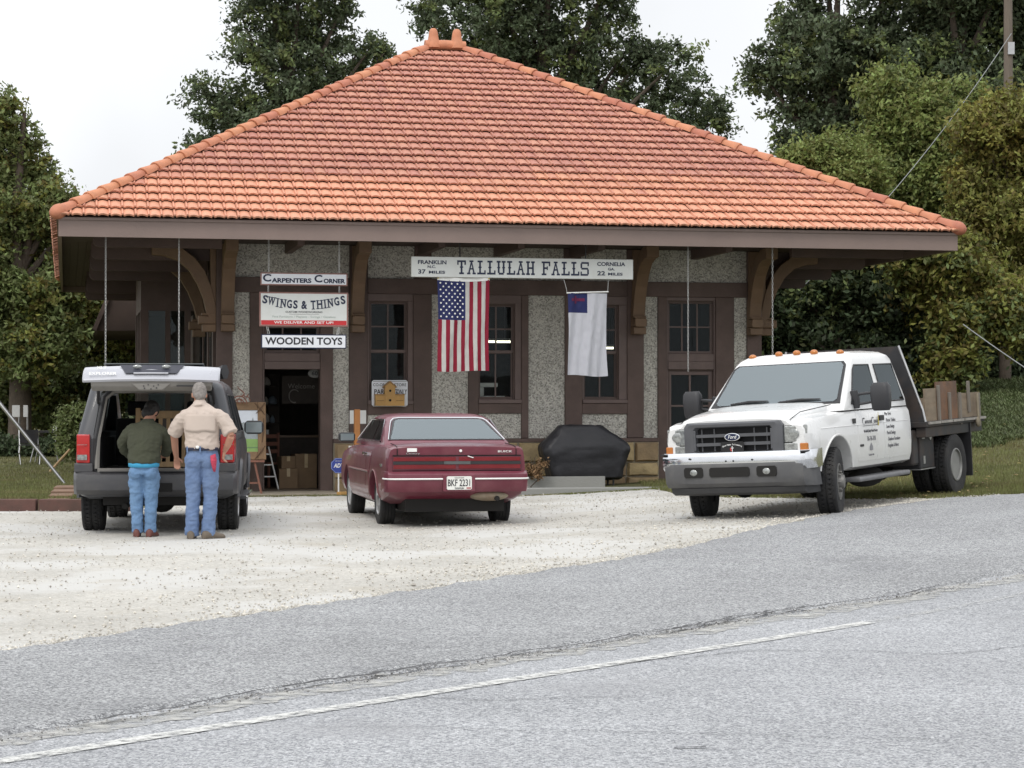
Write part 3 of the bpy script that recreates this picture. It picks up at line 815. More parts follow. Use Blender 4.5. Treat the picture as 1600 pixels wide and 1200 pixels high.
# ------------------------------------------------------------------ vehicle helpers
m_rubber = M('tyre_rubber', (.022,.022,.023), .85, var=.3, vs=8, bump=.4, bs=60, stain=(.075,.07,.062), sts=5, stam=.3)
m_black = M('black_plastic', (.025,.025,.027), .5, var=.15)
m_grey_pl = M('grey_plastic', (.075,.076,.08), .55, var=.1)
m_chrome = M('chrome', (.72,.73,.75), .12, 1.0, var=.06, vs=3)
m_steel = M('dull_steel', (.45,.45,.45), .4, .9, var=.2)
m_under = M('underbody', (.018,.017,.016), .95, var=.2)
m_cglass = M('car_glass', (.03,.038,.04), .04, var=.05, ior=1.75, spec=.6)
m_rglass = M('bright_car_glass', (.17,.205,.215), .06, var=.10, vs=2, ior=1.75, spec=.6)
m_seam = M('panel_gap', (.008,.008,.008), .9)
m_white = M('white_print', (.80,.80,.78), .5, var=.03)
m_ink = M('black_print', (.02,.02,.025), .6, var=.05)
m_red_l = M('red_lens', (.45,.012,.015), .12, var=.1, ior=1.6, coat=.6)
m_amber = M('amber_lens', (.45,.15,.025), .15, var=.1, coat=.5)
m_clear = M('clear_lens', (.30,.31,.30), .10, .35, var=.55, vs=26, coat=.7)

def catmull(xs, rows, t):
    i = int(np.clip(np.searchsorted(xs, t)-1, 0, len(xs)-2))
    a, c = xs[i], xs[i+1]; u = (t-a)/(c-a)
    p1, p2 = rows[i], rows[i+1]; p0 = rows[i-1] if i > 0 else p1; p3 = rows[i+2] if i+2 < len(rows) else p2
    m1 = (p2-p0)*.5 if i > 0 else (p2-p1); m2 = (p3-p1)*.5 if i+2 < len(rows) else (p2-p1)
    return (2*u**3-3*u**2+1)*p1+(u**3-2*u**2+u)*m1+(-2*u**3+3*u**2)*p2+(u**3-u**2)*m2
class LoftY:
    """car body as sections along y; prof(params) -> half section from bottom centre to top centre"""
    def __init__(s, secs, prof, step=.06):
        secs = sorted(secs)
        s.xs = [q[0] for q in secs]; s.rows = [np.array(q[1:], float) for q in secs]; s.prof = prof; s.step = step
    def sec(s, y): return s.prof(catmull(s.xs, s.rows, y))
    def build(s):
        b = B(); n = int((s.xs[-1]-s.xs[0])/s.step); ys = sorted(set(list(np.linspace(s.xs[0], s.xs[-1], n))))
        rings = []
        for y in ys:
            h = s.sec(y); rings.append([(x, y, z) for x, z in h]+[(-x, y, z) for x, z in h[-2:0:-1]])
        b.loft(rings); return b
    def side(s, y, z):
        h = s.sec(y)[1:-1]
        zs = [q[1] for q in h]; k = int(np.argmax([q[0] for q in h]))
        for (x0, z0), (x1, z1) in zip(h[:-1], h[1:]):
            if min(z0, z1)-1e-9 <= z <= max(z0, z1)+1e-9 and abs(z1-z0) > 1e-6: return x0+(x1-x0)*(z-z0)/(z1-z0)
        return h[k][0]
    def panel(s, sgn, poly, off=.004, res=.08):
        """raised skin patch with outline poly (y,z)"""
        b = B(); bm = bmesh.new()
        vs = [bm.verts.new((0, y, z)) for y, z in poly]; bm.faces.new(vs)
        ys_ = [p[0] for p in poly]; zs_ = [p[1] for p in poly]
        for ax, lo, hi in (((0,1,0), min(ys_), max(ys_)), ((0,0,1), min(zs_), max(zs_))):
            t = lo+res
            while t < hi-.01:
                bmesh.ops.bisect_plane(bm, geom=bm.verts[:]+bm.edges[:]+bm.faces[:], plane_co=Vector(ax)*t, plane_no=ax); t += res
        ext = bmesh.ops.extrude_face_region(bm, geom=bm.faces[:])
        top = [v for v in ext['geom'] if isinstance(v, bmesh.types.BMVert)]; tp = set(top)
        for v in bm.verts:
            x = s.side(v.co.y, v.co.z); v.co.x = sgn*(x+(off if v in tp else -.01))
        bm.verts.index_update()
        b.v = [tuple(v.co) for v in bm.verts]; b.f = [tuple(v.index for v in f.verts) for f in bm.faces]; b.m = [0]*len(b.f); bm.free()
        return b
def rrect(y0, y1, w, r, z, n=5, x0=None):
    """rounded rectangle ring at height z"""
    out = []
    x0 = -w if x0 is None else x0
    for cx, cy, a0 in ((w-r, y1-r, 0), (x0+r, y1-r, 90), (x0+r, y0+r, 180), (w-r, y0+r, 270)):
        for k in range(n+1):
            a = R(a0+90*k/n); out.append((cx+r*math.cos(a), cy+r*math.sin(a), z))
    return out
def cut(o, *cutters):
    os_ = []
    for i, cb in enumerate(cutters):
        c = obj('cutter', cb, m_black, o.parent); os_.append(c)
        md = o.modifiers.new('b%d' % i, 'BOOLEAN'); md.operation = 'DIFFERENCE'; md.object = c; md.solver = 'EXACT'
    bpy.context.view_layer.update(); bake(o)
    for c in os_: bpy.data.objects.remove(c)
    o.data.polygons.foreach_set('use_smooth', [True]*len(o.data.polygons)); o.data.set_sharp_from_angle(angle=R(32))
    return o
def arc_cyl(y, z, r, x0, x1, n=36):
    b = B(); b.cyl((x0, y, z), r, x1-x0, 'x', n); return b
def plate_quad(b, pts, th, n):
    """polygon pts thickened along n"""
    pts = [Vector(p) for p in pts]; n = Vector(n).normalized()*th; k = len(pts)
    b.add(pts+[p+n for p in pts], [tuple(range(k-1, -1, -1)), tuple(range(k, 2*k))]+[(i, (i+1) % k, k+(i+1) % k, k+i) for i in range(k)])
def tyre_mesh(Rr, w, r, tread='road'):
    b = B(); h = w/2; prof = [(-h*.72, r*.98), (-h*.86, r), (-h*.98, r+(Rr-r)*.3), (-h, r+(Rr-r)*.55), (-h*.95, Rr*.955), (-h*.84, Rr*.988)]
    ng = 4
    xs_ = np.linspace(-h*.80, h*.80, ng*3+1)
    for i in range(ng):
        a, c = -h*.8+(1.6*h)*i/ng, -h*.8+(1.6*h)*(i+1)/ng; g = (c-a)*.13
        prof += [(a+g, Rr), (c-g, Rr)]
        if i < ng-1: prof += [(c-g*.7, Rr-.012), (c+g*.7, Rr-.012)]
    prof += [(-q[0], q[1]) for q in prof[5::-1]]
    b.lathe(prof, 'x', n=56)
    if tread == 'lug':
        for k in range(44):
            a = 2*math.pi*k/44
            for s_, da in ((-1, 0), (-.35, .045), (.35, .02), (1, .065)):
                x0, x1 = (s_*h*.92-.02*s_, s_*h*.62) if abs(s_) == 1 else (s_*h-.022, s_*h+.022)
                c_, sn = math.cos(a+da), math.sin(a+da); t = Vector((0, -sn, c_))*.017; o_ = Vector((0, c_, sn))
                p = [Vector((x, 0, 0))+o_*rr+t*q for rr in (Rr-.012, Rr+.009) for x, q in ((min(x0,x1), -1), (max(x0,x1), -1), (max(x0,x1), 1), (min(x0,x1), 1))]
                b.add(p, [(3,2,1,0),(4,5,6,7),(0,1,5,4),(1,2,6,5),(2,3,7,6),(3,0,4,7)])
    return b
def wheel(par, pos, Rr, w, r, sgn, rim, rz=0.0, tread='road', mat=None):
    o = obj('wheel', tyre_mesh(Rr, w, r, tread), m_rubber, par, smooth=True, ang=35)
    o.location = pos; o.rotation_euler = (0, 0, rz)
    rb = rim(w, r, sgn); q = obj('rim', rb, mat or m_steel, o, smooth=True, ang=35)
    return o
def rim_cap(w, r, s):
    b = B(); h = s*w/2
    b.lathe([(h*.70, r*1.02), (h*.92, r*1.0), (h*.96, r*.94), (h*.72, r*.82), (h*.80, r*.45), (h*1.02, r*.30), (h*1.05, r*.12), (h*1.05, .005)], 'x', n=40)
    for k in range(12):
        a = 2*math.pi*k/12; c_, sn = math.cos(a), math.sin(a)
        b.tube([(h*.80, c_*r*.46, sn*r*.46), (h*.76, c_*r*.80, sn*r*.80)], .016, 6)
    return b
def rim_dish(w, r, s):
    b = B(); h = s*w/2
    b.lathe([(h*.75, r*1.02), (h*.95, r*1.0), (h*.97, r*.93), (h*.55, r*.88), (-h*.25, r*.74), (-h*.35, r*.45), (-h*.1, r*.40), (h*.1, r*.36), (h*.15, .005)], 'x', n=40)
    for k in range(8):
        a = 2*math.pi*k/8; b.ell((-h*.15, math.cos(a)*r*.58, math.sin(a)*r*.58), (.012,.014,.014), 6, 4)
    return b
def rim_hub(w, r, s):
    b = B(); h = s*w/2
    b.lathe([(h*.75, r*1.02), (h*.95, r*1.0), (h*.97, r*.93), (h*.6, r*.86), (h*.8, r*.6), (h*.9, r*.42), (h*1.35, r*.36), (h*1.4, r*.30), (h*1.4, .005)], 'x', n=40)
    for k in range(8):
        a = 2*math.pi*k/8; b.tube([(h*.85, math.cos(a)*r*.52, math.sin(a)*r*.52), (h*1.15, math.cos(a)*r*.52, math.sin(a)*r*.52)], .014, 6)
    return b

# ------------------------------------------------------------------ maroon sedan
m_maroon = M('maroon_paint', (.128,.017,.034), .42, var=.10, vs=2.5, coat=.45, stain=(.215,.075,.09), sts=2.0, stam=.45)
m_maroon_lo = M('dusty_maroon', (.20,.085,.085), .5, var=.15, vs=3, coat=.2)
sedan = thing('sedan', 'maroon four door sedan parked tail out on the gravel', 'car', (-.87, 26.3, .0), .205)
sedan.scale = (.975, 1, 1)
def prof_car(p):
    w, zb, zs, zt = p
    return [(0,zb),(.82*w,zb),(.95*w,zb+.05),(.99*w,zb+.14),(w,zb+.26),(w,(zb+zs)/2+.05),(.992*w,zs-.16),(.975*w,zs-.05),(.955*w,zs-.018),(.91*w,zs),(.7*w,zs+(zt-zs)*.6),(.4*w,zt-.004),(0,zt)]
SB = LoftY([(-1.03,.855,.44,.965,.985),(-.93,.875,.36,.985,1.0),(-.45,.885,.28,.995,1.03),(.3,.89,.25,.985,1.02),(2.2,.89,.25,.95,.985),(2.6,.885,.26,.925,.965),(3.4,.86,.28,.85,.885),(3.66,.82,.34,.79,.81)], prof_car)
body = obj('body', SB.build(), m_maroon, sedan, smooth=True, ang=32)
cut(body, *[arc_cyl(y, .30, .375, s*.55 if s > 0 else -1.0, 1.0 if s > 0 else -.55) for y in (0, 2.66) for s in (1, -1)])
ub = B(); ub.box(-.62, .62, -.9, 3.5, .20, .42); obj('underbody', ub, m_under, sedan)
cab = B(); cab.loft([rrect(-.46,2.32,.805,.10,.97), rrect(-.40,2.20,.80,.10,1.02), rrect(.34,1.50,.675,.16,1.315), rrect(.43,1.42,.635,.18,1.345), rrect(.56,1.30,.55,.18,1.366), rrect(.72,1.15,.40,.16,1.376)])
def lerp(a, c, t): return a+(c-a)*t
def back_pt(x, t, off=.006):    # on the back light: t 0 bottom .. 1 top
    return Vector((x, lerp(-.40,.34,t), lerp(1.02,1.315,t)))+Vector((0,-.295,.74)).normalized()*off
def backpoly(w0, w1, t0, t1, off, c=.12):
    pts = []
    for (x, t) in ((-w0,t0),(w0,t0)): pts.append((x,t))
    wt = lerp(w0,w1,1)
    pts += [(wt*1.035, t1-.28),(wt*1.0, t1-.13),(wt*.94, t1-.03),(wt*.84, t1),(-wt*.84, t1),(-wt*.94, t1-.03),(-wt, t1-.13),(-wt*1.035, t1-.28)]
    return [back_pt(x, t, off) for x, t in pts]
cabo = obj('roof', cab, m_maroon, sedan, smooth=True, ang=40)
_i = B(); _i.loft([rrect(-.34,2.22,.755,.08,.9), rrect(-.30,2.10,.75,.10,1.02), rrect(.40,1.44,.625,.14,1.30), rrect(.50,1.34,.57,.14,1.335)])
_r = B(); plate_quad(_r, backpoly(.685,.565,.16,.91,-.12), .25, (0,-.295,.74))
_w = B(); plate_quad(_w, [(-.70,2.30,1.06),(.70,2.30,1.06),(.60,1.40,1.345),(-.60,1.40,1.345),], .001, (0,.3,.8)); _w = B(); _w.prism([(2.02,1.07),(2.6,1.07),(2.6,1.5),(1.50,1.5),(1.56,1.285)], -.62, .62, 'x')
_s = [B() for _ in range(2)]
_s[0].prism([(.02,1.06),(.60,1.06),(.60,1.275),(.37,1.275)], -1.2, 1.2, 'x'); _s[1].prism([(.70,1.06),(1.88,1.06),(1.79,1.09),(1.37,1.275),(.70,1.275)], -1.2, 1.2, 'x')
cut(cabo, _i, _r, _w, *_s)
m_sg = glass_mat('sedan_back_glass', (.72,.78,.78), 2.25, .02, .86)
m_sside = glass_mat('sedan_side_glass', (.35,.37,.37), 1.55, .02, .97)
m_velour = M('maroon_velour', (.16,.07,.075), .95, var=.2)
b = B(); b.box(-.74,.74,-.33,2.1,1.036,1.045); obj('parcel_shelf', b, m_velour, sedan)
for y in (.28, 1.25):
    for x in (-.36, .36):
        b = B(); b.box(x-.27,x+.27,y,y+.12,1.046,1.10); b.box(x-.12,x+.12,y+.02,y+.10,1.105,1.19); obj('seat', b, m_velour, sedan, bevel=.025, bseg=3)
b = B(); b.box(-.65,.65,1.85,2.08,1.046,1.085); obj('dashboard', b, m_velour, sedan)
b = B(); b.box(-.10,.10,1.50,1.52,1.225,1.275); obj('inside_mirror', b, m_black, sedan)
b = B(); b.box(-.62,.62,1.9,1.905,1.0,1.01); 
b = B(); b.add([(-.66,2.12,1.05),(.66,2.12,1.05),(.58,1.50,1.31),(-.58,1.50,1.31)], [(0,1,2,3)]); obj('windscreen', b, m_sside, sedan)
_bo, _bi = backpoly(.735,.615,.10,.97,.001), backpoly(.69,.57,.155,.915,.001); _n = Vector((0,-.295,.74)).normalized()*.006
b = B(); b.loft([_bo, [p+_n for p in _bo], [p+_n for p in _bi], _bi], cap=False); obj('window_seal', b, m_black, sedan)
b = B(); plate_quad(b, backpoly(.71,.59,.13,.94,.004), .004, (0,-.295,.74)); obj('rear_window', b, m_sg, sedan)
b = B(); pl = [back_pt(x, t, .008) for x, t in ((-.745,.10),(-.65,.74),(-.625,.88),(-.585,.97),(-.51,1.0),(.51,1.0),(.585,.97),(.625,.88),(.65,.74),(.745,.10))]; b.tube(pl, .008, 6); obj('window_trim', b, m_chrome, sedan, smooth=True)
def side_pt(s, y, z, off=.005):
    t = (z-1.02)/(1.315-1.02); return (s*(lerp(.80,.675,t)+off), y, z)
for s in (-1, 1):
    for poly in ([(-.02,1.045),(.62,1.045),(.62,1.285),(.36,1.285)], [(.68,1.045),(1.92,1.045),(1.82,1.09),(1.38,1.285),(.68,1.285)]):
        b = B(); plate_quad(b, [side_pt(s, y, z) for y, z in poly], .004, (s,0,.35)); obj('side_window', b, m_sside, sedan)
    b = B(); b.tube([side_pt(s, y, z, .008) for y, z in ((2.08,1.03),(1.44,1.30),(.34,1.30),(-.05,1.03),(2.08,1.03))], .008, 6); obj('window_trim', b, m_chrome, sedan, smooth=True)
    for poly in ([(.42,.45),(.42,.60),(.30,.74),(.16,.97),(.66,.975),(.66,.33),(.52,.33)], [(.68,.33),(.68,.975),(1.98,.955),(1.98,.40),(1.9,.33)]):
        q = obj('door', SB.panel(s, poly), m_maroon, sedan, smooth=True, ang=40)
        hy = max(p[0] for p in poly[:6])-.0 if poly[0][0] < .5 else .0
    for y in (.53, .80):
        b = B(); b.cbox(-.02, .02, -.09, .09, -.018, .018, .006); o = obj('door_handle', b, m_chrome, sedan); o.location = (s*(SB.side(y,.87)+.012), y, .87)
    b = B(); b.tube([(s*(SB.side(y,.66)+.008), y, .655) for y in np.linspace(.42,2.25,10)], .013, 6); obj('side_moulding', b, m_maroon_lo, sedan, smooth=True)
    lo = SB.panel(s, [(.42,.27),(2.24,.27),(2.24,.43),(.42,.47)], .005); obj('sill_panel', lo, m_maroon_lo, sedan, smooth=True)
    lo = SB.panel(s, [(-.96,.44),(-.45,.32),(-.41,.46),(-.93,.60)], .005); obj('quarter_panel', lo, m_maroon_lo, sedan, smooth=True)
    b = B(); b.box(-.006, .006, -.06, .06, -.018, .018); o = obj('side_marker', b, m_clear, sedan); o.location = (s*(SB.side(-.62,.755)+.004), -.62, .755)
    b = B(); b.cbox(-.11, .11, -.06, .05, -.06, .06, .025); o = obj('door_mirror', b, m_black, sedan, bevel=.01); o.location = (s*.985, 1.86, 1.06)
    b = B(); b.box(-.09, .09, -.004, 0, -.045, .045); q = obj('mirror_glass', b, m_rglass, o); q.location = (0, -.062, 0)
    b = B(); arch = [(s*(SB.side(y, z)+.004), y, z) for y, z in [(.385*math.cos(a), .30+.385*math.sin(a)) for a in np.linspace(R(8), R(172), 18)]]; b.tube(arch, .011, 5); obj('wheel_arch_trim', b, m_maroon_lo, sedan, smooth=True)
for y, tr in ((0, .735), (2.66, .745)):
    for s in (-1, 1): wheel(sedan, (s*tr, y, .315), .315, .20, .19, s, rim_cap)
# tail: lamps across the full width, bumper, plate
yb = -1.035
b = B(); b.box(-.80, .80, yb-.012, yb+.02, .700, .872); obj('tail_panel', b, m_maroon, sedan, bevel=.006)
for z0, z1, mm, nm in ((.815,.858,m_red_l,'tail_lamp'),(.722,.770,m_red_l,'tail_lamp')):
    for s in (-1, 1):
        b = B(); x0, x1 = sorted((s*.02, s*.79)); b.box(x0, x1, yb-.022, yb-.011, z0, z1); obj(nm, b, M('tail_lens', (.17,.008,.014), .15, var=.15, coat=.6), sedan)
for s in (-1, 1):
    b = B(); x0, x1 = sorted((s*.17, s*.795)); b.box(x0, x1, yb-.026, yb-.011, .775, .808); obj('tail_strip', b, m_black, sedan)
b = B(); b.box(-.165, .165, yb-.028, yb-.011, .775, .810); obj('tail_badge', b, M('smoked_grey', (.09,.10,.10), .3), sedan)
b = B(); b.box(-.80, .80, yb-.016, yb-.004, .872, .884); b.box(-.80, .80, yb-.014, yb, .690, .700); obj('trunk_gap', b, m_seam, sedan)
for s in (-1, 1):
    b = B(); b.tube([(s*.73, -.42, 1.015), (s*.735, -.85, 1.0), (s*.74, -.985, .985), (s*.742, yb-.002, .955), (s*.742, yb-.004, .875)], .005, 4); obj('trunk_gap', b, m_seam, sedan)
b = B()
for y, w_, z0, z1 in ((-1.0,.885,.45,.69),): pass
ring = lambda k, dz0, dz1: [(-.885*k,-.80),( -.885*k,-1.05),(-.80*k,-1.135),(.80*k,-1.135),(.885*k,-1.05),(.885*k,-.80)]
pr = [(-1.0,.44),(-1.10,.445),(-1.135,.50),(-1.15,.60),(-1.145,.655),(-1.10,.690),(-1.0,.692)]
rings = []
for x, dy, kz in ((-.895,.28,.98),(-.893,.12,1),(-.865,.04,1),(-.78,.0,1),(0,-.02,1),(.78,.0,1),(.865,.04,1),(.893,.12,1),(.895,.28,.98)):
    rings.append([(x, y+dy, .57+(z-.57)*kz) for y, z in pr])
b.loft(rings); bump = obj('bumper', b, m_maroon, sedan, smooth=True, ang=40)
b = B(); b.tube([(x, y, .603) for x, y in ((-.90,-.9),(-.895,-1.03),(-.86,-1.115),(-.78,-1.155),(-.2,-1.172))], .011, 6); b.tube([(x, y, .603) for x, y in ((.2,-1.172),(.78,-1.155),(.86,-1.115),(.895,-1.03),(.90,-.9))], .011, 6)
obj('bumper_strip', b, m_white, bump, smooth=True)
b = B(); b.box(-.20, .20, -1.185, -1.14, .45, .655); obj('plate_recess', b, m_maroon, bump, bevel=.01)
pb = B(); pb.cbox(-.155, .155, -1.195, -1.186, .475, .635, .012)
pl = obj('licence_plate', pb, M('plate_white', (.74,.74,.70), .45, var=.08), bump)
text('plate_number', 'BKF 2231', .115, m_ink, pl, (0, -1.197, .553), width=.275, bold=.001)
text('plate_county', 'FRANKLIN', .026, m_ink, pl, (0, -1.197, .492), width=.11, bold=.001)
text('plate_state', 'GEORGIA', .022, M('plate_grey', (.35,.33,.32), .5), pl, (0, -1.197, .618), width=.12)
b = B(); b.box(.09, .145, -1.197, -1.1955, .482, .505); obj('plate_sticker', b, M('plate_sticker_red', (.45,.2,.2), .5), pl)
b = B(); b.cyl((.045, yb-.012, .935), .017, .02, 'y', 16); obj('key_lock', b, m_white, sedan)
b = B(); b.box(-.62, -.50, yb-.008, yb+.01, .925, .968); obj('sticker', b, m_white, sedan)
text('model_badge', 'Century', .03, m_steel, sedan, (-.55, yb-.006, .905), width=.17, bold=.001)
text('maker_badge', 'BUICK', .034, m_white, sedan, (.60, yb-.004, .925), width=.18, bold=.001)
b = B(); b.tube([(.13, yb-.03, .872), (.20, yb-.03, .850)], .006, 5); obj('tape_scrap', b, m_white, sedan)
b = B(); b.ell((.42, -.92, .40), (.26,.14,.075), 18, 10); obj('muffler', b, M('rusty_muffler', (.33,.29,.22), .6, .3, var=.3, stain=(.2,.1,.05)), sedan, smooth=True)
b = B(); b.tube([(.48,-.9,.38),(.50,-1.08,.36)], [.03,.03], 10); obj('tail_pipe', b, m_under, sedan, smooth=True)
b = B(); b.tube([(-.70,0,.28),(.70,0,.28)], .035, 8); b.box(-.5,.5,-.75,-.2,.24,.42); obj('rear_axle', b, m_under, sedan)
# ------------------------------------------------------------------ sport utility vehicle with its liftgate up
m_suv = M('silver_grey_paint', (.055,.057,.064), .42, .0, var=.08, vs=2, coat=.22)
m_suv_gate = M('pale_silver_paint', (.40,.405,.44), .3, .1, var=.05, vs=2, coat=.6)
m_clad = M('charcoal_cladding', (.058,.058,.064), .5, var=.15, vs=3, coat=.15, stain=(.10,.095,.085), sts=3, stam=.4)
m_trim_in = M('cargo_trim', (.20,.19,.175), .8, var=.12)
m_cloth = M('seat_cloth', (.035,.035,.036), .95, var=.2)
suv = thing('suv', 'dark grey sport utility vehicle with silver liftgate raised', 'car', (-4.15, 25.0, 0), .09)
def prof_suv(p):
    w, zb, zt = p
    return [(0,zb),(.84*w,zb),(.95*w,zb+.04),(.99*w,zb+.12),(w,zb+.26),(w,.80),(.995*w,.95),(.985*w,zt-.06),(.965*w,zt-.01),(.90*w,zt),(.4*w,zt+.005),(0,zt+.006)]
VB = LoftY([(-.93,.86,.50,1.10),(-.88,.90,.44,1.10),(-.6,.915,.40,1.10),(2.3,.915,.38,1.09),(2.7,.91,.38,1.08),(3.5,.87,.42,1.02),(3.74,.80,.48,.94)], prof_suv)
cav = B(); cav.box(-.66, .66, -1.5, 2.2, .74, 1.4)
vlow = obj('body', VB.build(), m_suv, suv, smooth=True, ang=32)
cut(vlow, cav, *[arc_cyl(y, .37, .43, s*.60 if s > 0 else -1.0, 1.0 if s > 0 else -.60) for y in (0, 2.89) for s in (1, -1)])
up = B(); up.loft([rrect(-.93,2.36,.895,.10,1.085), rrect(-.90,2.20,.885,.10,1.16), rrect(-.76,1.55,.765,.11,1.66), rrect(-.72,1.42,.735,.12,1.72), rrect(-.62,1.28,.66,.14,1.775), rrect(-.45,1.1,.5,.14,1.80)])
vup = obj('cabin', up, m_suv, suv, smooth=True, ang=40)
cav2 = B(); cav2.loft([rrect(-1.5,1.95,.70,.06,1.0), rrect(-1.5,1.75,.70,.06,1.16), rrect(-1.5,1.32,.63,.06,1.62), rrect(-1.5,1.22,.56,.08,1.69)])
wcut = [B() for _ in range(3)]
wcut[0].prism([(-.62,1.16),(.22,1.16),(.22,1.60),(-.50,1.60)], -1.2, 1.2, 'x')
wcut[1].prism([(.32,1.16),(1.70,1.16),(1.30,1.60),(.32,1.60)], -1.2, 1.2, 'x')
wcut[2].box(-.66, .66, 1.2, 2.6, 1.17, 1.63)
cut(vup, cav2, *wcut)
m_tint = glass_mat('tinted_glass', (.16,.18,.18), 1.5, .02, .97)
m_shield = glass_mat('windshield_glass', (.55,.62,.6), 1.5, .02, .95)
def vside(s, y, z, off=0.): 
    t = (z-1.16)/(.5); return (s*(lerp(.885,.765,t)+off), y, z)
for s in (-1, 1):
    for poly in ([(-.62,1.16),(.22,1.16),(.22,1.60),(-.50,1.60)], [(.32,1.16),(.92,1.16),(.92,1.60),(.32,1.60)], [(.96,1.16),(1.70,1.16),(1.30,1.60),(.96,1.60)]):
        b = B(); plate_quad(b, [vside(s, y, z, -.004) for y, z in poly], .004, (s,0,.2)); obj('side_window', b, m_tint, suv)
        b = B(); b.tube([vside(s, y, z, .004) for y, z in poly+poly[:1]], .012, 5); obj('window_seal', b, m_black, suv)
    b = B(); b.tube([(s*.60, -.55, 1.815), (s*.60, .9, 1.83)], .018, 6); obj('roof_rail', b, m_black, suv)
    for poly in ([(.30,.52),(.30,1.075),(1.0,1.07),(1.0,.45),(.5,.45)], [(1.02,.45),(1.02,1.07),(2.1,1.065),(2.1,.62),(2.0,.45)]):
        obj('door', VB.panel(s, poly), m_suv, suv, smooth=True, ang=40)
    lo = VB.panel(s, [(-.86,.46),(-.47,.46),(-.40,.66),(.40,.66),(.47,.46),(2.42,.46),(2.42,.60),(.55,.68),(-.86,.74)], .012); obj('cladding', lo, m_clad, suv, smooth=True)
    b = B(); arch = [(s*(VB.side(y, max(z,.5))+.012), y, z) for y, z in [(.45*math.cos(a), .37+.45*math.sin(a)) for a in np.linspace(R(5), R(175), 20)]]; b.tube(arch, .035, 6); obj('wheel_flare', b, m_clad, suv, smooth=True)
    b = B(); arch = [(s*(VB.side(y, max(z,.5))+.012), y, z) for y, z in [(2.89+.45*math.cos(a), .37+.45*math.sin(a)) for a in np.linspace(R(5), R(175), 20)]]; b.tube(arch, .035, 6); obj('wheel_flare', b, m_clad, suv, smooth=True)
    b = B(); b.cbox(-.12, .12, -.07, .05, -.085, .085, .035); o = obj('door_mirror', b, m_black, suv, bevel=.012); o.location = (s*1.03, 1.72, 1.20)
    b = B(); b.box(-.10, .10, -.004, 0, -.065, .065); q = obj('mirror_glass', b, m_rglass, o); q.location = (0, -.072, 0)
    b = B(); b.box(min(s*.78,s*.98), max(s*.78,s*.98), .55, 2.3, .34, .385); obj('running_board', b, m_clad, suv, bevel=.012)
    b = B(); b.tube([(s*.985,.55,.375),(s*.985,2.3,.375)], .012, 6); obj('running_board_trim', b, m_chrome, suv)
    # tail lamp: red over white over red
    x0, x1 = sorted((s*.735, s*.905))
    b = B(); b.prism([(x0,-.80),(x1,-.80),(x1-(.02 if s > 0 else 0),-.955) if s > 0 else (x1,-.99),(x0,-.99) if s > 0 else (x0+.02,-.955)], .825, 1.15, 'z')
    o = obj('tail_lamp', b, m_red_l, suv, bevel=.012)
    b = B(); x0, x1 = sorted((s*.765, s*.875)); b.box(x0, x1, -.998, -.985, .86, .92); obj('reverse_lens', b, m_clear, o)
    b = B(); b.box(x0, x1, -.996, -.985, 1.03, 1.035); obj('lens_seam', b, m_clear, o)
    # door pillar beside the opening
    b = B(); b.tube([(s*.68,-.945,.74),(s*.675,-.93,1.1),(s*.60,-.79,1.58),(s*.50,-.745,1.675),(0,-.735,1.69)], [(.02,.03)]*5, 6); obj('door_seal', b, m_black, suv)
    b = B(); b.tube([(s*.655,-.96,.76),(s*.65,-.92,1.1),(s*.58,-.78,1.56),(s*.48,-.74,1.645),(0,-.73,1.655)], [(.022,.03)]*5, 6); obj('opening_trim', b, m_trim_in, suv)
b = B(); b.add([(-.62,1.98,1.17),(.62,1.98,1.17),(.56,1.5,1.62),(-.56,1.5,1.62)], [(0,1,2,3)]); obj('windscreen', b, m_shield, suv)
for y, tr in ((0,.785),(2.89,.785)):
    for s in (-1, 1): wheel(suv, (s*tr, y, .37), .37, .245, .215, s, rim_cap, tread='lug')
# bumper and sill
b = B(); pr = [(-.85,.46),(-1.0,.47),(-1.06,.52),(-1.075,.62),(-1.065,.69),(-1.0,.725),(-.85,.73)]; rings = []
for x, dy in ((-.925,.35),(-.92,.12),(-.88,.04),(-.75,.0),(0,-.02),(.75,.0),(.88,.04),(.92,.12),(.925,.35)): rings.append([(x, y+dy, z) for y, z in pr])
b.loft(rings); vb = obj('bumper', b, m_clad, suv, smooth=True, ang=40)
b = B()
for i in range(8): b.box(-.62, .62, -1.055+i*.016, -1.047+i*.016, .724, .731)
obj('bumper_tread', b, m_black, vb)
b = B(); b.box(-.20, .20, -1.10, -1.0, .50, .60); b.box(-.04,.04,-1.16,-1.0,.40,.47); obj('hitch', b, m_under, vb)
for s in (-1, 1):
    x0, x1 = sorted((s*.70, s*.91)); b = B(); b.box(x0, x1, -.985, -.80, .72, .822); obj('corner_panel', b, m_clad, suv, bevel=.012)
b = B(); b.box(-.65, .65, -.97, 1.0, .715, .742); obj('cargo_floor', b, m_trim_in, suv)
b = B(); b.box(-.65, .65, -.99, -.95, .70, .765); obj('sill_plate', b, m_trim_in, suv, bevel=.008)
for x in (-.36, .36):
    st = B(); st.box(x-.27, x+.27, .95, 1.10, .74, 1.32); s_ = obj('seat', st, m_cloth, suv, bevel=.04, bseg=3)
    h = B(); h.box(x-.13, x+.13, .98, 1.08, 1.35, 1.53); obj('headrest', h, m_cloth, s_, bevel=.04, bseg=3)
    st = B(); st.box(x-.25, x+.25, 1.55, 1.7, .74, 1.25); s_ = obj('seat', st, m_cloth, suv, bevel=.04, bseg=3)
b = B(); b.ell((.05,-.1,1.672), (.07,.05,.012)); obj('dome_lamp', b, m_white, suv, smooth=True)
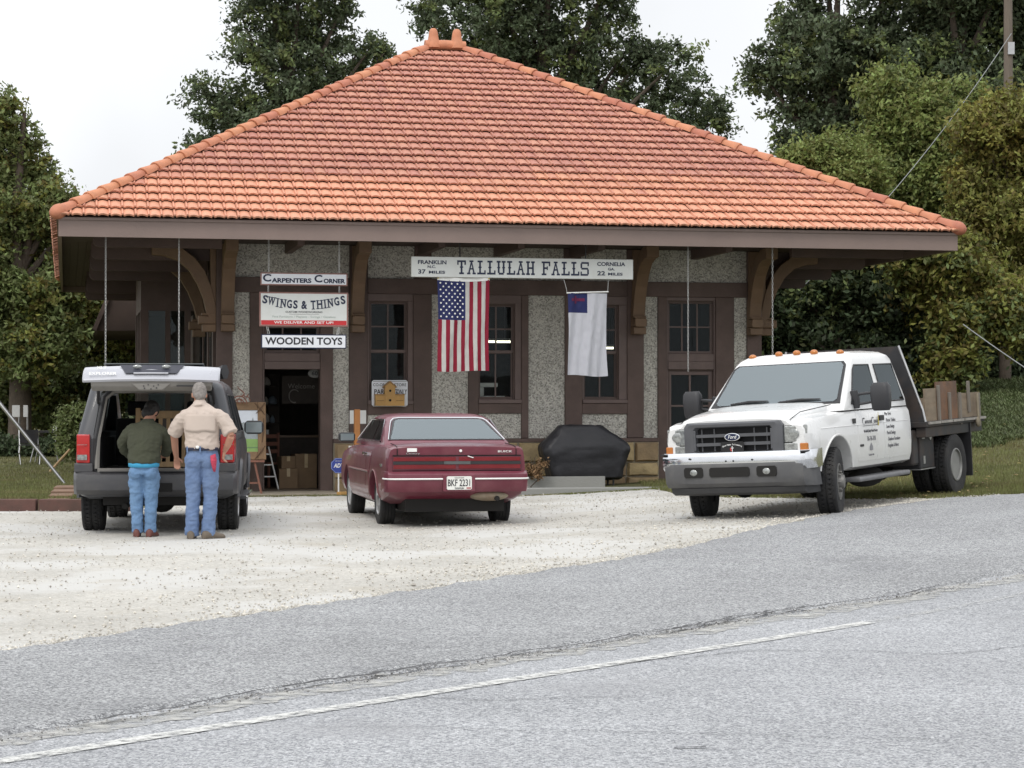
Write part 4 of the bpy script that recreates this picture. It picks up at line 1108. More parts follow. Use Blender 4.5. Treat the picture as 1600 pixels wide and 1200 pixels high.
ubv = B(); ubv.box(-.6, .6, -.85, 3.5, .34, .5); ubv.tube([(-.7,0,.34),(.7,0,.34)], .05, 8); ubv.ell((0,0,.34), (.16,.14,.13)); ubv.tube([(-.35,-.9,.33),(-.3,-.2,.36)], .035, 8); obj('underbody', ubv, m_under, suv)
# raised liftgate
G = [(-.64,1.825),(-.9,1.89),(-1.15,1.93),(-1.35,1.925),(-1.50,1.88),(-1.59,1.815),(-1.615,1.775)]
Gi = [(-1.60,1.752),(-1.45,1.79),(-1.2,1.84),(-.9,1.83),(-.64,1.775)]
b = B(); rings = []
for x, k in ((-.755,.93),(-.74,.985),(-.68,1.0),(-.4,1.012),(0,1.018),(.4,1.012),(.68,1.0),(.74,.985),(.755,.93)):
    rings.append([(x*(.80+.2*min(1, (-.64-y)/.6)), -1.1+(y+1.1)*k, 1.85+(z-1.85)*k-.035*abs(x)**2) for y, z in G+Gi])
b.loft(rings); gate = obj('liftgate', b, m_suv_gate, suv, smooth=True, ang=35)
def gate_pt(x, t, off):     # on the lower panel, t 0 bottom .. 1 top
    ys_, zs_ = zip(*G[:2:-1]); f = t*(len(ys_)-1); i = min(int(f), len(ys_)-2); u = f-i
    y, z = lerp(ys_[i], ys_[i+1], u), lerp(zs_[i], zs_[i+1], u); d = Vector((0, -(zs_[i+1]-zs_[i]), ys_[i+1]-ys_[i])); d.normalize()
    if d.y > 0: d = -d
    return Vector((x, y-.01, z-.035*x*x+.012))+d*off
b = B(); rec = [(-.36,.95),(.36,.95),(.28,.38),(-.28,.38)]
plate_quad(b, [gate_pt(x, t, .004) for x, t in rec], .006, (0,-.8,.5)); pr_ = obj('plate_recess', b, M('dark_blue_plastic', (.02,.021,.035), .5), gate)  # recess drawn as a thin dark blue plate laid on the gate
for s in (-1, 1):
    b = B(); p = gate_pt(s*.16, .72, .014); b.ell(p, (.05,.014,.022)); obj('plate_lamp', b, m_clear, pr_, smooth=True)
b = B(); b.tube([gate_pt(x, .34, .012) for x in (-.19,0,.19)], .010, 6); obj('gate_handle', b, m_suv_gate, gate)
nrm = math.atan2(.085, .09)
for body_, sz, x, t, wd in (('XLT', .045, -.55, .72, .11), ('EXPLORER', .05, -.53, .36, .30)):
    p = gate_pt(x, t, .012); text('model_badge', body_, sz, m_white, gate, p, rot=(R(58), 0, 0), width=wd, bold=.0015)
b = B(); b.prism([(-1.60,1.755),(-1.575,1.69),(-1.50,1.64),(-1.42,1.65),(-1.1,1.755),(-.75,1.76),(-1.0,1.83),(-1.4,1.80)], -.66, .66, 'x'); gt = obj('gate_lining', b, m_trim_in, gate, bevel=.012)
b = B(); b.prism([(-.22,1.725),(.22,1.725),(.13,1.65),(-.13,1.65)], -1.60, -1.555, 'y'); lt = obj('latch_panel', b, m_trim_in, gate, bevel=.01)
b = B()
for x, z in ((-.08,1.695),(-.03,1.71),(.03,1.695),(.08,1.71),(-.07,1.67),(0,1.663),(.06,1.675)): b.cyl((x,-1.606,z), .008, .01, 'y', 8)
obj('latch_hole', b, m_black, lt)
b = B(); b.box(.28,.50,-1.60,-1.54,1.69,1.705); obj('pull_strap', b, m_black, gate)
for s in (-1, 1):
    b = B(); b.tube([(s*.66,-.82,1.50),(s*.63,-1.12,1.80)], .012, 6); b.tube([(s*.655,-.86,1.54),(s*.64,-1.0,1.68)], .019, 6); obj('gas_strut', b, m_black, gate)
b = B(); b.prism([(-.70,1.835),(-.95,1.90),(-1.18,1.945),(-1.17,1.955),(-.95,1.915),(-.70,1.848)], -.56, .56, 'x'); obj('gate_window', b, m_cglass, gate)
b = B(); b.tube([(.55,-.75,1.80),(.80,-1.25,1.86)], [(.03,.05),(.05,.09)], 6); obj('gate_hinge_arm', b, m_black, gate)
# the slatted wooden piece being loaded
wc = thing('wooden_chair', 'slatted pale wood chair back lying inside the open cargo space', 'chair', P(0,0,0), 0)
wc.location = (-3.985, 24.42, .745); wc.rotation_euler = (R(-14), 0, .10)
m_pine = M('raw_pine', (.36,.24,.125), .6, var=.2, vs=5, bump=.15, stretch=(6,6,1))
b = B(); b.box(-.33,.33,-.02,.02,.60,.69); obj('top_rail', b, m_pine, wc, bevel=.01)
for i in range(7):
    x = -.27+i*.09; b = B(); b.box(x-.022,x+.022,-.012,.012,.08,.60); obj('slat', b, m_pine, wc)
for x in (-.35,.35):
    b = B(); b.box(x-.028,x+.028,-.03,.03,.0,.72); obj('back_post', b, m_pine, wc, bevel=.008)
b = B(); b.box(-.32,.32,-.02,.02,.02,.08); obj('bottom_rail', b, m_pine, wc)
# ------------------------------------------------------------------ white flatbed truck
m_wpaint = M('white_paint', (.70,.70,.69), .3, var=.03, vs=2, coat=.55, stain=(.62,.60,.55), sts=1.6, stam=.25)
m_bed = M('black_steel', (.028,.028,.030), .6, .2, var=.3, vs=4, stain=(.10,.06,.035), sts=2.5, stam=.4)
m_ply = M('weathered_plywood', (.21,.165,.115), .8, var=.22, vs=3, bump=.2, stain=(.13,.085,.05), sts=2, stam=.6, stretch=(1,1,4), objr=.12)
m_rust = M('rusty_board', (.17,.09,.05), .8, var=.3, vs=4, bump=.3, stain=(.10,.07,.055), sts=3, stam=.8)
m_stake = M('grey_stake', (.17,.15,.125), .8, var=.2, vs=5, bump=.2, stretch=(5,5,1))
m_mirror = M('mirror_black', (.035,.035,.038), .5, var=.1)
m_wshield = M('pale_windshield', (.20,.25,.255), .05, var=.08, vs=2, ior=1.7, spec=.6)
A = R(31)
truck = thing('flatbed_truck', 'white extended cab flatbed truck with dark grille facing the road', 'truck', (3.05, 25.16, .15), 0)
# the ground it stands on falls to its right: tilt with the land
_z = Vector((-.05, -.004, 1)).normalized(); _f = Vector((-math.sin(A), -math.cos(A), 0)); _f = (_f-_z*_f.dot(_z)).normalized(); _x = _f.cross(_z)
truck.rotation_euler = Matrix((_x, _f, _z)).transposed().to_euler()
truck.scale = (.94, .90, 1)
def prof_tr(p):
    w, zb, zs, zt = p
    return [(0,zb),(.86*w,zb),(.96*w,zb+.04),(.99*w,zb+.14),(w,zb+.28),(w,(zb+zs)/2+.1),(.995*w,zs-.17),(.98*w,zs-.06),(.95*w,zs-.012),(.88*w,zs),(.80*w,zs+.008),(.74*w,lerp(zs,zt,.55)),(.66*w,zt-.02),(.4*w,zt-.004),(0,zt)]
TB = LoftY([(.90,.93,.70,1.10,1.19),(.84,.965,.66,1.14,1.23),(.60,.985,.58,1.175,1.275),(.2,1.0,.56,1.195,1.31),(-.35,1.0,.52,1.215,1.345),(-.75,1.0,.50,1.22,1.30),(-2.70,1.0,.50,1.22,1.24)], prof_tr)
tb = obj('body', TB.build(), m_wpaint, truck, smooth=True, ang=30)
cut(tb, arc_cyl(0, .42, .52, .58, 1.2), arc_cyl(0, .42, .52, -1.2, -.58))
cb = B(); cb.loft([rrect(-2.72,-.30,.965,.07,1.225), rrect(-2.71,-.42,.955,.08,1.33), rrect(-2.60,-1.02,.815,.09,1.82), rrect(-2.55,-1.10,.79,.10,1.87), rrect(-2.45,-1.18,.72,.12,1.915), rrect(-2.25,-1.32,.55,.14,1.94)])
def ws_pt(x, t, off): return Vector((x, lerp(-.42,-1.02,t), lerp(1.33,1.82,t)))+Vector((0,.49,.60)).normalized()*off
nw = Vector((0,.49,.60))
cb_ = obj('cab', cb, m_wpaint, truck, smooth=True, ang=42)
_ci = B(); _ci.loft([rrect(-2.66,-.42,.90,.07,1.18), rrect(-2.64,-.55,.885,.08,1.33), rrect(-2.53,-1.12,.75,.09,1.80), rrect(-2.45,-1.25,.66,.10,1.87)])
_cw = B(); plate_quad(_cw, [ws_pt(x, t, -.16) for x, t in ((-.82,.04),(.82,.04),(.73,.93),(-.73,.93))], .3, nw)
_cs1 = B(); _cs1.prism([(-.66,1.32),(-1.58,1.32),(-1.60,1.74),(-1.12,1.74),(-1.03,1.69)], -1.2, 1.2, 'x')
_cs2 = B(); _cs2.prism([(-1.81,1.32),(-2.53,1.32),(-2.47,1.74),(-1.83,1.74)], -1.2, 1.2, 'x')
cut(cb_, _ci, _cw, _cs1, _cs2)
m_cabin = M('cabin_cloth', (.17,.17,.165), .9, var=.2)
b = B(); b.box(-.86,.86,-2.6,-.62,1.335,1.35); obj('cabin_trim', b, m_cabin, truck)
b = B(); b.box(-.80,.80,-.85,-.52,1.351,1.40); b.box(-.15,.35,-.75,-.60,1.401,1.425); obj('dashboard', b, m_cabin, truck, bevel=.01)
b = B(); b.add([(.1,-.62,1.428),(.42,-.6,1.428),(.38,-.78,1.43),(.12,-.8,1.43)], [(0,1,2,3)]); obj('dash_papers', b, m_white, truck)
b = B(); b.tube([(-.42+.17*math.cos(a), -.98-.05*math.sin(a), 1.42+.16*math.sin(a)) for a in np.linspace(0, 2*math.pi, 22)], .015, 6); obj('steering_wheel', b, m_black, truck)
for x in (-.42, .42):
    b = B(); b.box(x-.24,x+.24,-1.75,-1.6,1.351,1.60); b.box(x-.12,x+.12,-1.74,-1.64,1.61,1.74); obj('seat', b, m_cabin, truck, bevel=.03, bseg=3)
m_shield2 = glass_mat('truck_glass', (.76,.82,.82), 2.5, .02, .84)
m_side2 = glass_mat('truck_side_glass', (.22,.24,.24), 1.3, .02, .985)
b = B(); _so = ((-.90,-.04),(.90,-.04),(.88,.10),(.79,.90),(.74,.985),(-.74,.985),(-.79,.90),(-.88,.10)); _si = ((-.78,.07),(.78,.07),(.80,.13),(.72,.85),(.67,.92),(-.67,.92),(-.72,.85),(-.80,.13))
b.loft([[ws_pt(x, t, .001) for x, t in _so], [ws_pt(x, t, .007) for x, t in _so], [ws_pt(x, t, .007) for x, t in _si], [ws_pt(x, t, .001) for x, t in _si]], cap=False); obj('windscreen_seal', b, m_black, truck)
for s in (-1, 1):
    b = B(); b.tube([(s*.735,.885,1.165),(s*.76,.6,1.245),(s*.785,.2,1.27),(s*.79,-.34,1.30)], .005, 4); obj('hood_gap', b, m_seam, truck)
    b = B(); b.tube([(s*(TB.side(y,1.04)+.0), y, 1.04) for y in np.linspace(.5,-2.6,16)], .008, 4); obj('body_crease', b, m_wpaint, truck, smooth=True)
b = B(); plate_quad(b, [ws_pt(x, t, .008) for x, t in ((-.84,.06),(-.80,.0),(.80,.0),(.84,.06),(.76,.88),(.71,.955),(-.71,.955),(-.76,.88))], .004, nw); obj('windscreen', b, m_shield2, truck)
for x0, x1 in ((.62,.10),(-.05,-.62)):
    b = B(); b.tube([ws_pt(x0,.01,.02), ws_pt((x0+x1)/2,.045,.03), ws_pt(x1,.05,.025)], [.012,.016,.008], 6); obj('wiper', b, m_black, truck)
def cs(s, y, z, off=.004): return (s*(lerp(.955,.815,(z-1.33)/.49)+off), y, z)
for s in (-1, 1):
    for nm, poly in (('side_window', [(-.62,1.30),(-1.60,1.30),(-1.62,1.76),(-1.10,1.76),(-1.0,1.70)]), ('rear_side_window', [(-1.78,1.30),(-2.56,1.30),(-2.49,1.76),(-1.80,1.76)])):
        b = B(); plate_quad(b, [cs(s, y, z, .001) for y, z in poly], .004, (s,0,.28)); obj(nm, b, m_side2, truck)
        b = B(); b.tube([cs(s, y, z, .004) for y, z in poly+poly[:1]], .011, 5); obj('window_seal', b, m_black, truck)
    q = obj('door', TB.panel(s, [(-.72,.60),(-.72,1.21),(-1.66,1.213),(-1.66,.60)]), m_wpaint, truck, smooth=True, ang=40)
    q2 = obj('rear_door', TB.panel(s, [(-1.675,.60),(-1.675,1.213),(-2.60,1.215),(-2.60,.60)]), m_wpaint, truck, smooth=True, ang=40)
    b = B(); b.cbox(-.075, .075, -.014, .014, -.032, .032, .012); o = obj('door_handle', b, m_black, truck); o.rotation_euler = (0,0,math.pi/2); o.location = (s*1.008, -1.56, 1.10)
    b = B(); b.box(-.005,.005,-.05,.05,-.03,.03); o = obj('cowl_vent', b, m_black, truck); o.location = (s*.999, -.60, 1.09)
    b = B(); b.box(-.005,.005,-.06,.06,-.014,.014); o = obj('fender_badge', b, m_black, truck); o.location = (s*1.006, -.82, .79)
    b = B(); b.box(min(s*.80,s*1.04), max(s*.80,s*1.04), -2.5, -.62, .36, .415); obj('running_board', b, M('running_board_grey', (.16,.16,.165), .6, var=.2), truck, bevel=.02)
    b = B(); b.tube([(s*(TB.side(y, max(.62,z))+.004), y, z) for y, z in [(.53*math.cos(a), .42+.53*math.sin(a)) for a in np.linspace(R(14), R(166), 22)]], .014, 6); obj('wheel_lip', b, m_wpaint, truck, smooth=True)
    # towing mirror: two arms and a tall head
    o = thing('towing_mirror', None, None); o.parent = truck; o.location = (s*.97, -.72, 1.33)
    b = B(); b.tube([(s*-.01,0,.12),(s*.0,-.01,-.0),(s*.0,-.02,-.09)], [(.035,.06),(.05,.07),(.045,.06)], 10); obj('mirror_foot', b, m_mirror, o, smooth=True)
    b = B(); b.tube([(0,0,.07),(s*.16,-.03,.085),(s*.30,-.03,.085)], .018, 8); b.tube([(0,0,-.05),(s*.14,-.03,-.035),(s*.30,-.03,-.01)], .015, 8); obj('mirror_arm', b, m_mirror, o, smooth=True)
    b = B(); b.loft([rrect(-.07,.05,.095,.04,-.13), rrect(-.085,.07,.115,.05,-.10), rrect(-.09,.085,.125,.05,.05), rrect(-.085,.08,.12,.05,.16), rrect(-.06,.05,.09,.04,.205)]); q = obj('mirror_head', b, m_mirror, o, smooth=True, ang=50); q.location = (s*.35, -.02, .0)
    # head lamps
    xa, xb = sorted((s*.658, s*.935)); b = B(); b.prism([(xa,.68),(xb,.68),(xb,.866 if s > 0 else .921),(xa,.921 if s > 0 else .866)], .782, 1.098, 'z'); obj('headlight_seal', b, m_seam, truck)
    x0, x1 = sorted((s*.665, s*.945))
    b = B(); b.prism([(x0,.70),(x1,.70),(x1,.875 if s > 0 else .93),(x0,.93 if s > 0 else .875)] if s > 0 else [(x0,.70),(x1,.70),(x1,.93),(x0,.875)], .905, 1.095, 'z'); o = obj('headlight', b, m_clear, truck, bevel=.014)
    b = B(); b.ell((s*.78,.912,1.0), (.08,.008,.06), 14, 8); obj('lamp_reflector', b, m_clear, o, smooth=True)
    b = B(); b.prism([(x0,.70),(x1,.70),(x1,.875),(x0,.935)] if s > 0 else [(x0,.70),(x1,.70),(x1,.935),(x0,.875)], .79, .898, 'z'); o = obj('turn_lamp', b, m_clear, truck, bevel=.01)
    x0, x1 = sorted((s*.86, s*.952)); b = B(); b.box(x0, x1, .70, .912, .795, .893); obj('amber_lens', b, m_amber, o, bevel=.01)
# grille
b = B()
fr = [(-.665,.80),(-.63,.755),(.63,.755),(.665,.80),(.665,1.115),(.62,1.165),(-.62,1.165),(-.665,1.115)]
inn = [(-.50,.84),(-.48,.825),(.48,.825),(.50,.84),(.50,1.075),(.475,1.10),(-.475,1.10),(-.50,1.075)]
b.loft([[(x,.86,z) for x, z in fr], [(x,.96,z) for x, z in fr], [(lerp(x,i,.3),.985,lerp(z,j,.3)) for (x,z),(i,j) in zip(fr,inn)], [(lerp(x,i,.8),.975,lerp(z,j,.8)) for (x,z),(i,j) in zip(fr,inn)], [(x,.91,z) for x, z in inn]], cap=False)
m_gr = M('dark_grey_grille', (.085,.087,.094), .45, var=.08)
gr = obj('grille', b, m_gr, truck, smooth=True, ang=35)
b = B(); b.box(-.56,.56,.902,.910,.80,1.12); obj('grille_backing', b, M('radiator_dark', (.008,.008,.009), .9), gr)
for z in (.91, 1.01):
    b = B(); b.cbox(-.50,.50,.915,.965,z-.018,z+.018,.008); obj('grille_bar', b, m_gr, gr)
for x in (-.27,.27,-.44,.44):
    b = B(); b.box(x-.008,x+.008,.90,.92,.83,1.09); obj('grille_bar', b, m_gr, gr)
for s in (-1, 1):
    b = B(); b.box(min(s*.505,s*.535), max(s*.505,s*.535), .90,.975,.84,1.08); obj('grille_bar', b, m_gr, gr, bevel=.008)
b = B(); b.lathe([(.968,.02),(.972,1.0),(.985,1.0),(.988,.86)], 'y', n=32); b.v = [(x*.105, y, .99+z*.045) for x, y, z in b.v]; em = obj('maker_emblem', b, m_chrome, gr, smooth=True, ang=40)
b = B(); b.lathe([(.984,.01),(.990,.86),(.991,.01)], 'y', n=32); b.v = [(x*.105, y, .99+z*.045) for x, y, z in b.v]; obj('emblem_field', b, M('emblem_blue', (.012,.02,.06), .3), em)
q = text('emblem_script', 'Ford', .06, m_white, em, (0, .993, .99), rot=(R(90),0,R(180)), width=.115, shear=.25)
b = B(); b.cbox(-.155,.155,.99,.996,.755,.925,.012); fp = obj('front_plate', b, M('plate_black', (.012,.012,.013), .4), truck); fp.location = (0, .0, .012)
# arched top line of the club plate
for i, ch in enumerate('Good News Fellowship'):
    if ch == ' ': continue
    a = (i-9.5)/9.5; text('plate_print', ch, .026, m_white, fp, (-a*.125, .998, .893-.022*a*a), rot=(R(90), R(-a*12), R(180)))
text('plate_print', 'Where The Love Is Real', .022, m_white, fp, (0,.998,.783), rot=(R(90),0,R(180)), width=.25, bold=.0006)
b = B(); b.box(-.004,.004,.997,.999,.81,.875); b.box(-.02,.02,.997,.9985,.848,.855); obj('plate_cross', b, m_white, fp)
b = B(); b.prism([(.006,.81),(.026,.825),(.03,.845),(.018,.86),(.014,.84)], .997, .9985, 'y'); obj('plate_flame', b, M('plate_red', (.5,.03,.03), .5), fp)
# bumper: chrome bar over a grey valance
def barloft(pr, ws):
    b = B(); b.loft([[(x, y+dy, z) for y, z in pr] for x, dy in ws]); return b
WS = [(-1.01,-.34),(-1.0,-.16),(-.96,-.075),(-.86,-.035),(-.5,0),(0,.015),(.5,0),(.86,-.035),(.96,-.075),(1.0,-.16),(1.01,-.34)]
bp = obj('front_bumper', barloft([(.90,.56),(1.03,.545),(1.075,.58),(1.085,.66),(1.07,.715),(1.02,.755),(.90,.76)], WS), m_chrome, truck, smooth=True, ang=35)
bp.location = (0, 0, .062)
val = barloft([(.90,.34),(1.03,.35),(1.085,.40),(1.10,.47),(1.105,.60),(1.095,.628),(.98,.63)], [(-.98,-.36),(-.975,-.18),(-.93,-.09),(-.80,-.03),(-.5,.004),(0,.018),(.5,.004),(.80,-.03),(.93,-.09),(.975,-.18),(.98,-.36)])
m_val = M('valance_grey', (.095,.095,.098), .6, var=.12, vs=4, stain=(.14,.135,.125), sts=4, stam=.4)
va = obj('valance', val, m_val, bp, smooth=True, ang=35)
b = B(); b.cbox(-.27,.27,1.10,1.127,.475,.585,.02); obj('air_opening', b, m_under, bp)
for s in (-1, 1):
    b = B(); b.cbox(min(s*.36,s*.62), max(s*.36,s*.62), 1.08,1.116,.47,.59,.02); o = obj('fog_lamp_pocket', b, m_under, bp)
    b = B(); b.ell((s*.49,1.108,.53), (.055,.02,.04), 14, 8); obj('fog_lamp', b, m_clear, o, smooth=True)
    x0, x1 = sorted((s*.90, s*.985)); b = B(); b.box(x0,x1,.88,1.015,.735,.75); obj('bumper_cap', b, m_black, bp)
b = B()
for x, z in ((-.3,.665),(.05,.655),(-.05,.655),(.55,.69)): b.cyl((x,1.085 if abs(x)<.5 else 1.075,z), .011, .02, 'y', 10)
obj('bumper_bolt', b, m_black, bp)
b = barloft([(.80,.255),(.95,.255),(1.03,.285),(1.06,.345),(.85,.36)], [(-.93,-.34),(-.90,-.14),(-.6,-.02),(0,.0),(.6,-.02),(.90,-.14),(.93,-.34)]); obj('air_dam', b, M('air_dam_grey', (.05,.05,.052), .7, var=.15), bp, smooth=True, ang=35)
# roof marker lamps
for x in (-.62,-.25,0,.25,.62):
    b = B(); b.ell((x, -1.235+.05*abs(x), 1.945-.06*x*x), (.055,.045,.036), 12, 8); obj('marker_lamp', b, m_amber, truck, smooth=True)
# hood decal
b = B()
rr = random.Random(3)
for i in range(9):
    x = -.17+i*.042+rr.uniform(-.01,.01); z = 1.306
    y0 = .02+rr.uniform(-.05,.03); b.add([(x-.016,y0,z+.006),(x+.018,y0+.02,z+.006),(x+.024,y0+.15,z-.002),(x-.008,y0+.13,z-.002)], [(0,1,2,3)])
obj('hood_decal', b, m_ink, truck)
# lettering on the driver's door
def dt(name, s, size, y, z, wd=None, mat=None, **k):
    return text(name, s, size, mat or M('door_print', (.10,.10,.11), .6), truck, (-TB.side(y,z)-.006, y, z), rot=(R(90),0,R(-90)), width=wd, ext=.001, **k)
dt('door_lettering', 'C', .13, -.935, 1.07); dt('door_lettering', 'ARPENTERS', .062, -1.10, 1.06, .25); dt('door_lettering', 'C', .13, -1.265, 1.07); dt('door_lettering', 'ORNER', .062, -1.375, 1.06, .15)
dt('door_lettering', 'We Build Quality Wood Products', .05, -1.16, .955, .50, bold=.0008)
dt('door_lettering', '706-746-7696', .085, -1.17, .86, .32, M('grey_print', (.22,.22,.23), .6))
for i, l in enumerate(('Play Sets', 'Picnic Tables', 'Lawn Swings', 'Porch Swings', 'Outdoor Furniture', 'Pergolas & More')):
    dt('door_lettering', l, .062, -1.80-.02*len(l)+.12, 1.14-i*.078, .027*len(l), bold=.0005)
b = B(); b.prism([(-1.43,1.01),(-1.46,1.01),(-1.445,1.17)], -1.012, -1.007, 'x'); obj('door_emblem', b, M('gold_print', (.45,.36,.06), .5), truck)
b = B(); b.box(-1.012,-1.007,-1.42,-.90,1.018,1.024); obj('door_rule', b, m_ink, truck)
g_ = M('grey_print', (.22,.22,.23))
b = B(); b.prism([(-1.10,.72),(-1.20,.72),(-1.20,.765),(-1.15,.81),(-1.10,.765)], -1.010, -1.006, 'x'); obj('door_emblem', b, g_, truck)
dt('door_lettering', 'Tallulah Falls', .035, -1.16, .665, .2, g_)
# wheels: steered fronts, dual rears
for s in (-1, 1):
    wheel(truck, (s*.87, 0, .40), .40, .245, .215, s, rim_hub, rz=R(14), tread='lug', mat=M('dusty_wheel', (.20,.195,.185), .5, .5, var=.25)).scale = (1/.94, 1/.90, 1)
    for k, x in enumerate((.75, 1.03)):
        wheel(truck, (s*x, -4.11, .40), .40, .235, .215, s, rim_dish, tread='lug', mat=M('pale_wheel', (.24,.24,.23), .5, .3, var=.2)).scale = (1/.94, 1/.90, 1)
b = B(); b.tube([(-.8,0,.40),(.8,0,.40)], .05, 8); b.ell((.3,0,.38), (.15,.15,.15)); b.tube([(-1.0,-4.11,.40),(1.0,-4.11,.40)], .06, 8); b.ell((0,-4.11,.40), (.19,.18,.19)); b.box(-.45,-.35,-5.2,.8,.50,.66); b.box(.35,.45,-5.2,.8,.50,.66); b.box(-.3,.3,-.8,.5,.36,.6); b.ell((-.55,-2.1,.36), (.2,.5,.13)); b.tube([(-.55,-2.9,.36),(-.6,-3.6,.34)], .05, 8)
obj('chassis', b, m_under, truck, smooth=True, ang=40)
# flatbed
bed = obj('flatbed', B().box(-1.17,1.17,-5.4,-2.86,.93,1.0).box(-1.14,-1.0,-5.35,-2.9,.80,.93).box(1.0,1.14,-5.35,-2.9,.80,.93), m_bed, truck, bevel=.008)
for s in (-1, 1):
    b = B()
    for i in range(5): b.box(min(s*1.172,s*1.20), max(s*1.172,s*1.20), -5.39+i*.50, -5.39+i*.50+.46, .965, .995)
    obj('rub_rail', b, M('worn_rail', (.33,.31,.28), .5, .5, var=.3), bed)
b = B(); b.prism([(-1.15,.995),(1.15,.995),(1.12,1.15),(.82,1.98),(-.82,1.98),(-1.12,1.15)], -2.92, -2.87, 'y'); obj('bulkhead', b, m_bed, bed)
for s in (-1, 1):
    b = B(); b.tube([(s*1.155,-2.865,1.0),(s*1.125,-2.865,1.15),(s*.825,-2.865,1.985)], .016, 6); obj('bulkhead_edge', b, m_steel, bed)
b = B(); b.box(-1.02,-.62,-3.55,-2.98,.40,.92); q = obj('tool_box', b, m_bed, truck, bevel=.012)
b = B(); b.cyl((-1.03,-3.40,.80), .045, .012, 'x', 16); b.box(-1.03,-1.021,-3.16,-3.06,.78,.85); b.box(-1.028,-1.021,-3.15,-3.08,.46,.56); obj('box_latch', b, m_steel, q)
b = B(); b.box(-1.025,-.6,-3.56,-2.97,.385,.398); obj('box_lip', b, m_steel, q)
b = B(); b.box(-1.0,-.3,-2.97,-2.74,.45,.90); obj('fuel_tank', b, m_bed, truck, bevel=.03)
for s in (-1, 1):
    x0, x1 = sorted((s*.55, s*1.16)); b = B(); b.box(x0,x1,-4.78,-4.755,.22,.93); obj('mud_flap', b, m_black, truck)
# side boards, panels and stakes of the bed
for y0, y1, z1, mm in ((-3.42,-2.95,1.42,m_ply),(-4.32,-3.44,1.50,m_rust),(-5.34,-4.34,1.33,m_ply)):
    b = B(); b.box(-1.13,-1.11,y0,y1,1.003,z1); obj('side_board', b, mm, bed)
    b = B(); b.box(1.11,1.13,y0,y1,1.003,z1); obj('side_board', b, m_ply, bed)
b = B(); b.box(-1.10,1.10,-5.32,-5.30,1.003,1.28); obj('tail_board', b, m_ply, bed)
for y, h in ((-3.47,1.46),(-3.92,1.40),(-4.36,1.42),(-4.80,1.42),(-5.2,1.45)):
    for s in (-1, 1):
        b = B(); b.box(min(s*1.132,s*1.165), max(s*1.132,s*1.165), y-.035, y+.035, 1.0, h); q = obj('stake', b, m_stake, bed, bevel=.006); q.rotation_euler = (R(rr.uniform(-2,2)),0,0)
b = B(); b.tube([(-1.19,-5.05,1.32),(-1.20,-5.02,1.1),(-1.21,-5.0,.98)], .02, 6); b.ell((-1.2,-5.0,.93), (.035,.07,.07)); obj('strap_ratchet', b, M('worn_strap', (.2,.17,.12), .8, var=.3), bed)
# ------------------------------------------------------------------ signs, flags and things at the depot front
m_board = M('sign_white', (.66,.68,.66), .5, var=.05, vs=4, stain=(.45,.44,.40), sts=4, stam=.3)
m_board_b = M('sign_bright', (.74,.76,.80), .4, var=.03)
m_navy = M('navy_print', (.012,.018,.05), .5, var=.05)
m_sred = M('sign_red', (.52,.03,.035), .5, var=.05)
m_edge = M('sign_edge_wood', (.26,.14,.12), .6, var=.15)
m_galv = M('galvanised_chain', (.46,.46,.45), .4, .6, var=.2)
def chain(b, p0, p1, ln=.045, r=.0044, w=.011):
    p0, p1 = Vector(p0), Vector(p1); d = p1-p0; n = max(1, int(d.length/ln)); d.normalize()
    s1 = d.orthogonal().normalized(); s2 = d.cross(s1)
    for i in range(n):
        c = p0+(p1-p0)*((i+.5)/n); s = s1 if i % 2 else s2
        h = (p1-p0).length/n*.66
        b.tube([c-d*h, c-d*h*.6+s*w, c+d*h*.6+s*w, c+d*h, c+d*h*.6-s*w, c-d*h*.6-s*w, c-d*h], r, 4, cap=False)
for u, z0, lab in ((-2.02, 2.0, 'galvanised chain hanging from the eave at its far left end'), (-.83, 2.0, 'galvanised chain hanging above the raised liftgate, beside the curved brackets'), (7.92, 2.06, 'galvanised chain hanging loose in front of the closed door'), (9.46, 2.0, 'galvanised chain hanging down to the white truck roof')):
    b = B(); chain(b, (0,0,4.335-z0), (0,0,0), .05); b.tube([(0,0,4.34-z0),(0,0,4.29-z0)], .012, 6)
    o = single('hanging_chain', b, m_galv, lab, 'chain', P(u, -2.3, z0), YAW, group='chains hanging from the front eave')
def board(name, lab, w, h, mat, loc, edge=None, e=.022, th=.035):
    o = thing(name, lab, 'sign', loc, YAW, group='signs hanging from the front eave')
    b = B(); b.box(-w/2, w/2, -th/2, th/2, -h/2, h/2); obj('board', b, edge or mat, o, bevel=.004, bseg=1)
    b = B(); b.box(-w/2+e, w/2-e, -th/2-.003, -th/2+.001, -h/2+e, h/2-e); obj('face', b, mat, o)
    return o
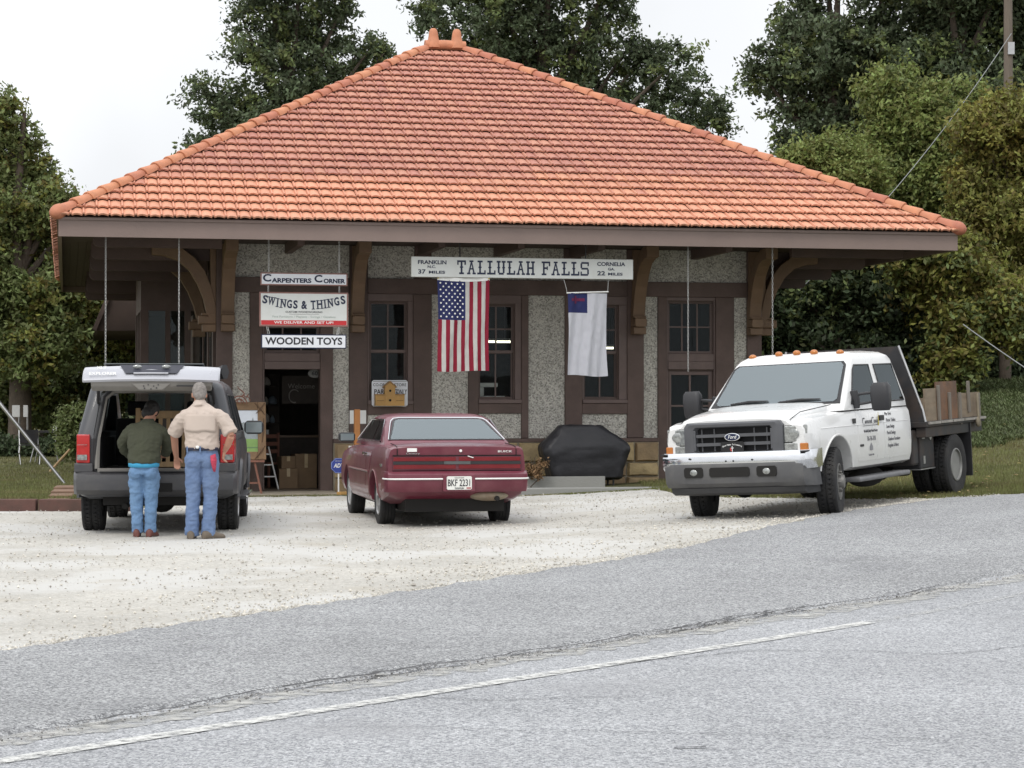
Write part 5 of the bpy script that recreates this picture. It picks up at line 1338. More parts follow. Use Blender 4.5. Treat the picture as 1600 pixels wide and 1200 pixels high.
# station name board: slab letters built from strokes
GL = {'T': [(0,.87,.8,1),(0,.68,.13,.87),(.67,.68,.8,.87),(.32,.1,.48,.87),(.18,0,.62,.13),(.25,.46,.55,.56)],
 'L': [(.05,.87,.52,1),(.2,.1,.36,.9),(.02,0,.8,.13),(.67,.1,.8,.30),(.14,.46,.42,.56)],
 'U': [(0,.87,.36,1),(.46,.87,.82,1),(.10,.12,.26,.9),(.56,.12,.72,.9),(.18,0,.64,.14),(.05,.46,.31,.56),(.51,.46,.77,.56)],
 'H': [(0,.87,.34,1),(.46,.87,.8,1),(.09,.1,.25,.9),(.55,.1,.71,.9),(0,0,.34,.13),(.46,0,.8,.13),(.2,.44,.6,.57)],
 'F': [(0,.87,.8,1),(.67,.66,.8,.87),(.12,.1,.28,.9),(.0,0,.44,.13),(.28,.45,.56,.58),(.48,.38,.58,.65)],
 'S': [(.08,.87,.66,1),(.0,.56,.15,.90),(.08,.45,.70,.58),(.63,.10,.78,.47),(.10,0,.70,.13),(.0,.0,.12,.3),(.66,.70,.78,1)],
 'A': [(.22,.88,.58,1),(0,0,.3,.12),(.5,0,.8,.12),(.2,.34,.6,.45)]}
GLP = {'A': [[(.10,.1),(.24,.1),(.46,.9),(.34,.9)], [(.70,.1),(.56,.1),(.36,.9),(.46,.9)]]}
ts = board('station_sign', 'long white TALLULAH FALLS station sign with black slab letters', 3.884, .35, m_board, P(4.988, -2.3, 3.815), M('sign_edge_grey', (.40,.40,.37), .6, var=.2), .008)
x = -1.15; hgt = .235
for ch in 'TALLULAH FALLS':
    if ch == ' ': x += .10; continue
    s_ = .150/.8; b = B()
    for (x0, z0, x1, z1) in GL[ch]: b.box(x+x0*s_, x+x1*s_, -.0245-rs.uniform(0,.0008), -.020, (z0-.5)*hgt, (z1-.5)*hgt)
    for pl_ in GLP.get(ch, []): b.prism([(x+px_*s_, (pz-.5)*hgt) for px_, pz in pl_], -.0235-rs.uniform(0,.0006), -.020, 'y')
    x += .1712
    obj('letter', b, m_navy, ts)
for s_, sz, x, z, w in (('FRANKLIN', .09, -1.58, .075, .49), ('N.C.', .06, -1.59, .0, .14), ('37', .10, -1.76, -.085, .13), ('MILES', .065, -1.50, -.092, .28), ('CORNELIA', .09, 1.545, .085, .50), ('GA.', .06, 1.55, .0, .12), ('22', .10, 1.37, -.075, .14), ('MILES', .065, 1.62, -.085, .26)):
    text('lettering', s_, sz, m_navy, ts, (x, -.022, z), width=w, bold=.005)
b = B()
for x in (-1.1, 1.1): b.tube([(x,0,.17),(x,0,.52)], .012, 6)
obj('hanger_rod', b, m_black, ts)
# the three shop signs
cc = board('shop_sign', 'white CARPENTERS CORNER sign, topmost of the three hanging shop signs', 1.47, .215, m_board_b, P(1.272, -2.0, 3.597), m_edge)
for s_, sz, x, z, w in (('C', .17, -.625, .010, .14), ('ARPENTERS', .10, -.21, -.028, .67), ('C', .17, .239, .005, .135), ('ORNER', .10, .507, -.030, .368)):
    text('lettering', s_, sz, m_navy, cc, (x, -.022, z), width=w, bold=.007)
b = B()
for x in (-.595, .595): chain(b, (x,0,.105), (x,0,.735), .045)
obj('sign_chain', b, m_galv, cc)
sw = board('shop_sign', 'white SWINGS & THINGS sign with a red band along its foot', 1.50, .58, m_board, P(1.269, -2.0, 3.087), m_edge, .025)
SER = {'I': [(.5,0),(.5,1)], 'N': [(.12,0),(.12,1),(.88,1)], 'H': [(.15,0),(.15,1),(.85,0),(.85,1)], 'T': [(.5,0)], 'W': [(.06,1),(.5,1),(.94,1)]}
def serif(ch, x, z, w, h, tilt, par):
    q = text('lettering', ch, h*1.38, m_navy, par, (x, -.0225, z), rot=(R(90), R(tilt), 0), width=w, bold=.008)
    b = B()
    for fx, fz in SER.get(ch, []): b.box((fx-.5)*w-.028, (fx-.5)*w+.028, -.0015, .0005, (fz-.5)*h*1.0-.006, (fz-.5)*h*1.0+.006)
    if b.v:
        o = obj('letter_serif', b, m_navy, par); o.location = (x, -.0235, z); o.rotation_euler = (0, R(tilt), 0)
lay = [('S',-.655,.085),('W',-.545,.12),('I',-.445,.022),('N',-.35,.085),('G',-.245,.085),('S',-.145,.075),('&',0.0,.10),('T',.155,.085),('H',.265,.09),('I',.355,.022),('N',.445,.085),('G',.555,.085),('S',.66,.078)]
for ch, x, w in lay: serif(ch, x, .165-.095*(1-(x/.68)**2), w, .135, 10*x/.68*-1, sw)
text('lettering', 'CUSTOM WOODWORKING', .045, m_ink, sw, (0,-.022,-.045), width=.62, bold=.001)
b = B(); b.box(-.25,.25,-.0222,-.020,-.083,-.079); obj('rule', b, m_ink, sw)
text('lettering', 'Fine Furniture / Playsets - Swings / Gazebos', .048, M('faded_green_print', (.34,.40,.36), .6), sw, (0,-.022,-.125), width=1.06)
b = B(); b.box(-.72,.72,-.0235,-.020,-.262,-.185); obj('red_band', b, m_sred, sw)
text('lettering', 'WE DELIVER AND SET UP!', .058, m_white, sw, (0,-.0245,-.223), width=1.0, bold=.0025)
b = B()
for x in (-.60, .60): chain(b, (x,0,.29), (x,0,.40), .04)
obj('sign_chain', b, m_galv, sw)
wt = board('shop_sign', 'white WOODEN TOYS sign, lowest of the three hanging shop signs', 1.437, .24, m_board_b, P(1.27, -2.0, 2.548), m_navy, .018)
text('lettering', 'WOODEN TOYS', .165, m_ink, wt, (0,-.022,0), width=1.30, bold=.006)
b = B()
for x, d in ((-.59,-.03),(.57,.03)): chain(b, (x,0,.12), (x+d,0,.25), .045, .007, .018)
obj('sign_chain', b, m_galv, wt)

# flags
def cloth(w, h, seed, nx_, nz_, matf, name, mats, par, sag=.0):
    def pos(a, t):      # a 0..1 across, t 0 top .. 1 bottom
        k = .35+.65*t
        x = (a-.5)*w*(1-.03*math.sin(t*3.1)+.0)+.02*t*mnoise.noise(Vector((t*2, seed, 0)))
        y = k*(.042*math.sin(a*10+seed+t*2.2)+.022*math.sin(a*23+t*5+seed*2))+.012*mnoise.noise(Vector((a*22, t*14, seed)))
        z = -t*h-.025*math.sin(a*math.pi)*(1-t*.2)*sag-.015*t*math.sin(a*5+seed)
        return Vector((x, y, z))
    b = B()
    for j in range(nz_+1):
        for i in range(nx_+1): b.v.append(tuple(pos(i/nx_, j/nz_)))
    for j in range(nz_):
        for i in range(nx_):
            b.f.append((j*(nx_+1)+i, j*(nx_+1)+i+1, (j+1)*(nx_+1)+i+1, (j+1)*(nx_+1)+i)); b.m.append(matf((i+.5)/nx_, (j+.5)/nz_))
    return obj(name, b, mats, par, smooth=True, ang=None), pos
m_fr = M('flag_red', (.27,.012,.035), .8, var=.08, trans=.25)
m_fw = M('flag_white', (.62,.61,.58), .8, var=.06, trans=.3)
m_fb = M('flag_blue', (.018,.024,.10), .8, var=.08, trans=.15)
m_fw2 = M('flag_pale', (.66,.67,.73), .8, var=.05, vs=2, trans=.35)
us = thing('american_flag', 'United States flag hung upright below the station sign', 'flag', P(3.955, -2.28, 3.61), YAW, group='flags hung under the station sign')
mats3 = [m_fr, m_fw, m_fb]
def usm(a, t):
    if a < 7/13 and t < .435: return 2
    return 0 if int(a*13) % 2 == 0 else 1
_, ps = cloth(.90, 1.55, 1.3, 52, 60, usm, 'cloth', mats3, us, 1)
sb = B(); sb.add([(math.cos(R(90+36*k))*(.021 if k % 2 == 0 else .009), 0, math.sin(R(90+36*k))*(.021 if k % 2 == 0 else .009)) for k in range(10)], [tuple(range(10))])
sme = sb.mesh('star', m_white)
for i in range(11):
    for j in range(9):
        if (i+j) % 2: continue
        q = link(bpy.data.objects.new('star', sme), us); q.location = ps((7/13)*(j+1)/10, .435*(i+1)/12)+Vector((0,-.009,0))
b = B(); q = [ps(i/20, 0) for i in range(21)]; b.loft([[(p.x, p.y-.004, p.z+.05) for p in q], [(p.x, p.y-.004, p.z-.012) for p in q]], cap=False, closed=False); hd = obj('heading', b, m_white, us, smooth=True)
b = B()
for i in (0, 20): b.cyl((q[i].x*.97, q[i].y-.006, q[i].z+.02), .014, -.004, 'y', 10)
obj('grommet', b, M('brass', (.5,.38,.12), .4, 1), hd)
b = B(); b.tube([(q[0].x,q[0].y,q[0].z+.03),(q[0].x,.0,.06)], .004, 5); b.tube([(q[20].x,q[20].y,q[20].z+.03),(q[20].x,.0,.06)], .004, 5); obj('flag_cord', b, m_galv, us)
cf = thing('christian_flag', 'white flag with blue canton and red cross, hung on cords', 'flag', P(6.125, -2.28, 3.40), YAW, group='flags hung under the station sign')
_, ps = cloth(.70, 1.42, 4.1, 40, 50, lambda a, t: 1 if (a < .5 and t < .235) else 0, 'cloth', [m_fw2, m_fb], cf)
b = B()
for a0, a1, t0, t1 in ((.09,.43,.062,.098),(.17,.22,.035,.128)):
    g = [[ps(lerp(a0,a1,i/6), tt)+Vector((0,-.005-.001*(t0 < .05),0)) for i in range(7)] for tt in (t0, t1)]; b.loft(g, cap=False, closed=False)
obj('cross', b, M('flag_cross_red', (.11,.012,.05), .8), cf)
b = B(); b.tube([(-.37,-.005,.0),(.37,-.005,.03)], .012, 8); obj('flag_rod', b, m_white, cf)
b = B(); b.tube([(-.36,0,.0),(-.38,0,.1),(-.42,0,.235)], .006, 5); b.tube([(.36,0,.03),(.37,0,.235)], .006, 5); obj('flag_cord', b, m_galv, cf)

# parking sign and birdhouse at the first window
pk = thing('parking_sign', 'white metal PARKING ONLY sign fixed across the window behind the birdhouse', 'sign', P(3.02, -.10, 1.685), YAW)
b = B(); b.cbox(-.325,.325,-.006,.006,-.235,.235,.03); obj('plate', b, m_board_b, pk)
for q in ((-.305,.305,.209,.215),(-.305,.305,-.215,-.209)):
    b = B(); b.box(q[0],q[1],-.009,-.0065,q[2],q[3]); obj('sign_border', b, m_ink, pk)
text('lettering', 'CO-OP', .075, m_ink, pk, (-.20,-.008,.15), width=.2); text('lettering', 'STORE', .075, m_ink, pk, (.19,-.008,.15), width=.22)
text('lettering', 'PARKING', .13, m_ink, pk, (-.07,-.008,.02), width=.42, bold=.002); text('lettering', 'ONLY', .13, m_ink, pk, (.215,-.008,.02), width=.19, bold=.002)
m_bh = M('birdhouse_wood', (.45,.26,.085), .6, var=.15, vs=6, bump=.1)
bh = thing('birdhouse', 'honey coloured wooden birdhouse with a gabled middle and two side boxes', 'birdhouse', P(3.0, -.20, 1.46), YAW)
b = B(); b.prism([(-.09,.0),(.09,.0),(.09,.34),(0,.42),(-.09,.34)], -.09, .09, 'y'); obj('middle_box', b, m_bh, bh)
for s in (-1, 1):
    b = B(); x0, x1 = sorted((s*.092, s*.26)); b.box(x0,x1,-.08,.08,.0,.19); obj('side_box', b, m_bh, bh)
    b = B(); b.box(x0-.004,x1+.004,-.095,.095,.191,.21); obj('box_lid', b, M('birdhouse_lid', (.33,.19,.07), .6), bh)
    b = B(); b.prism([(0,.425),(s*.115,.325),(s*.12,.34),(0,.445)], -.105, .105, 'y'); obj('roof_slope', b, M('birdhouse_lid', (.33,.19,.07)), bh)
for x, z in ((0,.27),(0,.10)):
    b = B(); b.cyl((x,-.0905,z), .022, -.003, 'y', 14); obj('entry_hole', b, m_seam, bh)
b = B()
for x0, x1 in ((-.24,-.11),(.11,.24)): b.box(x0,x1,-.082,-.0802,.09,.096)
obj('slot', b, m_seam, bh)

# easel, framed picture, scroll ornament at the left of the open door
m_redwood = M('red_brown_wood', (.22,.10,.07), .7, var=.2, vs=6, bump=.2)
m_rustic = M('rustic_frame_wood', (.20,.125,.07), .8, var=.25, vs=8, bump=.4, bs=25)
ea = thing('easel', 'red brown wooden easel standing beside the open door', 'easel', P(.34, -.95, -.06), YAW)
b = B()
for x0, x1 in ((-.28,-.16),(.30,.18)):
    b2 = B(); b2.tube([(x0,-.18,0),(x1,-.02,.62)], [(.03,.02)]*2, 6); obj('leg', b2, m_redwood, ea)
b2 = B(); b2.tube([(0,.42,0),(0,.02,1.0)], [(.025,.02)]*2, 6); obj('leg', b2, m_redwood, ea)
b2 = B(); b2.box(-.36,.36,-.09,.02,.55,.585); obj('ledge', b2, m_redwood, ea)
b2 = B(); b2.box(-.24,.25,-.12,-.09,.18,.21); obj('stretcher', b2, m_redwood, ea)
fp_ = thing('framed_picture', 'landscape picture in a wide rustic wooden frame on the easel', 'picture', P(.34, -.99, .53), YAW)
fp_.rotation_euler = (R(-6), 0, YAW)
for nm, q in (('frame_side', (-.39,-.25,-.03,.03,0,1.0)), ('frame_side', (.25,.39,-.03,.03,0,1.0)), ('frame_rail', (-.248,.248,-.026,.026,0,.14)), ('frame_rail', (-.248,.248,-.026,.026,.86,1.0))):
    b = B(); b.box(*q); obj(nm, b, m_rustic, fp_, bevel=.01)
b = B()
for x0, z0, x1, z1 in ((.20,.98,.37,.78),(.37,.98,.22,.80),(.20,.02,.37,.24),(-.37,.98,-.2,.8),(.32,.3,.35,.72)): b.tube([(x0,-.035,z0),((x0+x1)/2+.01,-.045,(z0+z1)/2),(x1,-.035,z1)], [.008,.011,.006], 5)
obj('applied_twig', b, M('twig_brown', (.11,.065,.04), .9), fp_)
b = B(); b.box(-.25,.25,-.005,.005,.14,.86); pic = obj('canvas', b, M('painted_sky', (.62,.66,.72), .6, var=.06, vs=4), fp_)
b = B(); b.box(-.249,.249,-.008,-.0055,.141,.36); obj('painted_field', b, M('painted_grass', (.20,.33,.10), .6, var=.2, vs=6), pic)
b = B(); b.box(-.249,.249,-.009,-.0056,.20,.225); obj('painted_bank', b, M('painted_bank', (.12,.2,.09), .6), pic)
b = B(); b.prism([(-.249,.36),(.249,.36),(.249,.62),(.20,.60),(.17,.74),(.12,.62),(.06,.56),(.02,.66),(-.06,.62),(-.12,.68),(-.2,.6),(-.249,.64)], -.0075, -.0052, 'y'); obj('painted_trees', b, M('painted_trees', (.26,.29,.30), .6, var=.3, vs=14), pic)
so = thing('scroll_ornament', 'red brown metal scroll ornament on top of the picture frame', 'ornament', P(.29, -.95, 1.50), YAW)
b = B()
b.tube([(-.14+.0*k, 0, 0) if False else (-.02+.13*math.cos(a), 0, .13*math.sin(a)+.0) for k, a in enumerate(np.linspace(0, math.pi, 14))], .012, 6)
b.tube([(-.02+.08*math.cos(a), 0, .08*math.sin(a)) for a in np.linspace(0, math.pi, 12)], .012, 6)
b.tube([(-.02+.035*math.cos(a), 0, .04+.035*math.sin(a)) for a in np.linspace(0, 2*math.pi, 12)], .010, 6)
obj('scroll', b, m_redwood, so, smooth=True)
b = B(); b.tube([(.02,0,.12),(.07,0,.17),(.04,0,.21),(-.03,0,.26),(-.05,0,.30)], [.014,.013,.012,.010,.005], 6); b.tube([(.05,0,.14),(.14,0,.11),(.17,0,.05)], .01, 6); b.tube([(.10,0,.11),(.14,0,.16)], .01, 6); obj('finial', b, m_redwood, so, smooth=True)

# inside the open door: ladder, plaque, welcome board, boxes, counter; lit tubes deeper in the shop
la = thing('step_ladder', 'white step ladder just inside the open doorway', 'ladder', P(.86, .5, -.04), YAW)
for x0, x1 in ((.22,.06),(-.22,-.06)):
    b = B(); b.tube([(x0,-.1,0),(x1,.1,.76)], [(.022,.014)]*2, 6); obj('rail', b, m_white, la)
for z in (.22, .43, .62):
    b = B(); k = z/.76; b.box(-.21+.15*k,.21-.15*k,-.13+.2*k,-.05+.2*k,z,z+.02); obj('step', b, m_white, la)
oq = thing('number_plaque', 'small oval plaque numbered 60 hanging in the doorway', 'plaque', P(1.72, .32, 2.04), YAW)
b = B(); b.lathe([(-.01,.01),(-.008,1),(.008,1),(.01,.01)], 'y', n=28); b.v = [(x*.12, y, z*.075) for x, y, z in b.v]; obj('oval', b, M('plaque_grey', (.20,.20,.19), .5), oq)
text('lettering', '60', .10, m_ink, oq, (0,-.012,0), width=.11, bold=.002)
we = thing('welcome_board', 'dark board with faint WELCOME lettering inside the doorway', 'sign', P(1.62, 1.6, 1.72), YAW)
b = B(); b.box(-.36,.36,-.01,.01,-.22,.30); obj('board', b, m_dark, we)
text('lettering', 'Welcome', .13, M('dim_print', (.30,.28,.26), .7), we, (0,-.012,.10), width=.5)
b = B(); b.tube([(-.13+.1*math.cos(a), -.014, -.08+.12*math.sin(a)) for a in np.linspace(.7, 5.0, 14)], .012, 5); obj('wreath', b, M('dim_print', (.30,.28,.26)), we)
m_card = M('cardboard', (.20,.135,.08), .85, var=.12)
for i, (u, v, z, sx, sz, lab) in enumerate(((1.30,.95,-.04,.34,.36,'brown cardboard box on the shop floor inside the door'),(1.62,1.15,-.04,.40,.62,'tall brown carton standing behind the floor box'),(1.28,.97,.322,.26,.22,'small carton on top of the floor box inside the door'))):
    o = thing('carton', lab, 'box', P(u, v, z), YAW+.1*i, group='cartons inside the doorway')
    b = B(); b.box(-sx/2,sx/2,-sx/2,sx/2,0,sz); obj('case', b, m_card, o, bevel=.004, bseg=1)
    b = B(); b.box(-.03,.03,-sx/2-.002,sx/2,sz,sz+.002); b.box(-.03,.03,-sx/2-.003,-sx/2-.001,sz*.6,sz); obj('tape', b, M('packing_tape', (.45,.36,.22), .3), o)
ct = thing('shop_counter', 'dark wooden counter deep inside the shop doorway', 'counter', P(1.3, 2.6, -.04), YAW)
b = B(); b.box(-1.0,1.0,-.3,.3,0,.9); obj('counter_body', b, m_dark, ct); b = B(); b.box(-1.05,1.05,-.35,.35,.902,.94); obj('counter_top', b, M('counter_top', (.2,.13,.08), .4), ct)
cn = thing('slatted_chair', 'small brown wooden chair behind the cartons in the doorway', 'chair', P(1.10, 1.55, -.04), YAW+.4)
b = B(); b.box(-.22,.22,-.2,.2,.42,.455); obj('seat', b, m_redwood, cn, bevel=.008)
for x in (-.19,.19):
    b = B(); b.box(x-.02,x+.02,-.19,-.15,0,.42); obj('leg', b, m_redwood, cn)
    b = B(); b.box(x-.02,x+.02,.15,.19,0,1.0); obj('leg', b, m_redwood, cn)
for z in (.62,.76,.90):
    b = B(); b.box(-.17,.17,.16,.18,z,z+.07); obj('slat', b, m_redwood, cn)
mg = B(); mg.lathe([(0,.04),(.005,.05),(.11,.05),(.11,.043),(.02,.04)], 'z', n=18); single('white_mug', mg, m_white, 'small white pot standing on the counter inside the doorway', 'pot', P(1.05, 2.42, .90), 0, smooth=True)
sh = thing('display_shelf', 'dark shelf of small goods on the left inside the shop door', 'shelf', P(.95, 2.2, -.04), YAW+.9)
for z in (1.15, 1.5, 1.85):
    b = B(); b.box(-.4,.4,-.12,.12,z,z+.025); obj('board', b, m_dark, sh)
b = B(); b.box(-.42,-.40,-.12,.12,0,2.1); b.box(.40,.42,-.12,.12,0,2.1); obj('upright', b, m_dark, sh)
for i in range(11):
    u = -.34+(i % 4)*.22; z = (1.176,1.526,1.876)[i//4]; c_ = ((.30,.25,.18),(.16,.20,.24),(.36,.34,.31),(.25,.10,.08))[(i*7) % 4]
    b = B(); w_ = .05+.02*((i*5) % 3); b.lathe([(0,w_*.7),(.02,w_),(.08+.02*(i % 3),w_*.9),(.13+.02*(i % 3),w_*.4),(.15+.02*(i % 3),.005)], 'z', n=10)
    q = Vector((u,-.02,z)); q.rotate(Matrix.Rotation(YAW+.9, 4, 'Z'))
    single('shop_trinket', b, M('trinket_%d' % ((i*7) % 4), c_, .6), 'small %s trinket on the %s board of the shelf inside the shop door' % (('tan', 'blue grey', 'pale', 'red brown')[(i*7) % 4], ('lowest', 'middle', 'top')[i//4]), 'trinket', P(.95,2.2,-.04)+q, i, group='trinkets on the shop shelf', smooth=True)
m_tube = M('lit_tube', (.9,.9,.8), .4, var=0, emit=(1.0,.95,.74), em=3.2)
for u0, u1, z, lab in ((4.75,5.95,2.70,'lit fluorescent tube lamp glimpsed through the window by the flag'),(6.9,8.06,2.588,'lit fluorescent tube lamp glimpsed past the white flag')):
    o = thing('tube_lamp', lab, 'lamp', P((u0+u1)/2, 3.0, z), YAW, group='lit tubes inside the shop')
    w = (u1-u0)/2; b = B(); b.box(-w,w,-.06,.06,.035,.08); obj('housing', b, m_white, o)
    b = B(); b.tube([(-w+.03,-.02,.012),(w-.03,-.02,.012)], .02, 8); obj('tube', b, m_tube, o)
    b = B(); b.tube([(-w*.7,0,.08),(-w*.7,0,3.54-z)], .006, 4); b.tube([(w*.7,0,.08),(w*.7,0,3.54-z)], .006, 4); obj('hanger', b, m_galv, o)
wd = thing('sewing_machine', 'pale machine standing behind the middle window', 'machine', P(4.95, .40, 1.58), YAW)
b = B(); b.box(-.24,.26,-.08,.08,0,.06); obj('bed_plate', b, m_white, wd, bevel=.01)
b = B(); b.box(-.22,-.12,-.05,.05,.062,.22); obj('head_column', b, m_white, wd, bevel=.01)
b = B(); b.box(-.24,.14,-.05,.05,.222,.30); obj('arm', b, m_white, wd, bevel=.015)
b = B(); b.box(-.55,.75,-.14,.16,-.06,-.002); single('window_shelf', b, m_frame, 'wooden shelf inside the middle window under the pale machine', 'shelf', P(4.95, .40, 1.58), YAW)

# display stand, notices, yard sign, grill, boards
ds = thing('display_stand', 'orange timber post with a small wooden literature box', 'stand', P(2.28, -1.2, -.07), YAW)
b = B(); b.box(-.05,.05,-.05,.05,0,1.47); obj('post', b, M('orange_timber', (.36,.15,.045), .6, var=.15, bump=.15), ds, bevel=.006)
b = B(); b.box(-.20,.20,-.22,-.055,.60,.615); b.box(-.20,.20,-.22,-.205,.616,.79); b.box(-.20,-.185,-.204,-.055,.616,.79); b.box(.185,.20,-.204,-.055,.616,.79); obj('box', b, m_bh, ds)
b = B(); b.box(-.17,.05,-.20,-.06,.65,.86); o = obj('leaflets', b, m_white, ds); o.rotation_euler = (R(8),0,0)
for u, lab in ((2.36,'white paper notice pinned on the post, left of the orange timber'),(2.545,'white paper notice pinned on the post, right of the orange timber')):
    b = B(); b.box(-.055,.055,-.001,.001,-.12,.12); single('paper_notice', b, m_white, lab, 'notice', P(u,-.059,1.26), YAW, group='notices pinned on the wall post')
ad = thing('security_sign', 'blue octagonal ADT security sign on a white stake', 'sign', P(1.985, -1.0, -.09), YAW)
oct_ = [(math.cos(R(22.5+45*k))*.142, .512+math.sin(R(22.5+45*k))*.142) for k in range(8)]
b = B(); b.prism(oct_, -.008, .008, 'y'); obj('octagon', b, M('sign_blue', (.035,.06,.30), .4, var=.05), ad)
b = B(); pts = [(x*.92, -.0095, .512+(z-.512)*.92) for x, z in oct_]; b.tube(pts+pts[:1], .004, 4); obj('border_line', b, M('pale_blue', (.35,.42,.7), .5), ad)
text('lettering', 'ADT', .10, m_white, ad, (0,-.010,.51), width=.18, bold=.005, shear=.2)
text('lettering', 'SECURED BY', .022, m_white, ad, (0,-.010,.592), width=.11)
b = B(); b.box(-.012,.012,-.006,.006,0,.372); obj('stake', b, m_white, ad)
b = B(); b.box(-.32,.32,-.06,.06,0,.05); single('plank_offcut', b, m_bh, 'short tan plank offcut lying below the security sign', 'plank', P(2.18,-1.55,-.055), YAW+.5, bevel=.004)
gc = thing('covered_grill', 'barbecue grill under a sagging black fabric cover', 'grill', P(6.42,-.80,-.06), YAW)
b = B(); rings = []
for z, w, d, ox in ((.22,.64,.30,.03),(.24,.655,.31,.03),(.40,.685,.32,.02),(.58,.75,.33,0),(.70,.80,.34,0),(.80,.80,.335,0),(.90,.70,.31,-.01),(1.02,.56,.27,-.03),(1.12,.44,.23,-.06),(1.165,.40,.20,-.06),(1.18,.36,.17,-.06)):
    ring = rrect(-d, d, w, min(.16, d*.6), z, 8)
    out = []
    for i, p in enumerate(ring):
        a = math.atan2(p[1], p[0]); k = 1+.035*math.sin(a*9+z*5)*(1.2-z)+.03*mnoise.noise(Vector((p[0]*5, p[1]*5, z*4)))
        out.append((p[0]*k+ox, p[1]*k, z-.04*max(0, math.sin(a*3+1))*(z < .3)))
    rings.append(out)
b.loft(rings); me = b.mesh('grill_cover', M('cover_black', (.022,.022,.026), .5, var=.25, vs=3, bump=.35, bs=9), True, 60)
cov = link(bpy.data.objects.new('cover', me), gc); md = cov.modifiers.new('s', 'SUBSURF'); md.levels = md.render_levels = 2
for k, d_ in enumerate((.028,)):
    tx = bpy.data.textures.new('wrinkle', 'CLOUDS'); tx.noise_scale = .22; md = cov.modifiers.new('d', 'DISPLACE'); md.texture = tx; md.strength = .06
for x in (-.5, .5):
    for y in (-.2, .2):
        b = B(); b.cyl((x,y,0), .02, .26, 'z', 8); obj('leg', b, m_black, gc)
m_grey_w = M('grey_weathered_wood', (.30,.30,.285), .85, var=.2, vs=2, bump=.3, bs=30, stain=(.17,.165,.15), sts=2, stam=.6, stretch=(.6,3,3))
b = B(); b.box(-.98,.745,-.02,.02,0,.235); single('grey_board', b, m_grey_w, 'weathered grey board on edge in front of the covered grill', 'board', P(5.76,-2.0,.005), YAW, bevel=.004)
b = B(); b.box(-1.9,1.75,-.09,.09,0,.18); o = single('long_timber', b, m_grey_w, 'long weathered landscape timber lying along the lot below the grill', 'timber', P(6.1,-2.9,-.095), YAW, bevel=.02)
# ------------------------------------------------------------------ the two people behind the liftgate
m_skin = M('skin', (.42,.215,.145), .55, var=.1, vs=9)
m_hair_g = M('grey_hair', (.22,.20,.185), .8, var=.3, vs=40)
m_hair_d = M('dark_hair', (.012,.010,.009), .6, var=.3, vs=30)
m_shirt = M('tan_shirt', (.50,.42,.365), .85, var=.06, vs=6)
m_jacket = M('olive_fleece', (.052,.056,.036), .95, var=.12, vs=10, bump=.15, bs=80)
m_den1 = M('blue_denim', (.12,.18,.315), .85, var=.12, vs=7, fine=.08, bs=60, stain=(.18,.245,.37), sts=4, stam=.5)
m_den2 = M('bright_denim', (.125,.22,.37), .85, var=.12, vs=7, fine=.08, bs=60, stain=(.18,.29,.44), sts=4, stam=.5)
def hand(b, w, d, side, s=1.0, curl=.5):
    """palm and five bent fingers; w wrist, d pointing direction, side towards the thumb"""
    w = Vector(w); d = Vector(d).normalized(); sd = (Vector(side)-d*d.dot(Vector(side))).normalized(); n = d.cross(sd).normalized()
    c = w+d*.045*s
    b.tube([w, w+d*.03*s, w+d*.075*s, w+d*.09*s], [(.025*s,.02*s),(.034*s,.018*s),(.04*s,.016*s),(.036*s,.013*s)], 10)
    for k, (off, L) in enumerate(((.030,.070),(.010,.080),(-.011,.074),(-.030,.058))):
        p0 = w+d*.075*s+sd*off*s*1.0; a = curl
        d1 = (d*math.cos(a)+n*math.sin(a)); d2 = (d*math.cos(2*a)+n*math.sin(2*a)); d3 = (d*math.cos(2.7*a)+n*math.sin(2.7*a))
        q1 = p0+d1*L*.48*s; q2 = q1+d2*L*.30*s; q3 = q2+d3*L*.25*s
        b.tube([p0, q1, q2, q3], [.0095*s, .009*s, .0085*s, .0065*s], 8)
    t0 = w+d*.02*s+sd*.025*s; t1 = t0+(d*.6+sd*.75+n*.25)*.04*s; t2 = t1+(d*.9+sd*.25+n*.3)*.032*s
    b.tube([t0, t1, t2], [.013*s, .011*s, .008*s], 8)
def head(b, c, s=1.0, tilt=0.0, turn=0.0):
    """skull, jaw, nose, brow, ears, lips; faces +y before tilting forward"""
    m = Matrix.Translation(Vector(c)) @ Matrix.Rotation(turn, 4, 'Z') @ Matrix.Rotation(-tilt, 4, 'X')
    k = len(b.v)
    b.ell((0,-.01,.02), (.076*s,.098*s,.105*s), 20, 14); b.ell((0,.03,-.055), (.058*s,.066*s,.072*s), 16, 10)
    b.ell((0,.096*s,-.012), (.013,.022,.026), 8, 6); b.ell((0,.086*s,-.026), (.02,.016,.012), 8, 6)
    b.ell((0,.080*s,.034), (.052,.016,.012), 10, 6); b.ell((0,.085*s,-.062), (.026,.012,.009), 8, 6); b.ell((0,.075*s,-.10), (.024,.02,.018), 8, 6)
    for q in (-1, 1):
        b.ell((q*.078*s,-.005,-.01), (.010,.022,.034), 8, 6); b.ell((q*.034,.078*s,.012), (.016,.010,.010), 8, 6)
    b.xf(m, k); return m
def wr(a, f, seed, z0=None, z1=None):
    def fold(p):
        q = Vector((p.x*f+seed, p.y*f, p.z*f*1.4)); n1 = mnoise.noise(q)
        r = 1-abs(mnoise.noise(Vector((p.x*f*1.2+p.z*f*.9+seed, p.y*f*1.2, p.z*f*2.0-p.x*f*.7))))*2.2      # sharp fold lines
        return a*(n1+.5*mnoise.noise(q*2.6)+.45*max(0, r)**2)
    return fold
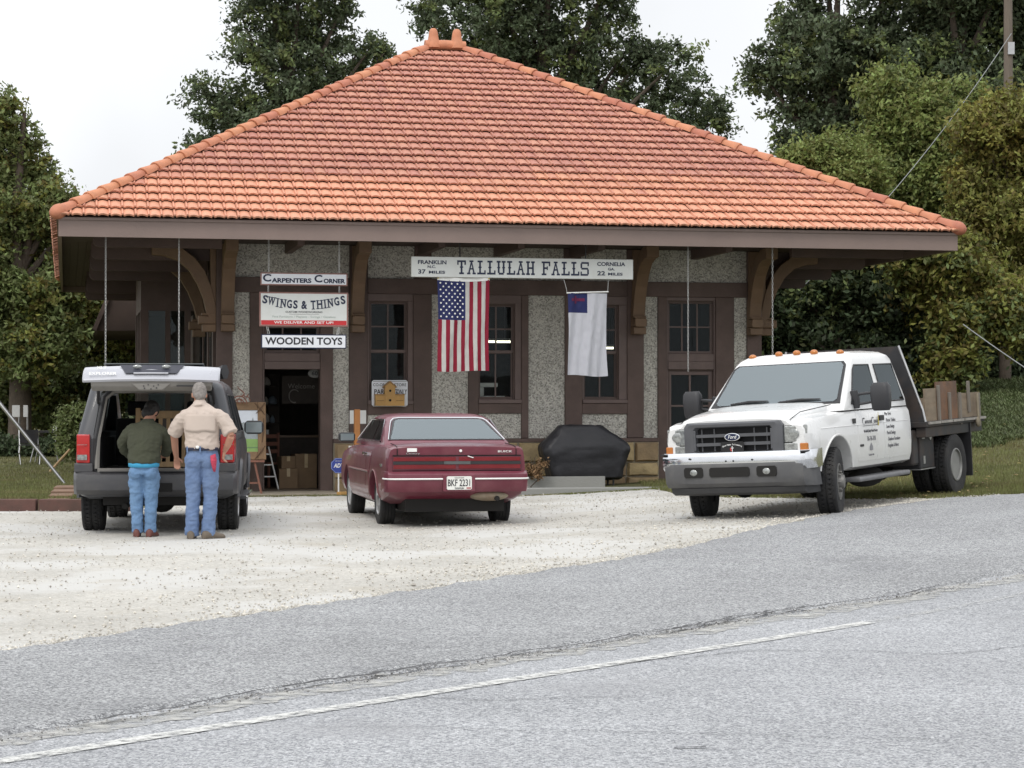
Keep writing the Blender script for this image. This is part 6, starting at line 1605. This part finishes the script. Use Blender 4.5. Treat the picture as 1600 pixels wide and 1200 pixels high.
def ering(c, rx, ry, n=20, tx=0.0):
    return [(c[0]+rx*math.cos(2*math.pi*k/n), c[1]+ry*math.sin(2*math.pi*k/n), c[2]+tx*math.sin(2*math.pi*k/n)) for k in range(n)]
def trousers(name, par, mat, hip, legs, seat, voxel=.009, seed=1.0, amp=.010):
    b = B(); b.loft([ering(c, rx, ry) for c, rx, ry in hip])
    for lg in legs: b.tube([q[:3] for q in lg], [(q[3], q[4]) for q in lg], 16)
    for c, r in seat: b.ell(c, r, 14, 10)
    return organic(name, b, mat, par, voxel, 3, wr(amp, 10, seed))
def shoe(par, mat, c, rz, L=.29, w=.052):
    b = B(); rings = []
    for y, rx, z, h in ((-.09,.030,.045,.045),(-.075,.042,.05,.05),(-.02,.045,.055,.055),(.05,.050,.045,.045),(.12,.053,.036,.036),(.17,.045,.030,.03),(.195,.022,.024,.02)):
        rings.append([(rx*math.cos(a), y, max(.006, z+h*math.sin(a))) for a in [2*math.pi*k/14 for k in range(14)]])
    b.loft(rings); o = obj('shoe', b, mat, par, smooth=True, ang=60); o.location = c; o.rotation_euler = (0,0,rz); o.scale = (w/.052, L/.29, 1)
    b = B(); b.prism([(.052*math.cos(a)*(1 if math.sin(a) > 0 else .8), .05+.145*math.sin(a)) for a in [2*math.pi*k/18 for k in range(18)]], .0, .022, 'z'); obj('sole', b, M('sole_grey', (.12,.11,.10), .8), o)
    return o
# man: tan short sleeved shirt, blue jeans, right hand at his hip
man = thing('person', 'grey haired man in tan short sleeved shirt and jeans, red bandana in back pocket', 'person', (-3.42, 23.28, .0), 0)
b = B()
hm = head(b, (-.04,.065,1.60), 1.0, R(20), R(12))
b.tube([(.0,.03,1.42),(-.02,.035,1.49),(-.038,.058,1.56)], [.055,.056,.057], 12)
b.loft([ering((0,.01,1.0), .12,.07), ering((0,.01,1.25), .14,.07), ering((0,.01,1.36), .13,.05), ering((0,.02,1.42), .06,.045)])
for q_ in (-1, 1): b.tube([(0,.01,1.36),(q_*.205,.01,1.365)], .05, 10)
b.tube([(.205,0,1.36),(.285,-.03,1.24),(.325,-.06,1.14)], [.05,.048,.044], 12); b.tube([(.325,-.06,1.14),(.285,-.015,1.04),(.245,.035,.975)], [.044,.038,.027], 12)
hand(b, (.245,.035,.975), (-.25,.2,-1), (-.2,1,0), 1.0, .55)
b.tube([(-.205,.02,1.36),(-.29,.08,1.26),(-.33,.14,1.15)], [.05,.047,.043], 12); b.tube([(-.33,.14,1.15),(-.335,.24,1.0),(-.33,.30,.90)], [.043,.038,.027], 12)
hand(b, (-.33,.30,.90), (0,.55,-1), (1,.2,0), 1.0, .45)
organic('body', b, m_skin, man, .007, 3)
b = B(); k = len(b.v); b.ell((0,-.022,.03), (.080,.094,.104), 20, 14); b.ell((0,-.06,-.03), (.066,.05,.06), 14, 10); b.xf(hm, k)
organic('hair', b, m_hair_g, man, .008, 3, wr(.006, 45, 2))
b = B()
b.loft([ering((.0,.0,.985), .178,.125), ering((.0,-.005,1.03), .190,.130), ering((-.002,-.005,1.14), .186,.124), ering((-.004,-.005,1.27), .200,.124), ering((-.006,0,1.37), .212,.112), ering((-.008,.005,1.43), .185,.088), ering((-.012,.015,1.465), .125,.07), ering((-.018,.03,1.495), .078,.065)])
b.tube([(.08,0,1.40),(.17,0,1.375),(.235,-.012,1.32),(.29,-.03,1.24),(.325,-.05,1.175)], [(.07,.05),(.085,.068),(.086,.080),(.080,.080),(.078,.080)], 14)
b.tube([(-.08,.005,1.40),(-.17,.015,1.375),(-.235,.035,1.315),(-.29,.075,1.235),(-.325,.115,1.16)], [(.07,.05),(.085,.068),(.086,.080),(.080,.080),(.078,.080)], 14)
b.tube([(-.025,.0,1.45),(-.028,.025,1.50),(-.034,.038,1.525)], [.082,.072,.068], 14)
organic('shirt', b, m_shirt, man, .008, 4, wr(.010, 8, 5))
b = B()      # cape flap across the shoulder blades
g = []
for t in range(8):
    z = 1.195+.19*t/7; row = []
    for i in range(17):
        a = (i/16-.5)*2; x = a*.172-.006
        row.append((x, -.126*math.sqrt(max(.02, 1-(x/.208)**2))-.013+.019*t/7, z+.006*math.sin(a*5)*(1-t/7)))
    g.append(row)
b.loft(g, cap=False, closed=False); fl = obj('shirt_cape', b, m_shirt, man, smooth=True, ang=None); md = fl.modifiers.new('s', 'SOLIDIFY'); md.thickness = .005; md.offset = 0
legsL = [(-.085,.0,.90,.098,.105),(-.092,.0,.72,.090,.095),(-.098,.005,.50,.072,.078),(-.103,-.005,.30,.068,.074),(-.108,-.01,.10,.070,.078),(-.108,-.005,.045,.073,.082)]
legsR = [(.085,.0,.90,.098,.105),(.092,.0,.72,.090,.095),(.092,.012,.50,.074,.078),(.082,.0,.30,.069,.074),(.072,-.01,.10,.070,.078),(.070,-.005,.045,.076,.084)]
trousers('jeans', man, m_den1, [((0,0,1.01), .168,.112), ((0,0,.95), .178,.118), ((0,0,.86), .182,.122)], [legsL, legsR], [((-.08,-.045,.875), (.095,.085,.10)), ((.08,-.045,.875), (.095,.085,.10))], seed=3.0, amp=.010)
b = B(); b.loft([ering((0,0,.985), .176,.121, 28), ering((0,0,1.018), .176,.121, 28)], cap=False); bl = obj('belt', b, M('navy_belt', (.02,.022,.045), .6), man, smooth=True); md = bl.modifiers.new('s','SOLIDIFY'); md.thickness = .012; md.offset = 1
for x in (0, -.15):
    b = B(); yy = -.121*math.sqrt(1-(x/.18)**2); b.box(x-.008, x+.008, yy-.022, yy-.012, .965, 1.03); obj('belt_loop', b, m_den1, man)
b = B(); b.ell((-.03,-.137,1.022), (.02,.01,.018), 10, 6); obj('shirt_tail', b, m_white, man, smooth=True)
b = B(); pts = [[(.115,-.135,.93),(.165,-.105,.95)],[(.120,-.142,.86),(.178,-.10,.88)],[(.135,-.135,.80),(.172,-.105,.81)],[(.148,-.125,.755),(.165,-.11,.75)]]
b.loft([[(x, y-.006, z) for x, y, z in r] for r in pts], cap=False, closed=False); bd = obj('bandana', b, M('red_bandana', (.45,.05,.09), .8, var=.45, vs=55), man, smooth=True); md = bd.modifiers.new('s','SOLIDIFY'); md.thickness = .008
m_stitch = M('denim_seam', (.06,.10,.20), .9)
def pockets(par, zc, w, off, yb, mat):
    for x in (-off, off):
        b = B(); g = []
        for z_, k in ((zc+.075, 1.0), (zc-.05, .95), (zc-.085, .02)):
            g.append([(x+w*k*(i/6-.5)*2, yb+.035*abs((i/6-.5)*2)**2+.0, z_) for i in range(7)])
        b.loft(g, cap=False, closed=False); o = obj('back_pocket', b, mat, par, smooth=True); md = o.modifiers.new('s','SOLIDIFY'); md.thickness = .006; md.offset = 0
m_shoe1 = M('grey_brown_shoe', (.13,.105,.08), .7, var=.2)
shoe(man, m_shoe1, (-.115,-.02,.0), .05); shoe(man, m_shoe1, (.090,-.03,.0), R(-48))
# woman: olive fleece, turquoise shirt hem, bright jeans; leaning in over the cargo
wo = thing('person', 'dark haired woman in olive fleece and bright blue jeans leaning into the cargo space', 'person', (-4.115, 23.60, .0), 0)
b = B()
wm = head(b, (.03,.30,1.40), .93, R(38), R(-25))
b.tube([(.0,.15,1.25),(.01,.20,1.325),(.025,.26,1.37)], [.055,.05,.05], 12)
b.loft([ering((0,0,.86), .10,.06), ering((0,.04,1.1), .10,.06), ering((0,.12,1.22), .08,.04)])
for q_ in (-1, 1): b.tube([(0,.12,1.2),(q_*.17,.12,1.19)], .045, 10)
b.tube([(.17,.12,1.20),(.21,.20,1.06),(.20,.26,.98)], [.045,.042,.038], 12); b.tube([(.20,.26,.98),(.17,.36,.93),(.14,.43,.90)], [.038,.033,.024], 12); hand(b, (.14,.43,.90), (-.2,1,-.15), (-1,0,.4), .9, .5)
b.tube([(-.17,.12,1.20),(-.24,.18,1.06),(-.24,.24,.97)], [.045,.042,.038], 12); b.tube([(-.24,.24,.97),(-.19,.35,.93),(-.15,.42,.90)], [.038,.033,.024], 12); hand(b, (-.15,.42,.90), (.2,1,-.15), (1,0,.4), .9, .5)
organic('body', b, m_skin, wo, .007, 3)
b = B(); k = len(b.v); b.ell((0,-.02,.032), (.083,.098,.104), 20, 14); b.ell((0,-.055,-.045), (.075,.06,.075), 14, 10); b.ell((-.05,-.02,-.03), (.04,.05,.06), 10, 8); b.xf(wm, k)
organic('hair', b, m_hair_d, wo, .008, 3, wr(.006, 30, 4))
b = B()
b.loft([ering((0,-.02,.835), .178,.135, tx=.0), ering((0,-.015,.88), .182,.138), ering((0,.0,.98), .176,.132), ering((0,.035,1.10), .190,.130), ering((0,.08,1.20), .188,.110), ering((0,.12,1.26), .145,.088), ering((.004,.155,1.295), .085,.072), ering((.008,.185,1.325), .066,.062)])
b.tube([(.06,.10,1.235),(.13,.11,1.215),(.185,.14,1.16),(.222,.205,1.05),(.205,.27,.975),(.175,.36,.925)], [(.06,.05),(.072,.065),(.073,.075),(.066,.066),(.060,.060),(.045,.045)], 14)
b.tube([(-.06,.10,1.235),(-.13,.105,1.215),(-.195,.13,1.16),(-.262,.19,1.05),(-.255,.25,.965),(-.20,.35,.925)], [(.06,.05),(.072,.065),(.073,.075),(.068,.068),(.062,.062),(.045,.045)], 14)
organic('fleece_jacket', b, m_jacket, wo, .008, 3, wr(.013, 8, 8))
b = B(); b.loft([ering((0,-.012,.80), .166,.128, 26, .012), ering((0,-.012,.875), .166,.128, 26, .012)], cap=False); q = obj('shirt_hem', b, M('turquoise_shirt', (.06,.36,.60), .8, var=.08), wo, smooth=True); md = q.modifiers.new('s','SOLIDIFY'); md.thickness = .008; md.offset = 1
lw = [(-.078,.0,.72,.086,.098),(-.082,.0,.58,.080,.088),(-.080,.0,.42,.066,.072),(-.076,-.005,.26,.060,.066),(-.072,-.008,.10,.058,.064),(-.071,-.005,.06,.059,.066)]
trousers('jeans', wo, m_den2, [((0,-.01,.86), .150,.112), ((0,-.01,.80), .160,.120), ((0,-.005,.71), .164,.122)], [lw, [(-q[0]+.0, q[1], q[2], q[3], q[4]) for q in lw]], [((-.075,-.05,.735), (.086,.082,.09)), ((.075,-.05,.735), (.086,.082,.09))], seed=6.0, amp=.010)
m_shoe2 = M('red_brown_shoe', (.13,.045,.035), .5, var=.15)
shoe(wo, m_shoe2, (-.078,-.02,.0), .12, .25, .046); shoe(wo, m_shoe2, (.080,-.02,.0), -.2, .25, .046)
# ------------------------------------------------------------------ trees, hedges, shrubs
def at(px, py, Y):
    """point seen at photo pixel (px, py), Y metres ahead of the camera"""
    c_, s_ = math.cos(.0093), math.sin(.0093); bb = -(py-600)/3296
    d = Vector(((px-800)/3296, c_-bb*s_, s_+bb*c_)); return Vector((0,0,EYE))+d*(Y/d.y)
def leafmat(name, col, hue=.02, isl=.5, trans=.35, stain=None):
    return M(name, col, .55, var=.25, vs=.9, isl=isl, hue=hue, trans=trans, spec=.3, stain=stain, sts=.6, stam=.75)
m_l_dark = leafmat('leaf_dark', (.105,.132,.072)); m_l_mid = leafmat('leaf_mid', (.165,.198,.074)); m_l_lite = leafmat('leaf_light', (.205,.235,.072), .03)
m_l_yel = leafmat('leaf_yellowing', (.215,.200,.052), .04, stain=(.08,.115,.034)); m_l_or = leafmat('leaf_orange', (.200,.205,.058), .03, stain=(.25,.17,.04)); m_l_hedge = leafmat('leaf_hedge', (.068,.092,.046))
m_bark = M('bark', (.095,.075,.058), .95, var=.3, vs=8, bump=.8, bs=20)
def leaves(name, lobes, n, size, cl, mat, parent, seed, flat=.35, hollow=.45):
    """crown of separate leaf blades: clumps through each lobe's volume, gaps between them"""
    rg = np.random.RandomState(seed)
    vol = np.array([l[1][0]*l[1][1]*l[1][2] for l in lobes])**.72; cnt = np.maximum(20, (n*vol/vol.sum()).astype(int))
    Ps = []; Os = []
    for (c, r), m_ in zip(lobes, cnt):
        k = max(6, int(m_/52))
        d = rg.normal(size=(k, 3)); d /= np.linalg.norm(d, axis=1)[:, None]
        rad = rg.uniform(hollow, 1, k)**.8*rg.uniform(.82, 1.12, k)
        cc = np.array(c)+d*rad[:, None]*np.array(r)
        cs_ = cl*rg.uniform(.5, 1.35, k)
        w = rg.randint(0, k, m_)
        tw = d*.8+rg.normal(size=(k, 3))*.6; tw[:, 2] -= .25; tw /= np.linalg.norm(tw, axis=1)[:, None]
        off = rg.normal(size=(m_, 3))*np.array([.62, .62, .42])
        p = cc[w]+(off*.62+tw[w]*rg.uniform(-1.1, 1.1, m_)[:, None])*cs_[w][:, None]
        Ps.append(p); Os.append(d[w]*.4+off*.5)
    p = np.concatenate(Ps); o = np.concatenate(Os); m_ = len(p)
    nn = o+np.array([0, 0, flat])+rg.normal(size=(m_, 3))*.8; nn /= np.linalg.norm(nn, axis=1)[:, None]
    t = np.cross(nn, rg.normal(size=(m_, 3))); t /= np.linalg.norm(t, axis=1)[:, None]; bt = np.cross(nn, t)
    s = (size*rg.uniform(.6, 1.3, m_))[:, None]
    V = np.stack([p-t*s, p+bt*s*.48-nn*s*.12, p+t*s, p-bt*s*.48-nn*s*.12], 1).reshape(-1, 3)
    me = bpy.data.meshes.new(name); me.vertices.add(4*m_); me.vertices.foreach_set('co', V.ravel().astype(np.float32))
    me.loops.add(4*m_); me.loops.foreach_set('vertex_index', np.arange(4*m_, dtype=np.int32)); me.polygons.add(m_)
    me.polygons.foreach_set('loop_start', np.arange(0, 4*m_, 4, dtype=np.int32)); me.polygons.foreach_set('loop_total', np.full(m_, 4, dtype=np.int32)); me.update(); me.validate()
    me.materials.append(mat); return link(bpy.data.objects.new(name, me), parent)
SEED = [100]
def tree(name, label, cat, px, Y, lobes, n, size, cl, mat, trunk_r=.22, group=None, limbs=True, mat2=None, base=None, depth=1.0, hollow=.3):
    """lobes: (px, py, radius px[, vertical factor]) seen at distance Y; own trunk and limbs"""
    SEED[0] += 1; rg = random.Random(SEED[0])
    bx, by = base if base else (at(px, 620, Y).x, Y)
    z0 = H(bx, by); o = thing(name, label, cat, (bx, by, z0-.05), 0, group)
    L = []
    for q in lobes:
        yy = Y+rg.uniform(-1, 1)*q[2]/3296*Y*.7*depth; c = at(q[0], q[1], yy)-o.location; r = q[2]/3296*yy
        L.append(((c.x, c.y, c.z), (r, r*depth, r*(q[3] if len(q) > 3 else .85))))
    top = max(l[0][2] for l in L)
    if limbs:
        b = B(); b.tube([(0,0,-.1),(rg.uniform(-.1,.1),0,top*.3),(rg.uniform(-.25,.25),rg.uniform(-.2,.2),top*.62),(rg.uniform(-.3,.3),0,top*.97)], [trunk_r*1.25,trunk_r,trunk_r*.7,trunk_r*.2], 10); obj('trunk', b, m_bark, o, smooth=True)
        for c, r in L:
            z1 = max(.5, min(c[2]*.72, top*.8)); b = B(); b.tube([(0,0,z1),(c[0]*.5,c[1]*.5,lerp(z1,c[2],.45)+.2),(c[0],c[1],c[2]+r[2]*.4)], [trunk_r*.5,trunk_r*.32,trunk_r*.08], 7); obj('limb', b, m_bark, o, smooth=True)
    n = int(n*1.65); size *= .74
    obj_ = leaves('crown', L, n, size, cl, mat, o, SEED[0], hollow=hollow)
    if mat2: leaves('crown', L, int(n*.26), size, cl*.9, mat2, o, SEED[0]+500)
    return o
# left of the roof
tree('broadleaf_tree', 'tall dark tree rising behind the left slope of the tiled roof', 'tree', 452, 72, [(440,30,78),(400,75,55),(500,55,60),(565,88,44),(600,92,26),(385,160,48),(330,168,44),(310,140,28),(460,120,80),(520,140,72),(430,195,75),(350,215,55),(300,235,26),(470,-40,90),(410,-60,60),(540,10,40),(585,75,22),(372,20,22)], 19000, .125, .36, m_l_dark, .3, mat2=m_l_mid)
tree('broadleaf_tree', 'broad dark green tree directly behind the roof peak', 'tree', 850, 76, [(700,20,60),(665,30,30),(760,40,80),(830,30,90),(900,60,80),(960,20,45),(985,85,48),(1010,100,50),(1060,110,52),(850,110,80),(940,140,70),(1040,170,62),(1100,170,42),(1125,195,26),(760,-50,90),(860,-70,110),(970,-50,60),(780,100,60),(1080,220,60)], 29000, .13, .36, m_l_dark, .35, mat2=m_l_mid)
# right: the tall tree against the sky, then the wooded bank
tree('broadleaf_tree', 'tall dark tree on the right, its edge against the white sky', 'tree', 1310, 64, [(1260,40,60),(1215,95,48),(1185,120,30),(1250,150,62),(1300,90,80),(1370,60,70),(1310,180,80),(1240,215,40),(1270,255,55),(1350,150,80),(1290,-40,80),(1400,-30,80),(1420,100,60),(1330,260,70),(1225,35,26),(1400,200,70)], 26000, .125, .36, m_l_dark, .32, mat2=m_l_mid)
tree('broadleaf_tree', 'dense green tree filling the top right corner behind the pole', 'tree', 1500, 62, [(1480,30,80),(1540,60,80),(1600,20,80),(1450,100,60),(1520,140,80),(1590,130,80),(1650,100,80),(1480,-50,80),(1580,-60,90),(1660,0,80),(1430,170,50)], 38000, .12, .42, m_l_dark, .3, mat2=m_l_mid)
tree('broadleaf_tree', 'light green broadleaf sapling above the right roof corner', 'tree', 1420, 54, [(1400,150,55),(1450,190,60),(1500,170,55),(1420,230,55),(1480,240,60),(1385,205,35),(1440,290,60),(1390,280,45),(1350,250,40),(1510,290,50)], 34000, .098, .32, m_l_lite, .12, mat2=m_l_mid)
tree('shrub', 'rounded bright green shrub just above the right roof slope', 'shrub', 1290, 52, [(1270,255,42),(1310,245,45),(1345,275,45),(1290,295,50),(1340,320,55),(1240,250,20)], 19000, .09, .28, m_l_lite, .08)
tree('broadleaf_tree', 'tree with orange and rust autumn leaves at the right edge', 'tree', 1570, 50, [(1530,200,50),(1580,190,60),(1560,260,65),(1610,250,60),(1520,290,50),(1570,340,70),(1620,340,60),(1510,360,45),(1550,410,60),(1600,430,60),(1500,430,40)], 26000, .095, .32, m_l_or, .12, mat2=m_l_yel)
tree('shrub', 'yellow green bush below the autumn coloured tree, behind the stake bed', 'shrub', 1500, 47, [(1480,400,55),(1530,450,55),(1450,440,50),(1570,480,50),(1500,500,50),(1420,395,40),(1490,560,40),(1600,500,55),(1470,600,24)], 20000, .10, .32, m_l_yel, .1, mat2=m_l_mid)
tree('hedge', 'tall dark green hedge beside the right end of the depot', 'hedge', 1300, 49, [(1230,450,55),(1290,430,60),(1350,420,60),(1400,460,60),(1250,520,55),(1320,510,65),(1390,530,60),(1240,580,50),(1310,590,60),(1380,600,60),(1440,560,55),(1440,500,55),(1210,500,40),(1200,440,36),(1192,540,40),(1180,470,30),(1190,590,40),(1340,370,50),(1420,420,50)], 38000, .105, .36, m_l_hedge, .15, mat2=m_l_mid, hollow=.2)
tree('hedge', 'dark shady thicket at the foot of the wooded bank on the far right', 'hedge', 1560, 51, [(1500,560,55),(1560,560,55),(1620,540,60),(1530,600,45),(1590,600,45),(1640,600,50),(1470,620,40),(1460,570,40),(1540,625,45),(1600,640,42),(1470,655,42),(1650,640,50)], 20000, .11, .36, m_l_hedge, .15, hollow=.2)
tree('hedge', 'dense dark hedge deep behind the light green sapling', 'hedge', 1400, 58, [(1230,330,50),(1290,350,60),(1350,330,60),(1420,340,65),(1490,350,65),(1560,340,70),(1620,420,70),(1300,280,50),(1380,270,60),(1460,270,60),(1540,250,60),(1620,280,70),(1560,440,60),(1630,200,60)], 42000, .13, .45, m_l_dark, .2, hollow=.2)
# left side
tree('broadleaf_tree', 'tall leafy tree at the left edge of the lawn', 'tree', 30, 57, [(0,160,30),(10,200,38),(-30,230,60),(40,225,30),(55,265,32),(15,280,50),(80,300,34),(60,330,50),(100,320,26),(-20,330,70),(30,390,70),(100,380,45),(120,350,22),(-40,420,80),(70,460,60),(10,480,70),(-30,540,70),(40,550,60),(110,460,40),(90,530,50)], 32000, .11, .32, m_l_mid, .26, mat2=m_l_yel, base=(-13.3,57))
tree('broadleaf_tree', 'yellowing tree seen under the left eave', 'tree', 165, 62, [(130,470,50),(190,480,45),(160,530,55),(215,520,40),(120,560,50),(240,470,40),(200,575,45),(100,500,40),(260,540,40)], 22000, .115, .34, m_l_yel, .15, mat2=m_l_mid)
tree('hedge', 'green leafy hedge behind the left lawn', 'hedge', 70, 60, [(0,600,45),(60,610,45),(120,600,50),(180,600,45),(-60,600,60),(90,650,40),(150,640,40),(20,650,35),(240,600,40),(300,600,40)], 26000, .115, .34, m_l_mid, .15, mat2=m_l_yel, hollow=.2)
tree('hedge', 'low clipped dark hedge along the back of the left lawn', 'hedge', 20, 50, [(-30,702,24),(5,700,24),(40,702,24),(75,702,22),(105,700,24),(-70,702,26)], 14000, .07, .18, m_l_hedge, .05, limbs=False, hollow=.1)
tree('shrub', 'grey green shrub at the left of the sport utility vehicle', 'shrub', 118, 42, [(112,670,24),(130,655,24),(125,690,22),(105,695,16),(140,680,20)], 7000, .06, .16, m_l_mid, .04)
tree('broadleaf_tree', 'dark tree far behind, low on the left', 'tree', 20, 70, [(-40,480,80),(30,560,70),(-60,600,80),(90,570,60),(160,590,60),(240,560,60)], 26000, .14, .45, m_l_dark, .2, hollow=.2)
b = B()
tree('dry_shrub', 'dry brown twiggy plant between the maroon car and the grill', 'plant', 832, 36.3, [(826,735,12),(838,738,11),(845,728,8)], 900, .035, .08, M('dry_leaf', (.20,.12,.06), .8, isl=.5), .012)

# ------------------------------------------------------------------ left lawn things, pole and cables
m_redtimber = M('red_brown_timber', (.115,.058,.048), .85, var=.25, vs=4, bump=.35, bs=25, stain=(.07,.05,.04), sts=3, stam=.6)
for i, (x0, x1, lab) in enumerate(((-9.9,-6.62,'red brown landscape timber edging the lawn at the left frame edge'),(-6.58,-5.15,'shorter red brown landscape timber edging the lawn beside the sport utility vehicle'))):
    b = B(); b.box(0, x1-x0, -.09, .09, -.03, .17); single('landscape_timber', b, m_redtimber, lab, 'timber', (x0, 29.35+.04*i, 0), .02, group='timbers edging the lawn', bevel=.012)
st = thing('garden_steps', 'narrow brown garden steps rising from the timber edge to the lawn', 'steps', (-6.45, 29.9, .08), .15)
for k in range(4):
    b = B(); b.box(-.16-.01*k,.16+.01*k,k*.75,k*.75+.72,k*.02,.06+k*.03); obj('tread', b, M('step_wood', (.20,.125,.085), .9, var=.25), st, bevel=.012)
b = B(); b.prism([(-.19,-.05),(.19,-.05),(.23,.16),(-.23,.16)], -.16, .16, 'y'); pt = single('planter_box', b, m_redtimber, 'dark red brown planter box beside the garden steps', 'planter', (-5.90, 30.2, .13), .1)
b = B(); p0 = at(102,757,36.3); p1 = at(-60,556,36.3); b.tube([p0, p0.lerp(p1,.5), p1], [.028,.034,.034], 10); b.v = [tuple(Vector(q)-p0) for q in b.v]
single('leaning_pole', b, m_steel, 'pale grey metal pole slanting up from the lawn past the left edge', 'pole', p0)
b = B(); b.tube([(0,0,0),(.38,0,.42)], .022, 8); single('wooden_stake', b, m_pine, 'pale wooden stake leaning across the lawn near the grey pole', 'stake', at(78,735,40)+Vector((0,0,-.02)))
ptb = thing('picnic_table', 'dark picnic table with pale tubular legs in front of the low hedge', 'table', (at(73,720,47).x, 47, H(-10.3,47)), 0)
b = B(); b.box(-.40,.40,-.35,.35,.66,.70); obj('table_top', b, m_bed, ptb)
for x in (-.26,.26):
    for y in (-.2,.2):
        b = B(); b.tube([(x,y,.66),(x*.9,y,.35),(x*1.2,y*1.2,0)], .014, 6); obj('leg', b, m_steel, ptb)
b = B(); b.box(-.10,.16,-.1,.1,0,.10); single('white_tub', b, m_white, 'small white tub standing on the picnic table', 'tub', (at(90,682,47).x, 47, H(-10.3,47)+.702), 0, bevel=.03)
ch = thing('lawn_chair', 'tubular metal lawn chair left of the picnic table', 'chair', (at(46,720,46).x, 46, H(-10.6,46)), .3)
for x in (-.2,.2):
    b = B(); b.tube([(x,.2,0),(x*1.1,.05,.25),(x,.15,.42),(x,.3,.75)], .013, 6); obj('leg', b, m_steel, ch)
    b = B(); b.tube([(x,-.22,0),(x*1.1,-.12,.22),(x,-.2,.42),(x,.15,.42)], .013, 6); obj('leg', b, m_steel, ch)
b = B(); b.box(-.2,.2,-.2,.15,.41,.43); obj('seat', b, m_bed, ch); b = B(); b.box(-.2,.2,.2,.22,.45,.75); obj('backrest', b, m_bed, ch)
for px, w, lab in ((25,.085,'wider of two blank white boards on posts at the back of the left lawn'),(40,.05,'narrower of two blank white boards on posts at the back of the left lawn')):
    p = at(px, 642, 52); z = H(p.x, 52); o = thing('yard_board', lab, 'sign', (p.x, 52, z), 0, group='white boards behind the lawn')
    b = B(); b.box(-w*1.1,w*1.1,-.01,.01,p.z-z-.15,p.z-z+.14); obj('board', b, M('board_grey_white', (.5,.5,.49), .6), o)
    b = B(); b.tube([(w*.9,.02,0),(w*.9,.02,p.z-z+.1)], .025, 6); obj('post', b, m_steel, o)
pz = H(12.25,52)
up_ = thing('utility_pole', 'grey wooden utility pole among the trees at the right edge', 'pole', (12.25, 52, pz-.1), 0)
b = B(); b.tube([(0,0,0),(0,0,13.2-pz)], [.14,.10], 12); obj('pole', b, M('pole_wood', (.15,.125,.10), .9, var=.2, stretch=(6,6,.5)), up_, smooth=True)
b = B(); b.box(-.04,.12,-.16,-.10,10.2-pz,10.5-pz); obj('cable_bracket', b, m_steel, up_)
def cable(lab, pts, r=.009):
    b = B(); p0 = Vector(pts[0]); b.tube([Vector(p)-p0 for p in pts], r, 6); single('service_cable', b, M('cable_grey', (.26,.27,.27), .6), lab, 'cable', p0, group='cables from the utility pole')
def sag(p0, p1, s, n=12):
    p0, p1 = Vector(p0), Vector(p1); return [p0.lerp(p1, i/n)-Vector((0,0,s*4*(i/n)*(1-i/n))) for i in range(n+1)]
cable('pale service cable sloping from the pole down to the right roof slope', sag((12.28,51.8,10.6), at(1250,452,45.0), .35))
cable('lower pale cable crossing the dark thicket at the right edge', sag(at(1505,507,44), at(1640,600,42), .02), .012)
# far woods closing the view beyond the lawn and the bank
_rg = random.Random(77)
_L = []
for i in range(46):
    x = -75+i*3.4+_rg.uniform(-1,1); y = 92+_rg.uniform(-6,6)
    h = _rg.uniform(3.0, 4.2); _L.append(((x, y, H(x, y)+h*.75), (3.2, 2.5, h)))
far = leaves('far_woods', _L, 42000, .26, .9, m_l_mid, None, 77, hollow=.2)
tag(far, kind='stuff')
